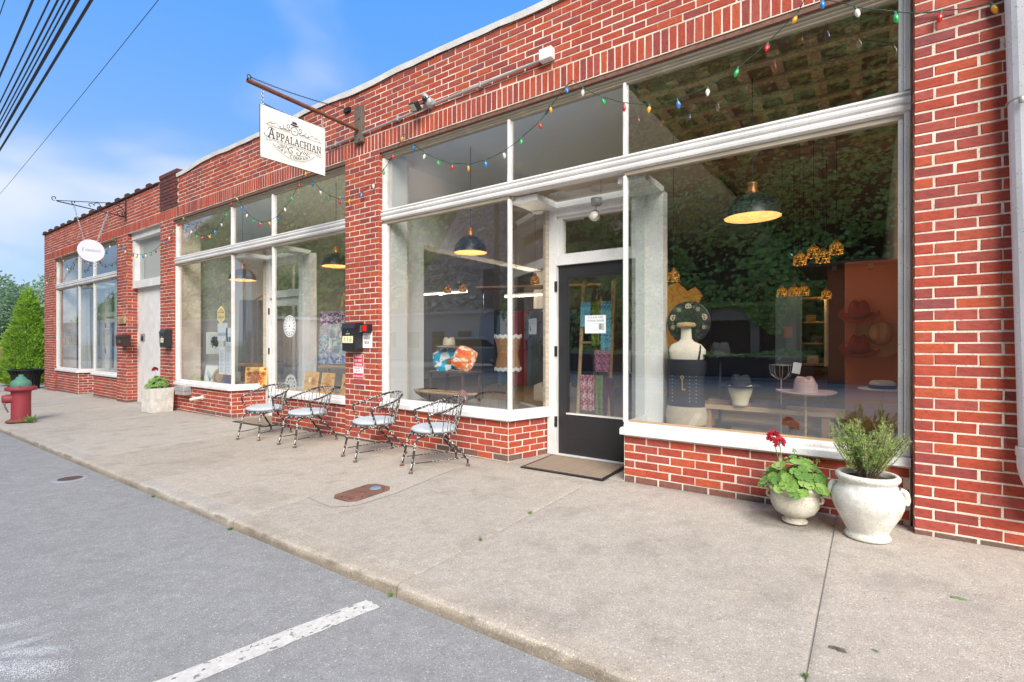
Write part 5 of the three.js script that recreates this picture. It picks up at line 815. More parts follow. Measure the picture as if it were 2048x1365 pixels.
  for (const s of [-1, 1]) mesh('strap', tube([[s * 0.13, 0.6, 0.07], [s * 0.14, 0.7, 0.06], [s * 0.12, 0.75, 0.0]], 0.009, 5), mat.black, dr);
  const wh = thing('moon_hat', 'wide black hat painted with pale moons and stars, behind the dress form neck', 'hat', [-1.38, 1.37, -0.66]); mesh('brim', at(lathe([[0, 0.01], [0.1, 0.012], [0.19, 0.004], [0.2, 0.0], [0.19, -0.006], [0, -0.006]], 40), 0, 0, 0, PI / 2), mat.black, wh); mesh('crown', at(lathe([[0.1, 0], [0.09, 0.08], [0, 0.1]], 24), 0, 0, -0.01, -PI / 2), mat.black, wh);
  const mo = new THREE.RingGeometry(0.1, 0.198, 40); mesh('painting', at(mo, 0, 0, 0.0145), M({ roughness: 0.7, alphaTest: 0.4, map: canvasTex(256, 256, (x) => { x.clearRect(0, 0, 256, 256); x.strokeStyle = x.fillStyle = '#d8c2a0'; for (let k = 0; k < 7; k++) { const a = -PI / 2 + (k - 3) * 0.62; x.save(); x.translate(128 + 96 * cos(a), 128 + 96 * sin(a)); x.rotate(a + PI / 2); x.lineWidth = 4; if (k % 2) { x.beginPath(); x.ellipse(0, 0, 17, 9, 0, 0, 7); x.stroke(); x.beginPath(); x.arc(0, 0, 4, 0, 7); x.fill(); x.beginPath(); x.arc(0, 0, 16, 3.6, 5.8); x.stroke(); } else { for (let q = 0; q < 8; q++) { const b = q / 8 * 2 * PI; x.beginPath(); x.arc(11 * cos(b), 11 * sin(b), 2.4, 0, 7); x.fill(); } x.beginPath(); x.arc(0, 0, 4, 0, 7); x.fill(); } x.restore(); } for (let k = 0; k < 30; k++) { const a = rng() * 7, r = R(80, 122); x.fillRect(128 + r * cos(a), 128 + r * sin(a), 3, 3); } }) }), wh, false);
  const cg = thing('wire_cage', 'white wire cage stand holding a small card', 'stand', [-0.62, D, -0.66]); for (let k = 0; k < 8; k++) { const a = k / 8 * 2 * PI; mesh('wire', tube([[0.02 * cos(a), 0.46, 0.02 * sin(a)], [0.075 * cos(a), 0.5, 0.075 * sin(a)], [0.09 * cos(a), 0.58, 0.09 * sin(a)]], 0.0018, 4), mat.steel, cg); } mesh('post', rod([0, 0, 0], [0, 0.46, 0], 0.006), mat.steel, cg); mesh('hoop', at(new THREE.TorusGeometry(0.09, 0.002, 5, 24), 0, 0.58, 0, PI / 2), mat.steel, cg); mesh('card', at(box(-0.03, 0.03, -0.045, 0.045, -0.001, 0.001), 0.12, 0.56, 0.06, 0, -0.2, -0.15), mat.white, cg);
  const sk = thing('hide_throw', 'orange hide hung on the wall behind the dress form', 'hide', [-1.6, 1.62, -1.3]); mesh('hide', at(extrude([[-0.2, -0.62], [-0.04, -0.56], [0.05, -0.66], [0.12, -0.4], [0.09, -0.12], [0.17, 0.05], [0.1, 0.14], [0.02, 0.1], [-0.08, 0.2], [-0.22, 0.16], [-0.3, -0.05], [-0.24, -0.3]], 0.01, 0.004), 0, 0, 0), M({ map: T.fabric, color: C(0.62, 0.26, 0.03), roughness: 0.9 }), sk);
}
// tie-dye cloth
function tieDye(a, b, c, seed, s = 7) { return tex(128, 128, (i, j) => { const n = fbm(i / 128 * s, j / 128 * s, 4, seed), m = fbm(i / 128 * s * 2.3 + 9, j / 128 * s * 2.3, 3, seed + 3), t = sst(0.4, 0.56, n), u = sst(0.5, 0.62, m); return [0, 1, 2].map(k => { const q = a[k] + (b[k] - a[k]) * t; return q + (c[k] - q) * u; }); }); }
const dyes = { sea: tieDye([0.05, 0.42, 0.72], [0.2, 0.75, 0.85], [0.75, 0.9, 0.9], 401), lime: tieDye([0.42, 0.5, 0.16], [0.62, 0.7, 0.35], [0.25, 0.35, 0.1], 405), plum: tieDye([0.35, 0.1, 0.4], [0.75, 0.12, 0.3], [0.9, 0.85, 0.9], 409), rose: tieDye([0.7, 0.25, 0.3], [0.92, 0.78, 0.78], [0.5, 0.12, 0.2], 413), wine: tieDye([0.35, 0.06, 0.12], [0.5, 0.1, 0.2], [0.15, 0.05, 0.1], 417), desert: tieDye([0.12, 0.66, 0.85], [0.55, 0.30, 0.10], [0.9, 0.92, 0.9], 421, 1.6), coral: tieDye([0.95, 0.36, 0.08], [0.92, 0.55, 0.25], [0.95, 0.88, 0.8], 425, 2) };
const dyeM = Object.fromEntries(Object.entries(dyes).map(([k, t]) => { t.repeat.set(3, 3); return [k, M({ map: t, roughness: 0.9, side: THREE.DoubleSide })]; }));
function scarf(x0, x1, y0, y1, z, dye, label) { // a folded cloth with soft waves
  const g = new THREE.PlaneGeometry(x1 - x0, y1 - y0, 14, 10), q = g.attributes.position; for (let i = 0; i < q.count; i++) { const x = q.getX(i), y = q.getY(i); q.setZ(i, 0.012 * sin(x * 70 + y * 4) * (0.4 + 0.6 * (0.5 - y / (y1 - y0))) ); q.setX(i, x * (1 - 0.18 * (0.5 + y / (y1 - y0) * -1) * 0.4)); } g.computeVertexNormals();
  const o = new THREE.Mesh(g, dyeM[dye]); o.name = 'scarf'; o.castShadow = o.receiveShadow = true; o.position.set((x0 + x1) / 2, (y0 + y1) / 2, z); tag(o, label, 'scarf', 'tie-dye scarves on the ladder behind the door');
}
{
  const o = thing('display_ladder', 'rustic wooden ladder behind the black door hung with scarves', 'ladder', [-2.52, 0.04, -1.08]);
  for (const s of [-1, 1]) mesh('rail', rod([s * 0.195, 0, 0.12], [s * 0.185, 1.84, -0.05], 0.022, 9), mat.woodPale, o); for (const y of [0.3, 0.72, 1.14, 1.56]) mesh('rung', rod([-0.2, y, 0.12 - y * 0.09], [0.2, y, 0.12 - y * 0.09], 0.016, 8), mat.woodPale, o);
  scarf(-2.70, -2.58, 1.36, 1.64, -1.04, 'sea', 'short blue tie-dye scarf at the top of the ladder'); scarf(-2.56, -2.46, 1.15, 1.64, -1.035, 'lime', 'olive scarf hanging in the middle of the top rung'); scarf(-2.45, -2.33, 1.1, 1.64, -1.04, 'sea', 'long turquoise scarf beside the olive scarf'); scarf(-2.52, -2.32, 0.86, 1.10, -1.01, 'plum', 'purple and pink scarf folded below the turquoise one'); scarf(-2.68, -2.5, 0.42, 0.82, -0.99, 'rose', 'rose and white scarf on the lower rung'); scarf(-2.49, -2.40, 0.34, 0.82, -0.985, 'lime', 'lime scarf hanging low beside the rose scarf'); scarf(-2.39, -2.27, 0.34, 0.80, -0.99, 'wine', 'dark wine scarf at the foot of the ladder');
  flat('door_notice', 0.235, 0.185, (x, w, h) => { fill(x, '#eceef1', 0, 0, w, h); word(x, 'PLEASE USE', w / 2, h * 0.12, 62, 'serif', 'bold', '#6d6d75'); word(x, 'OTHER DOOR', w / 2, h * 0.30, 62, 'serif', 'bold', '#6d6d75'); x.strokeStyle = '#555'; x.lineWidth = 4; x.beginPath(); x.moveTo(30, h * 0.5); x.lineTo(250, h * 0.46); x.lineTo(330, h * 0.48); x.lineTo(350, h * 0.75); x.lineTo(230, h * 0.86); x.lineTo(120, h * 0.88); x.moveTo(30, h * 0.5); x.lineTo(34, h * 0.56); x.lineTo(150, h * 0.58); x.moveTo(150, h * 0.58); x.bezierCurveTo(100, h * 0.7, 140, h * 0.8, 190, h * 0.72); x.stroke(); fill(x, '#8d9486', 350, h * 0.46, 60, h * 0.34); fill(x, '#b9beb2', 410, h * 0.46, 60, h * 0.36); }, 'white notice reading please use other door on the black door', 'notice', [-2.315, 1.372, -0.628], 0, 512, 0.002);
}
// left window of the hat shop
{
  const D = 0.42;
  const pil = (x, y, z, w, dye, label, rz) => { const g = new THREE.SphereGeometry(0.5, 28, 20), q = g.attributes.position; for (let i = 0; i < q.count; i++) { const v = V(q.getX(i), q.getY(i), q.getZ(i)); const k = max(abs(v.x), abs(v.y)) || 1e-6, r = hypot(v.x, v.y) || 1e-6; const f = 0.35 + 0.65 * r / k * 0.72; q.setXYZ(i, v.x * (0.5 + 0.5 * r / k), v.y * (0.5 + 0.5 * r / k), v.z * 0.36); } g.scale(w, w, w); g.computeVertexNormals(); const o = new THREE.Mesh(g, dyeM[dye]); o.name = 'cushion'; o.castShadow = o.receiveShadow = true; o.position.set(x, y, z); o.rotation.set(-0.25, 0.35, rz); tag(o, label, 'cushion', 'tie-dye cushions in the window'); };
  const tb = thing('side_table', 'small dark table under the tie-dye cushions', 'table', [-4.45, D, -0.85]); mesh('top', rbox(-0.32, 0.32, 0.36, 0.385, -0.2, 0.2, 0.006), mat.woodDark, tb); for (const [a, b] of [[-1, -1], [-1, 1], [1, -1], [1, 1]]) mesh('leg', rbox(a * 0.28 - 0.016, a * 0.28 + 0.016, 0, 0.36, b * 0.16 - 0.016, b * 0.16 + 0.016, 0.004), mat.woodDark, tb);
  pil(-4.62, 0.95, -0.85, 0.34, 'desert', 'turquoise and brown tie-dye cushion on the dark table', 0.5); pil(-4.3, 0.97, -0.87, 0.32, 'coral', 'coral and white tie-dye cushion on the dark table', -0.3);
  hat('cream_hat', 'cream western hat resting on the tie-dye cushions', [-4.55, 1.12, -0.85], [0.70, 0.62, 0.46], { brim: 0.17, h: 0.13, turn: 0.6, band: [0.3, 0.22, 0.14] });
  const tr = thing('wooden_tray', 'long shallow wooden trough with a tan rim on the window deck', 'trough', [-4.35, D + 0.03, -0.55]); mesh('trough', lathe([[0.0, 0.0], [0.22, 0.0], [0.36, 0.07], [0.38, 0.1], [0.35, 0.1], [0.2, 0.03], [0, 0.03]], 36).scale(1.35, 1, 0.4), mat.woodDark, tr); mesh('rim', lathe([[0.35, 0.1], [0.385, 0.102], [0.39, 0.125], [0.35, 0.128]], 36).scale(1.35, 1, 0.4), mat.woodPale, tr);
  const mk = thing('carved_mask', 'small reddish carved face mask leaning at the window sill', 'mask', [-3.78, D + 0.13, -0.24], 0.6); { const g = new THREE.SphereGeometry(0.075, 24, 18), q = g.attributes.position; for (let i = 0; i < q.count; i++) { const x = q.getX(i), y = q.getY(i), z = q.getZ(i); q.setXYZ(i, x * 0.85, y * 1.35, z * 0.55 + (z > 0 ? 0.02 * Math.exp(-(x * x) / 0.0003 - y * y / 0.002) - 0.014 * Math.exp(-((abs(x) - 0.03) ** 2) / 0.0002 - (y - 0.025) ** 2 / 0.0003) - 0.01 * Math.exp(-(x * x) / 0.0006 - (y + 0.04) ** 2 / 0.0001) : 0)); } g.computeVertexNormals(); mesh('face', g, M({ color: C(0.28, 0.11, 0.08), roughness: 0.5 }), mk); }
  const co = thing('leather_corset', 'brown leather corset trimmed with white lace hanging at the splayed pane', 'corset', [-3.42, 0.88, -0.62], 0.5);
  const cM = M({ map: T.fabric, color: C(0.36, 0.17, 0.07), roughness: 0.6, side: THREE.DoubleSide }), lace = M({ map: T.fabric, color: C(0.75, 0.72, 0.68), roughness: 0.9, side: THREE.DoubleSide });
  mesh('bodice', lathe([[0.15, 0], [0.135, 0.08], [0.118, 0.16], [0.13, 0.26], [0.155, 0.36]], 36).scale(1, 1, 0.7), cM, co); const fr = (y, r) => { const g = lathe([[r, y], [r + 0.008, y + 0.02], [r + 0.004, y + 0.04]], 72).scale(1, 1, 0.7), q = g.attributes.position; for (let i = 0; i < q.count; i++) { const a = Math.atan2(q.getZ(i), q.getX(i)); q.setX(i, q.getX(i) * (1 + 0.03 * sin(a * 24))); q.setY(i, q.getY(i) + 0.008 * sin(a * 12)); } g.computeVertexNormals(); return g; };
  mesh('lace_trim', fr(0.35, 0.153), lace, co); mesh('lace_trim', fr(-0.025, 0.15), lace, co); mesh('lacing', tube([[0.02, 0.02, 0.105], [0.0, 0.2, 0.085], [0.02, 0.34, 0.11]], 0.006, 5), M({ color: C(0.6, 0.2, 0.16) }), co); mesh('hanger', rod([0, 0.36, 0], [0, 1.75, 0], 0.003), mat.black, co);
  // clothes on a rail
  const ra = thing('clothes_rail', 'black clothes rail with wooden shelf behind the splayed pane', 'rail', [-4.0, 0.04, -2.1], 0.4); mesh('bar', rod([-0.8, 1.62, 0], [0.9, 1.62, 0], 0.014), mat.blackMetal, ra); for (const x of [-0.8, 0.9]) mesh('post', rod([x, 0, 0], [x, 1.95, 0], 0.014), mat.blackMetal, ra); mesh('shelf', rbox(-0.85, 0.95, 1.93, 1.96, -0.18, 0.18, 0.004), mat.wood, ra);
  const cl = [[[0.02, 0.02, 0.03], 'black garment at the pier end of the clothes rail'], [[0.05, 0.1, 0.16], 'navy garment second on the clothes rail'], [[0.35, 0.03, 0.05], 'red garment third on the clothes rail'], [[0.04, 0.12, 0.18], 'teal garment in the middle of the clothes rail'], [[0.02, 0.02, 0.025], 'black garment just past the teal one on the rail'], [[0.12, 0.24, 0.34], 'faded blue denim garment on the clothes rail'], [[0.03, 0.03, 0.04], 'charcoal garment at the door end of the clothes rail']];
  cl.forEach(([c, l], k) => { const x = -0.65 + k * 0.22, g = extrude([[-0.2, 0.42], [-0.06, 0.5], [0.06, 0.5], [0.2, 0.42], [0.24, 0.1], [0.2, 0.08], [0.17, 0.2], [0.19, -0.55 + 0.1 * sin(k * 3)], [-0.19, -0.58], [-0.17, 0.2], [-0.2, 0.08], [-0.24, 0.1]], 0.04, 0.012); const o = mesh('garment', g, M({ map: T.fabric, color: C(...c), roughness: 0.9 })); const w = V(x, 1.1, 0).applyAxisAngle(V(0, 1, 0), 0.4).add(V(-4.0, 0.04, -2.1)); o.position.copy(w); o.rotation.y = 0.4 + PI / 2 - 0.5 + R(-0.2, 0.2); tag(o, l, 'garment', 'garments on the rail'); });
  for (const [x, y, z, w, h, cA, l] of [[-6.9, 1.55, -13.97, 0.7, 0.5, ['#c58a52', '#8d9fb0', '#e8dcc8'], 'autumn landscape print on the back wall'], [-5.9, 1.5, -13.97, 0.5, 0.65, ['#7d8ea0', '#d9dde0', '#b36a3a'], 'grey and white print beside the landscape print'], [-7.9, 1.5, -13.97, 0.6, 0.5, ['#5c6f58', '#b9c4b0', '#d5a24e'], 'green print on the back wall away from the door']]) flat('art_print', w, h, (c, W, H) => { fill(c, cA[1], 0, 0, W, H); for (let k = 0; k < 70; k++) { c.fillStyle = cA[k % 3]; c.globalAlpha = 0.5; c.beginPath(); c.ellipse(rng() * W, H * (0.3 + 0.7 * rng()), 20 + rng() * 60, 8 + rng() * 40, rng() * 3, 0, 7); c.fill(); } c.globalAlpha = 1; }, l, 'picture', [x, y, z], 0, 256, 0.02);
}
// the art shop
{
  const D = 0.392;
  const cur = (x0, x1, label, group) => { const g = new THREE.PlaneGeometry(x1 - x0, 1.55, 60, 4), q = g.attributes.position; for (let i = 0; i < q.count; i++) { const x = q.getX(i), t = 0.5 - q.getY(i) / 1.55; q.setZ(i, 0.035 * sin(x * 46) * (0.6 + 0.4 * t) + 0.01 * sin(x * 17)); q.setX(i, x * (0.85 + 0.15 * t)); } g.computeVertexNormals(); const o = new THREE.Mesh(g, M({ map: T.fabric, color: C(0.17, 0.185, 0.21), roughness: 0.95, side: THREE.DoubleSide })); o.name = 'curtain'; o.castShadow = o.receiveShadow = true; o.position.set((x0 + x1) / 2, 1.3, -1.45); o.rotation.y = 0.5; tag(o, label, 'curtain', group); };
  cur(-11.15, -10.5, 'grey curtain on the wooden rod, farther from the door', 'grey curtains in the art shop'); cur(-10.2, -9.75, 'grey curtain on the wooden rod, nearer the entrance', 'grey curtains in the art shop');
  const rd = thing('curtain_rod', 'pale wooden rod carrying the grey curtains', 'curtain rod', [0, 0, 0]); mesh('rod', rod([-11.18, 2.1, -1.7], [-9.7, 2.1, -1.1], 0.022, 10), mat.woodPale, rd); mesh('finial', at(new THREE.SphereGeometry(0.04, 12, 10), -9.68, 2.1, -1.09), mat.woodPale, rd);
  const tb = thing('work_table', 'wooden work table by the grey curtains', 'table', [-9.55, 0.04, -1.35], 0.3); mesh('top', rbox(-0.75, 0.75, 0.66, 0.72, -0.28, 0.28, 0.008), mat.wood, tb); for (const [a, b] of [[-1, -1], [-1, 1], [1, -1], [1, 1]]) mesh('leg', rbox(a * 0.68 - 0.03, a * 0.68 + 0.03, 0, 0.66, b * 0.22 - 0.03, b * 0.22 + 0.03, 0.005), mat.woodDark, tb);
  const gb = thing('glass_bowl', 'blue blown glass bowl on the work table', 'bowl', [-9.9, 0.761, -1.35]); mesh('bowl', lathe([[0, 0], [0.08, 0.0], [0.16, 0.06], [0.2, 0.13], [0.19, 0.13], [0.15, 0.07], [0.07, 0.015], [0, 0.012]], 30), M({ color: C(0.05, 0.25, 0.42), roughness: 0.15 }), gb);
  const pt = thing('table_plant', 'small green plant on the end of the work table', 'plant', [-8.95, 0.761, -1.5]); mesh('pot', lathe([[0, 0], [0.05, 0], [0.06, 0.08], [0.05, 0.08]], 16), mat.black, pt); { const it = []; for (let k = 0; k < 60; k++) it.push({ p: V(R(-0.03, 0.03), 0.08, R(-0.03, 0.03)), d: V(R(-1, 1), R(0.2, 1.2), R(-1, 1)), n: rdir(), l: R(0.06, 0.14), w: 0.03, c: vary([0.06, 0.22, 0.05], 0.2) }); leafMesh('foliage', it, pt); }
  const picture = (x, y, z, w, h, label, draw, lean = -0.18, turn = 0.15, frame, name = 'canvas_picture') => { const o = thing(name, label, 'picture', [x, y, z], turn); o.rotation.order = 'YXZ'; o.rotation.x = lean; mesh('stretcher', rbox(-w / 2, w / 2, 0, h, -0.018, 0, 0.003), frame || mat.woodPale, o); const b = frame ? 0.025 : 0.002, g = new THREE.PlaneGeometry(w - 2 * b, h - 2 * b); g.translate(0, h / 2, 0.0012); mesh('painting', g, M({ map: canvasTex(256, Math.round(256 * h / w), draw), roughness: 0.7 }), o, false); return o; };
  const blobs = (c, W, H, bg, cs, n, s0, s1) => { fill(c, bg, 0, 0, W, H); for (let k = 0; k < n; k++) { c.fillStyle = cs[k % cs.length]; c.globalAlpha = 0.75; c.beginPath(); c.ellipse(rng() * W, rng() * H, s0 + rng() * s1, s0 + rng() * s1, 0, 0, 7); c.fill(); } c.globalAlpha = 1; };
  const blobs2 = (c, W, H) => { for (let k = 0; k < 160; k++) { const a = rng() * 7, r = rng(); c.fillStyle = pick(['#22332c', '#2f4438', '#4a5f54', '#18241f']); c.beginPath(); c.ellipse(W * 0.5 + 62 * r * cos(a), H * 0.46 + 90 * r * sin(a), 6 + rng() * 12, 6 + rng() * 12, 0, 0, 7); c.fill(); } };
  const flower = (c, x, y, r, n, col) => { c.strokeStyle = col; c.lineWidth = 5; for (let k = 0; k < n; k++) { const a = k / n * 2 * PI; c.beginPath(); c.ellipse(x + r * 0.6 * cos(a), y + r * 0.6 * sin(a), r * 0.42, r * 0.16, a, 0, 7); c.stroke(); } };
  picture(-9.98, D, -0.24, 0.3, 0.36, 'white framed botanical picture at the art shop window', (c, W, H) => { fill(c, '#e4e4dc', 0, 0, W, H); c.strokeStyle = '#54614c'; c.lineWidth = 6; for (let k = 0; k < 9; k++) { c.beginPath(); c.moveTo(128, H * 0.9); c.bezierCurveTo(128 + (k - 4) * 10, H * 0.6, 128 + (k - 4) * 28, H * 0.5, 128 + (k - 4) * 22, H * (0.2 + 0.06 * k)); c.stroke(); } }, -0.18, 0.3, mat.white);
  { const o = thing('wooden_disc', 'burnt wooden disc standing between two pictures', 'disc', [-9.63, D + 0.16, -0.27], 0.4); mesh('disc', at(new THREE.CylinderGeometry(0.15, 0.15, 0.02, 32), 0, 0, 0, PI / 2 - 0.15), mat.woodPale, o); mesh('ring', at(new THREE.TorusGeometry(0.1, 0.006, 5, 30), 0, 0, 0.014, -0.15), mat.woodDark, o); }
  picture(-9.32, D, -0.25, 0.28, 0.32, 'small sunset picture in blue and orange by the window corner', (c, W, H) => { const g = c.createLinearGradient(0, 0, 0, H); g.addColorStop(0, '#6f7fa6'); g.addColorStop(0.42, '#d9a06a'); g.addColorStop(0.5, '#b58ba0'); g.addColorStop(1, '#3e63a6'); c.fillStyle = g; c.fillRect(0, 0, W, H); for (let k = 0; k < 60; k++) { c.fillStyle = k % 2 ? 'rgba(120,150,210,.3)' : 'rgba(230,180,120,.25)'; c.fillRect(rng() * W, rng() * H, 40, 4); } }, -0.18, 0.1);
  picture(-8.66, D, -0.42, 0.38, 0.36, 'wood-burned picture of orange symmetrical petals behind the splayed pane', (c, W, H) => { fill(c, '#dcae6a', 0, 0, W, H); for (let k = 0; k < 90; k++) { c.fillStyle = pick(['#c9772c', '#b0541a', '#8c3d12', '#e39a4c']); c.globalAlpha = 0.6; const sx = rng() * W * 0.36, sy = H * (0.22 + 0.66 * rng()); for (const q of [-1, 1]) { c.beginPath(); c.ellipse(W / 2 + q * sx, sy, 5 + rng() * 16, 5 + rng() * 12, q * 0.6, 0, 7); c.fill(); } } c.globalAlpha = 1; flower(c, W / 2, H * 0.36, 62, 9, '#6e2c0c'); flower(c, W / 2, H * 0.66, 74, 11, '#7c3410'); for (const q of [-1, 1]) { flower(c, W / 2 + q * 84, H * 0.34, 32, 7, '#7c3410'); for (const y of [0.1, 0.9]) flower(c, W / 2 + q * 96, H * y, 18, 6, '#8a4a1a'); } }, -0.12, 0.7);
  { const o = thing('lace_mandala', 'white lace mandala cutout standing on the sill', 'ornament', [-7.2, D + 0.15, -0.2], 0.2); const s = new THREE.Shape(); for (let k = 0; k <= 96; k++) { const a = k / 96 * 2 * PI, r = 0.135 + 0.02 * abs(sin(a * 9)); k ? s.lineTo(r * cos(a) * 0.8, r * sin(a)) : s.moveTo(r * cos(a) * 0.8, r * sin(a)); } for (let q = 0; q < 10; q++) for (const rr of [0.045, 0.095]) { const a = (q + (rr > 0.05 ? 0.5 : 0)) / 10 * 2 * PI, h = new THREE.Path(); h.absarc(rr * cos(a) * 0.8, rr * sin(a), rr * 0.2, 0, 2 * PI); s.holes.push(h); } mesh('cutout', extrude(s, 0.004), mat.white, o); }
  const tan = ['#e0b06c', '#b9793a', '#8c5424', '#f0cf98'];
  [[-6.82, 'wood-burned canvas of a pale figure beside the lace mandala', 0.2], [-6.42, 'wood-burned canvas of a flower beside the easel', 0.1], [-5.98, 'wood-burned canvas of a mushroom by the middle pier', -0.1]].forEach(([x, l, t], k) => picture(x, D, -0.27, 0.28, 0.35, l, (c, W, H) => { fill(c, tan[0], 0, 0, W, H); for (let q = 0; q < 40; q++) { c.fillStyle = tan[q % 4]; c.globalAlpha = 0.3; c.beginPath(); c.ellipse(rng() * W, rng() * H, 30, 12, rng() * 3, 0, 7); c.fill(); } c.globalAlpha = 1; if (k === 0) { c.fillStyle = '#f4e3c2'; c.beginPath(); c.ellipse(W * 0.4, H * 0.35, 26, 40, 0.2, 0, 7); c.fill(); flower(c, W * 0.65, H * 0.4, 60, 7, '#8c3d18'); } else if (k === 1) { flower(c, W * 0.5, H * 0.35, 75, 9, '#7a3416'); flower(c, W * 0.3, H * 0.75, 45, 6, '#a85b22'); } else { c.fillStyle = '#8c4a20'; c.beginPath(); c.arc(W * 0.5, H * 0.5, 75, PI, 0); c.fill(); c.fillStyle = '#e9c88e'; c.fillRect(W * 0.43, H * 0.5, 36, 110); } }, -0.16, t));
  const ez = thing('easel', 'pale wooden easel holding the big purple painting', 'easel', [-7.02, 0.04, -1.0], 0.35); for (const s of [-1, 1]) mesh('leg', rod([s * 0.35, 0, 0.1], [s * 0.05, 1.95, -0.1], 0.018), mat.woodPale, ez); mesh('rear_leg', rod([0, 0, -0.5], [0, 1.8, -0.1], 0.016), mat.woodPale, ez); mesh('ledge', rbox(-0.4, 0.4, 0.72, 0.76, 0.0, 0.12, 0.004), mat.woodPale, ez);
  picture(-7.0, 0.83, -0.93, 0.86, 0.86, 'big abstract painting with purple flowers over a white path on the easel', (c, W, H) => { blobs(c, W, H, '#a9adb8', ['#c9ccd2', '#d9dade', '#8e97a8', '#b7c7d0'], 220, 4, 18); for (let k = 0; k < 700; k++) { c.fillStyle = pick(['#6d4a86', '#8b5a9a', '#3d3350', '#b06aa0', '#c9b0d0', '#4a3a2a']); c.beginPath(); c.arc(rng() * W, rng() * H * 0.24, 1 + rng() * 4, 0, 7); c.fill(); } for (let k = 0; k < 300; k++) { c.fillStyle = pick(['#6fa6bc', '#8cc2cf', '#4f86a0', '#d7a08c', '#5c7fae']); const y = H * (0.25 + 0.75 * rng()); c.beginPath(); c.arc(rng() * W * (0.22 - 0.1 * y / H * 0), y, 1 + rng() * 5, 0, 7); c.fill(); } for (let k = 0; k < 150; k++) { c.fillStyle = pick(['#4d5b8c', '#6b79a6', '#93a5c0']); c.beginPath(); c.arc(rng() * W, H * (0.86 + 0.14 * rng()), 2 + rng() * 6, 0, 7); c.fill(); } }, -0.1, 0.35, undefined, 'easel_painting');
  picture(-10.35, 0.95, -0.5, 0.36, 0.42, 'dark green portrait picture hanging deep in the art shop', (c, W, H) => { fill(c, '#c9cdc6', 0, 0, W, H); blobs2(c, W, H); }, 0, 0.5, mat.white, 'framed_picture');
  { const o = thing('open_sign', 'gold hexagonal sign reading OPEN in the art shop window', 'sign', [-9.25, 1.655, -0.125]), pts = []; for (let k = 0; k < 6; k++) { const a = k / 6 * 2 * PI + PI / 6; pts.push([0.155 * cos(a), 0.165 * sin(a)]); }
    mesh('plate', extrude(pts, 0.006), M({ color: C(0.45, 0.33, 0.12), roughness: 0.5 }), o); const g = new THREE.ShapeGeometry(new THREE.Shape(pts.map(p => V2(p[0] * 0.97, p[1] * 0.97)))), q = g.attributes.position, u = []; for (let i = 0; i < q.count; i++) { u.push(q.getX(i) / 0.33 + 0.5, q.getY(i) / 0.33 + 0.5); q.setZ(i, 0.0075); } g.setAttribute('uv', new THREE.Float32BufferAttribute(u, 2));
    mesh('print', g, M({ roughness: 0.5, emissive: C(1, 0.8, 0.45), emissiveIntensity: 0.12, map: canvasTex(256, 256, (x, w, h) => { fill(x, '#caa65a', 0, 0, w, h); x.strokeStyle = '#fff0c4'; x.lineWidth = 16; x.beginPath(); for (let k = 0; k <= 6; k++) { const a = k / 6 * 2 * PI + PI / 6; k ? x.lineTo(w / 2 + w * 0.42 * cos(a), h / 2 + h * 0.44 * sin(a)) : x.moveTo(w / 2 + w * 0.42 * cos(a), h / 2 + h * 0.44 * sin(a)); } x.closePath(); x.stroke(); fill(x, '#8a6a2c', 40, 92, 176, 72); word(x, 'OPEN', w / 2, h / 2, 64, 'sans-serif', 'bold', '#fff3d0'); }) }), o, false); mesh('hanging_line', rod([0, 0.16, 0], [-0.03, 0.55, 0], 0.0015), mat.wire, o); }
  const paper = (x, y, w, h, label, draw) => flat('paper_notice', w, h, (c, W, H) => { fill(c, '#e6e8ea', 0, 0, W, H); c.fillStyle = '#8b93a5'; if (draw) draw(c, W, H); else for (let k = 0; k < 16; k++) c.fillRect(W * 0.16, H * (0.14 + k * 0.05), W * (0.4 + 0.28 * rng()), H * 0.014); }, label, 'notice', [x, y, -0.112], 0, 256, 0.001, 'paper notices on the art shop window');
  paper(-9.18, 1.36, 0.36, 0.3, 'widest pale notice directly under the OPEN sign', (c, W, H) => { fill(c, '#b8c4cc', 0, H * 0.55, W, H * 0.2); }); paper(-8.96, 1.21, 0.2, 0.44, 'notice with small photographs beside the window corner', (c, W, H) => { fill(c, '#6d6660', W * 0.1, H * 0.36, W * 0.34, H * 0.2); fill(c, '#7d7f86', W * 0.52, H * 0.36, W * 0.34, H * 0.2); for (let k = 0; k < 8; k++) fill(c, '#a9a9ac', W * 0.15, H * (0.62 + k * 0.04), W * 0.6, H * 0.012); }); paper(-9.2, 0.86, 0.22, 0.48, 'tall blue-lettered opening hours notice on the window'); paper(-8.96, 0.87, 0.22, 0.5, 'tall closely printed notice next to the opening hours');
  { const o = new THREE.Mesh(new THREE.CircleGeometry(0.17, 40), M({ roughness: 0.7, alphaTest: 0.4, map: canvasTex(256, 256, (x, w, h) => { x.clearRect(0, 0, w, h); x.strokeStyle = '#f2f4f4'; x.lineWidth = 7; for (const r of [118, 92, 56, 40]) { x.beginPath(); x.arc(w / 2, h / 2, r, 0, 7); x.stroke(); } flower(x, w / 2, h / 2, 118, 16, '#ffffff'); flower(x, w / 2, h / 2, 80, 10, '#ffffff'); }) })); o.name = 'window_sticker'; o.position.set(-7.06, 1.42, -0.096); tag(o, 'white round mandala sticker on the art shop window', 'sticker'); }
}
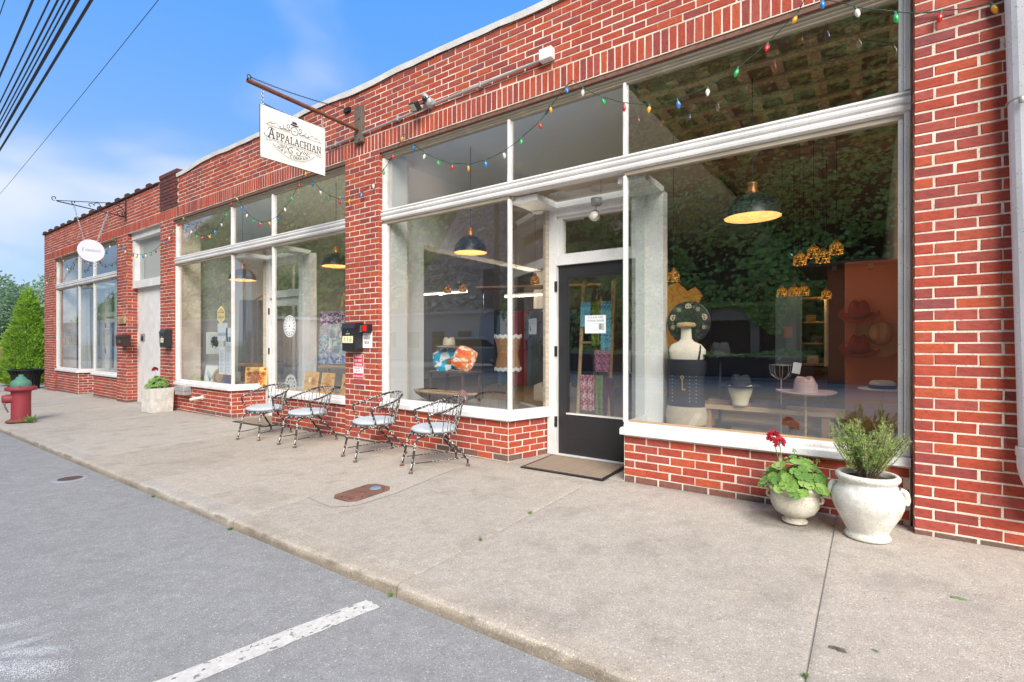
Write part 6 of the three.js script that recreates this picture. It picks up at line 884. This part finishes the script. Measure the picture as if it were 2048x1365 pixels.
// the chiropractic office: white curtains and lettering on the panes
{
  const wc = M({ map: T.fabric, color: C(0.72, 0.73, 0.75), roughness: 0.95, side: THREE.DoubleSide, transmission: 0.25, thickness: 0 });
  [[-18.0, -17.1, -0.35, 'white curtain behind the far end pane'], [-16.9, -16.2, -0.8, 'white curtain inside the splayed pane of the office'], [-15.35, -14.1, -0.35, 'white curtain behind the pane beside the brown mailbox'], [-16.4, -16.05, -0.9, 'narrow grey-white curtain edge by the office door']].forEach(([x0, x1, z, l]) => { const w = x1 - x0, g = new THREE.PlaneGeometry(w, 2.2, 70, 3), q = g.attributes.position; for (let i = 0; i < q.count; i++) { const x = q.getX(i), t = 0.5 - q.getY(i) / 2.2; q.setZ(i, 0.05 * sin(x * 34 + 0.6 * t) + 0.015 * sin(x * 13)); q.setX(i, x * (0.8 + 0.2 * abs(t - 0.4))); } g.computeVertexNormals(); const o = new THREE.Mesh(g, wc); o.name = 'white_curtain'; o.castShadow = o.receiveShadow = true; o.position.set((x0 + x1) / 2, 1.5, z); tag(o, l, 'curtain', 'white curtains in the office'); });
  const lt = canvasTex(512, 200, (x, w, h) => { x.clearRect(0, 0, w, h); x.strokeStyle = '#7e8e98'; x.lineWidth = 8; x.beginPath(); x.moveTo(60, 20); x.bezierCurveTo(110, 60, 10, 110, 60, 180); x.moveTo(60, 60); x.lineTo(20, 100); x.stroke(); word(x, 'CHIRO', 280, 120, 84, 'serif', 'normal', '#74808a'); x.lineWidth = 4; x.beginPath(); x.moveTo(110, 66); x.lineTo(470, 66); x.stroke(); });
  const lm = M({ map: lt, roughness: 0.6, alphaTest: 0.35 });
  [[-15.0, 1.45, 'grey lettering on the office pane beside the brown mailbox'], [-18.1, 1.45, 'grey lettering on the far end office pane']].forEach(([x, y, l]) => { const g = new THREE.PlaneGeometry(1.0, 0.4); const o = new THREE.Mesh(g, lm); o.name = 'window_lettering'; o.position.set(x, y, -0.094); tag(o, l, 'lettering', 'lettering on the office windows'); });
  const pl = thing('ceiling_lamp', 'small dark pendant lamp inside the office window', 'lamp', [-16.7, 2.2, -0.9]); mesh('shade', lathe([[0.1, 0], [0.09, 0.08], [0.04, 0.14], [0, 0.15]], 18), mat.black, pl); mesh('cord', rod([0, 0.15, 0], [0, 1.36, 0], 0.006), mat.black, pl);
}
// lamp under the entrance soffit
{ const o = thing('soffit_lamp', 'small round lamp on a grey mount above the black shop door', 'lamp', [-2.2, 2.60, -0.42]); mesh('mount', lathe([[0, 0], [0.055, 0], [0.055, -0.05], [0.045, -0.07], [0, -0.075]].reverse(), 16), mat.galv, o); mesh('arm', rod([0, -0.07, 0], [0, -0.12, 0.01], 0.01), mat.galv, o); mesh('socket', at(lathe([[0, -0.02], [0.035, -0.015], [0.056, 0.06], [0.05, 0.065], [0.03, 0.02]], 20), 0, -0.19, 0.0, PI / 2 - 0.3), mat.galv, o); mesh('bulb', at(new THREE.SphereGeometry(0.048, 18, 14), 0, -0.185, 0.045), M({ color: C(0.75, 0.72, 0.62), roughness: 0.12 }), o); }
// ---------- beyond the end of the building ----------
function leafyCrown(parent, blobs, n, size, tones, name = 'crown') {
  const it = [];
  const tot = blobs.reduce((s, b) => s + b[3] * b[4], 0);
  for (const [x, y, z, rx, ryy] of blobs) for (let k = 0, m = n * rx * ryy / tot; k < m; k++) {
    const d = rdir(), clump = vn(d.x * 3 + x * 5, d.y * 3 + d.z * 3 + z, 9), r = (0.62 + 0.38 * Math.pow(rng(), 0.5)) * (0.82 + 0.36 * clump); const p = V(x + d.x * rx * r, y + d.y * ryy * r, z + d.z * rx * r);
    it.push({ p, d: rdir().add(V(0, -0.3, 0)).addScaledVector(d, 0.7), n: d.clone().add(rdir().multiplyScalar(0.7)), l: size * R(0.7, 1.4), w: size * R(0.5, 0.9), c: vary(pick(tones), 0.28) });
  }
  return leafMesh(name, it, parent);
}
function tree(name, label, x, z, y0, h, blobs, n, size, tones, group) { const o = thing(name, label, 'tree', [x, y0, z], 0, group); mesh('trunk', [tube([[0, 0, 0], [0.1, h * 0.3, 0.05], [0, h * 0.6, 0]], 0.16, 8), tube([[0.05, h * 0.35, 0], [0.6, h * 0.55, 0.3]], 0.07, 6), tube([[0.05, h * 0.3, 0], [-0.6, h * 0.55, -0.3]], 0.07, 6)], mat.stem, o); leafyCrown(o, blobs, n, size, tones); return o; }
{
  const G1 = [[0.30, 0.46, 0.24], [0.38, 0.54, 0.30], [0.18, 0.32, 0.14], [0.44, 0.56, 0.34]], gr = 'leafy trees behind the low wall';
  tree('leafy_tree', 'broad leafy tree behind the low wall, nearest the building end', -39.5, -3.95, -0.8, 4.8, [[0, 3.2, 0, 2.0, 2.0], [1.0, 2.1, 0.8, 1.5, 1.4], [-0.8, 2.0, -1.2, 1.6, 1.5], [0.2, 1.4, 1.8, 1.4, 1.3]], 9000, 0.17, G1, gr);
  tree('leafy_tree', 'broad leafy tree behind the tip of the conical evergreen', -41, -2.4, -0.8, 5.2, [[0, 3.5, 0, 2.1, 2.0], [0.5, 2.2, 1.0, 1.7, 1.5], [0.2, 2.0, -1.4, 1.6, 1.5]], 9000, 0.17, G1, gr);
  tree('leafy_tree', 'tallest leafy tree, at the edge of the view behind the wall', -39.0, -0.9, -0.8, 5.6, [[0, 4.0, 0, 2.1, 2.1], [0.5, 2.4, 0.9, 1.8, 1.7], [0, 2.0, -1.3, 1.7, 1.6]], 9000, 0.17, G1, gr);
  tree('leafy_tree', 'dark leafy tree seen between the wall and the others', -46, -5.3, -0.8, 6, [[0, 3.8, 0, 2.6, 2.3], [0.5, 2.4, 1.4, 2.1, 1.8]], 7000, 0.2, G1, gr);
  const wl = thing('garden_wall', 'low brick garden wall with a concrete cap under the trees', 'wall', [-32, 0, 0]); mesh('core', box(-0.1, 0.1, -1, 0.86, -9, 2), mat.mortar, wl); mesh('cap', rbox(-0.17, 0.17, 0.861, 1.0, -9.05, 2.05, 0.02), M({ map: T.concrete, color: C(0.8, 0.78, 0.76), roughness: 0.9 }), wl);
  const lb = []; brickFace(lb, wl, { o: [0.107, 0, 2], u: [0, 0, -1], n: [1, 0, 0], len: 11, y0: -0.5, y1: 0.855 }); const gs = lb.map(b => { const q = brickVar[floor(R(0, 7))].clone().applyMatrix4(new THREE.Matrix4().makeBasis(b.U, V(0, 1, 0), b.N).setPosition(b.c)); const t = pick(TONES), c = new Float32Array(q.attributes.position.count * 3); for (let k = 0; k < c.length; k += 3) { c[k] = t[0] * 0.9; c[k + 1] = t[1] * 1.6; c[k + 2] = t[2] * 1.7; } q.setAttribute('color', new THREE.BufferAttribute(c, 3)); return q; }); { const o = new THREE.Mesh(mergeGeometries(gs), mat.brickV); o.name = 'brickwork'; o.userData.kind = 'stuff'; wl.add(o); }
  // clipped conical evergreen
  const x = -23.2, z = -0.25, y0 = gy(x, z) - 0.05, o = thing('conical_evergreen', 'bright green conical evergreen beside the end of the brick building', 'tree', [x, y0, z]);
  mesh('trunk', rod([0, 0, 0], [0, 3.0, 0], 0.05), mat.stem, o); const it = [], H = 3.2, prof = (t) => 0.78 * (1 - Math.pow(t, 1.35)) * (0.9 + 0.1 * sin(t * 17)) + 0.02 - (t < 0.08 ? (0.08 - t) * 2.5 : 0);
  for (let k = 0; k < 9500; k++) { const t = 1 - sqrt(rng() * 0.999), a = R(0, 2 * PI), r = prof(t) * (0.84 + 0.2 * Math.pow(rng(), 0.6)) * (0.88 + 0.24 * vn(a * 4, t * 20, 3)); const out = V(cos(a), 0, sin(a)), p = V(r * out.x, 0.08 + t * H, r * out.z); it.push({ p, d: V(out.x * 0.7 + R(-0.5, 0.5), R(0.25, 1.0), out.z * 0.7 + R(-0.5, 0.5)), n: out.clone().add(rdir().multiplyScalar(0.6)), l: R(0.09, 0.2), w: R(0.04, 0.075), c: vary(pick([[0.34, 0.62, 0.02], [0.44, 0.70, 0.03], [0.22, 0.46, 0.02], [0.54, 0.74, 0.05]]), 0.2) }); }
  leafMesh('foliage', it, o).userData.kind = 'stuff';
  const sh = thing('low_shrub', 'yellow-green leafy shrub growing against the conical evergreen', 'shrub', [-21.4, gy(-21.4, -0.9), -0.9]); leafyCrown(sh, [[0, 0.5, 0, 0.35, 0.6], [0.2, 0.3, 0.2, 0.3, 0.4]], 700, 0.12, [[0.3, 0.46, 0.06], [0.22, 0.4, 0.05]], 'foliage');
  const gs2 = thing('grass_clump', 'spiky pale green grass clump behind the fire hydrant', 'plant', [-20.3, gy(-20.3, 1.2), 1.25]); { const q = []; for (let k = 0; k < 160; k++) { const a = R(0, 2 * PI); q.push({ p: V(R(-0.12, 0.12), 0, R(-0.12, 0.12)), d: V(cos(a), R(0.5, 1.4), sin(a)), n: rdir(), l: R(0.2, 0.42), w: 0.025, c: vary([0.26, 0.42, 0.08], 0.2) }); } leafMesh('blades', q, gs2); }
}
// overhead cables: a bundle running along the street, and a thin service line
{
  const dir = V(-1.5936, 0, -0.0896).normalize(), grp = 'overhead cables along the street';
  [[-12.66, 1.66, 7.5, 0.02, 'overhead cable, the outermost full-length one over the street'], [-12.42, 1.48, 7.5, 0.014, 'thin overhead cable, second of the parallel bundle'], [-12.29, 1.39, 7.5, 0.017, 'overhead cable, third of the parallel bundle'], [-12.2, 1.32, 7.5, 0.014, 'overhead cable, fourth of the parallel bundle'], [-12.11, 1.26, 7.5, 0.014, 'overhead cable, fifth of the parallel bundle'], [-12.0, 1.18, 7.5, 0.03, 'thickest overhead cable of the parallel bundle'], [-11.78, 1.03, 7.5, 0.026, 'overhead cable of the bundle closest to the building'], [-10.78, 0.31, 7.5, 0.006, 'hair-thin service line crossing the open sky alone'], [-13.09, 1.96, 7.5, 0.008, 'thin overhead wire cutting the sky corner, inner one'], [-13.25, 2.1, 7.6, 0.008, 'thin overhead wire cutting the sky corner, outer one']].forEach(([x, z, y, r, l]) => {
    const p = []; for (let k = 0; k <= 24; k++) { const t = -34 + 80 * k / 24, s = 0.0004 * t * t; p.push(V(x, y, z).addScaledVector(dir, t).add(V(0, s, 0))); } const m = mesh('overhead_cable', new THREE.TubeGeometry(new THREE.CatmullRomCurve3(p), 48, r, 6), mat.cable); tag(m, l, 'cable', grp);
  });
}
// ---------- across the street (seen in the window glass) ----------
{
  const lot = mesh('parking_lot', sheet(-110, 5, 14.2, 40, 2, (x, z) => ry(x, z) + 0.02), M({ map: T.asphalt, color: C(0.75, 0.76, 0.78), roughness: 0.95 }), null, false); structure(lot, 'parking_lot');
  const kerb = mesh('far_kerb', box(-110, 5, -0.1, 0.12, 14.1, 14.4), mat.patch); kerb.position.y = -0.3; kerb.rotation.z = 0.0118; structure(kerb, 'far_kerb');
  // wooded hillside
  const hy = (x, z) => { const d = z - 40 + 6 * sin(x * 0.03); return max(0, d) * 0.95 * (0.85 + 0.3 * fbm(x * 0.02, z * 0.02, 3, 81)) + 0.0118 * max(x, -90); };
  const hill = mesh('hillside', sheet(-230, 14, 38, 130, 3, (x, z) => min(62, hy(x, z)) - 0.1), M({ color: C(0.07, 0.11, 0.035), roughness: 1 }), null, false); structure(hill, 'hillside');
  const rock = mesh('rock_slope', sheet(-82, -36, 38, 84, 1, (x, z) => { const c = -48.6 - (z - 42) * 0.33, w = 8 + (z - 42) * 0.05 + 3 * fbm(x * 0.2, z * 0.2, 3, 9); return min(62, hy(x, z)) + (abs(x - c) < w ? 0.35 : -2.5) + 0.5 * fbm(x, z, 3, 8); }), M({ map: T.pot, color: C(0.62, 0.59, 0.55), roughness: 1 }), null, false); structure(rock, 'rock_slope');
  const lg = new THREE.BufferGeometry(); lg.setAttribute('position', new THREE.Float32BufferAttribute([-0.5, 0, 0, 0, 0.12, 0.45, 0.5, 0, 0, -0.5, 0, 0, 0.5, 0, 0, 0, -0.12, -0.55], 3)); lg.computeVertexNormals();
  const lm = M({ color: C(1, 1, 1), roughness: 1, side: THREE.DoubleSide, transmission: 0.35, thickness: 0 });
  const scatter = (name, label, n, place) => { const im = new THREE.InstancedMesh(lg, lm, n), m4 = new THREE.Matrix4(), q = new THREE.Quaternion(); im.name = name; for (let k = 0; k < n; k++) { const { p, nrm, s, c } = place(k); q.setFromUnitVectors(V(0, 1, 0), nrm.clone().add(rdir().multiplyScalar(0.75)).normalize()); m4.compose(p, q, V(s, s, s)); im.setMatrixAt(k, m4); im.setColorAt(k, C(...c)); } im.userData = { kind: 'stuff', label, category: 'foliage' }; scene.add(im); };
  const ivyZ = (x, y) => 17.2 + y * 0.38 + 1.8 * fbm(x * 0.35, y * 0.35, 3, 88) - 0.5 * sin(x * 0.8 + y);
  const cliff = mesh('cliff', (() => { const g = sheet(-17, 8, 0, 27, 0.6, (x, y) => 0); const q = g.attributes.position; for (let i = 0; i < q.count; i++) { const x = q.getX(i), y = q.getZ(i); q.setXYZ(i, x, y - 0.4, ivyZ(x, y) + 0.25); } g.computeVertexNormals(); return g; })(), M({ color: C(0.05, 0.055, 0.03), roughness: 1, side: THREE.DoubleSide }), null, false); structure(cliff, 'cliff');
  const IV = [[0.28, 0.48, 0.09], [0.38, 0.57, 0.12], [0.18, 0.34, 0.07], [0.47, 0.60, 0.17]];
  scatter('ivy', 'dense green ivy covering the cliff across the street', 52000, () => { let x, y; do { x = R(-17, 8); y = R(0.5, 26.8); } while (fbm(x * 0.8, y * 0.8, 3, 44) < 0.40 && rng() < 0.85); const big = Math.pow(vn(x * 0.42, y * 0.5, 4), 2) * 1.6 + Math.pow(vn(x * 1.1, y * 1.2, 7), 2) * 0.8, z = ivyZ(x, y) - R(0, 0.3) - big; return { p: V(x, y - 0.4, z), nrm: V(0, 1.2, -1), s: R(0.12, 0.3) * (0.75 + 0.5 * vn(x * 0.6, y * 0.6, 3)), c: vary(pick(IV), 0.25) }; });
  scatter('hillside_forest', 'woodland covering the hill across the street', 42000, () => { const x = R(-220, 13), z = R(40, 112); const c = -48.6 - (z - 42) * 0.33; if (abs(x - c) < 10) return { p: V(-200 + R(0, 60), 12 + R(0, 3), 66), nrm: V(0, 1, -0.5), s: R(0.7, 1.3), c: vary(pick(IV), 0.25) }; const h = 1 + 5 * Math.pow(vn(x * 0.35, z * 0.35, 19), 1.5); return { p: V(x, min(62, hy(x, z)) + h * R(0.5, 1), z), nrm: V(0, 0.8, -0.7), s: R(0.6, 1.3), c: vary(pick(IV), 0.25) }; });
  scatter('rock_rubble', 'grey broken rock covering the slope across the street', 9000, () => { const z = R(40, 82), c = -48.6 - (z - 42) * 0.33, x = c + R(-9, 9); const g = R(0.25, 0.6); return { p: V(x, min(62, hy(x, z)) + 0.5 + R(0, 0.3), z), nrm: V(0, 1, -0.6), s: R(0.5, 1.5), c: [g, g * 0.97, g * 0.92] }; });
  // overgrown white posts and low dark wall in front of the ivy
  const oldWhite = M({ map: T.pot, color: C(0.55, 0.52, 0.46), roughness: 0.95 });
  const ru = thing('ruined_porch', 'overgrown porch of white posts below the ivy across the street', 'porch', [0, 0, 0]); for (const x of [-8.6, -6.4, -3.6, -2.4]) mesh('post', rbox(x - 0.16, x + 0.16, -0.3, 2.0, 16.5, 16.8, 0.01), oldWhite, ru); mesh('beam', rbox(-9, -2.2, 2.0, 2.5, 16.45, 16.85, 0.01), oldWhite, ru); mesh('dark_back', box(-9, -2.2, -0.3, 2.0, 17.4, 17.5), mat.ceilingDark, ru);
  const dw = thing('planter_wall', 'low dark retaining wall below the ivy across the street', 'wall', [0, 0, 0]); mesh('wall', rbox(-15, -1.6, -0.4, 0.62, 15.6, 15.9, 0.02), M({ color: C(0.06, 0.06, 0.065), roughness: 0.9 }), dw); mesh('coping', rbox(-15.05, -1.55, 0.62, 0.68, 15.55, 15.95, 0.01), mat.plasterGrey, dw);
  scatter('porch_ivy', 'ivy hanging over the overgrown porch across the street', 3600, () => { const x = R(-9.3, -2), t = vn(x * 1.4, 3, 12); return { p: V(x, 2.6 - R(0, 1.3) * t * t, R(16.25, 16.6)), nrm: V(0, 0.8, -1), s: R(0.12, 0.26), c: vary(pick(IV), 0.25) }; });
  scatter('trailing_ivy', 'ivy trailing over the low dark wall across the street', 2600, () => { const x = R(-15, -1.6); return { p: V(x, 0.66 + R(-0.15, 0.35) * vn(x * 2, 1, 6), R(15.5, 16.4)), nrm: V(0, 1, -0.4), s: R(0.1, 0.2), c: vary(pick(IV), 0.25) }; });
  const ob = thing('orange_building', 'small orange stucco building with rafter tails across the street', 'building', [0, 0, 0]); mesh('wall', [box(-1.15, 4.2, -0.3, 3.5, 14.6, 14.8), box(-1.15, -0.95, -0.3, 3.5, 14.8, 17)], M({ color: C(0.45, 0.13, 0.05), roughness: 0.9 }), ob); mesh('roof', rbox(-1.9, 4.8, 3.5, 3.62, 13.9, 18, 0.02), mat.woodDark, ob); for (let k = 0; k < 6; k++) mesh('rafter_tail', box(-1.0 + k * 0.9, -0.88 + k * 0.9, 3.36, 3.5, 14.0, 14.6), mat.wood, ob); mesh('door', rbox(0.75, 1.8, -0.3, 1.95, 14.52, 14.6, 0.02), mat.plasterGrey, ob); mesh('lamp', at(new THREE.SphereGeometry(0.09, 10, 8), 0.7, 2.2, 14.52), copper, ob);
  // low white buildings down the road
  const wb = (x0, x1, z0, h, label, c) => { const o = thing('roadside_building', label, 'building', [0, 0, 0], 0, 'low buildings across the street'); mesh('wall', box(x0, x1, -1.2, h, z0, z0 + 6), M({ color: C(...c), roughness: 0.9 }), o); mesh('roof', rbox(x0 - 0.2, x1 + 0.2, h, h + 0.25, z0 - 0.3, z0 + 6.2, 0.03), mat.plasterGrey, o); for (let x = x0 + 1.2; x < x1 - 1.5; x += 3) mesh('window', box(x, x + 1.4, 0.6, 2.0, z0 - 0.04, z0 - 0.005), M({ color: C(0.05, 0.06, 0.07), roughness: 0.15 }), o); mesh('door', box((x0 + x1) / 2 + 0.2, (x0 + x1) / 2 + 1.1, -1, 1.5, z0 - 0.06, z0 - 0.006), mat.wood, o); };
  wb(-38, -24, 27, 3.4, 'low pale building behind the parked silver car', [0.50, 0.49, 0.47]); wb(-66, -44, 20, 3.2, 'long low tan building with a white roof edge down the road', [0.42, 0.33, 0.28]); wb(-100, -74, 18, 3.6, 'white building farthest down the road', [0.66, 0.66, 0.64]);
  const po = thing('utility_pole', 'wooden utility pole with a navy banner across the street', 'pole', [-14.6, -0.3, 14.9]); mesh('shaft', new THREE.CylinderGeometry(0.12, 0.16, 9, 12).translate(0, 4.5, 0), mat.woodGrey, po); mesh('cross_arm', box(-1, 1, 8.2, 8.35, -0.06, 0.06), mat.woodGrey, po); mesh('banner', box(-0.85, -0.2, 3.1, 5.0, -0.01, 0.01), M({ color: C(0.02, 0.03, 0.09), roughness: 0.8 }), po); mesh('banner_arm', rod([-0.9, 5.02, 0], [0, 5.02, 0], 0.02), mat.steel, po);
  // parked silver car
  const cx = -18.6, cz = 18.2, car = thing('parked_car', 'silver sport utility car parked across the street', 'car', [cx, ry(cx, cz) + 0.02, cz], 2.2), paintM = M({ color: C(0.42, 0.43, 0.45), roughness: 0.3, metalness: 0.4, clearcoat: 0.6 });
  const side = [[-2.25, 0.45], [-2.28, 0.85], [-2.2, 1.05], [-1.2, 1.12], [2.0, 1.12], [2.22, 0.98], [2.25, 0.5], [1.95, 0.3], [-2.0, 0.3]]; const bd = extrude(side, 1.66, 0.07); bd.translate(0, 0, -0.83); mesh('body', bd, paintM, car);
  const cabG = extrude([[-1.15, 1.1], [-0.45, 1.6], [0.2, 1.68], [1.5, 1.64], [2.05, 1.12]], 1.4, 0.06); cabG.translate(0, 0, -0.7); mesh('cabin', cabG, paintM, car);
  for (const s of [-1, 1]) mesh('side_window', at(extrude([[-0.95, 1.16], [-0.4, 1.54], [0.2, 1.6], [1.4, 1.57], [1.8, 1.18]], 0.01), 0, 0, s > 0 ? 0.762 : -0.772), mat.black, car); mesh('rear_window', at(box(-0.62, 0.62, -0.22, 0.22, 0, 0.01), 1.88, 1.4, 0, 0, PI / 2, 0), mat.black, car);
  mesh('rear_bumper', rbox(2.1, 2.34, 0.32, 0.62, -0.85, 0.85, 0.05), mat.black, car); for (const s of [-1, 1]) { mesh('tail_light', rbox(2.18, 2.33, 0.86, 1.06, s * 0.65 - 0.2, s * 0.65 + 0.2, 0.03), M({ color: C(0.5, 0.01, 0.01), roughness: 0.25 }), car); for (const x of [-1.4, 1.4]) { const w = mesh('wheel', at(new THREE.TorusGeometry(0.27, 0.09, 12, 28), x, 0.36, s * 0.83), mat.black, car); mesh('rim', at(new THREE.CylinderGeometry(0.22, 0.22, 0.1, 20), x, 0.36, s * 0.85, PI / 2), mat.steel, w); for (let k = 0; k < 5; k++) mesh('spoke', at(box(-0.02, 0.02, 0.02, 0.2, 0, 0.02), x, 0.36, s > 0 ? s * 0.9 : s * 0.92, 0, 0, k / 5 * 2 * PI), mat.blackMetal, w); } }
}
scene.traverse((o) => { if (o.isMesh) { o.castShadow = true; o.receiveShadow = true; } });
renderer.render(scene, camera);
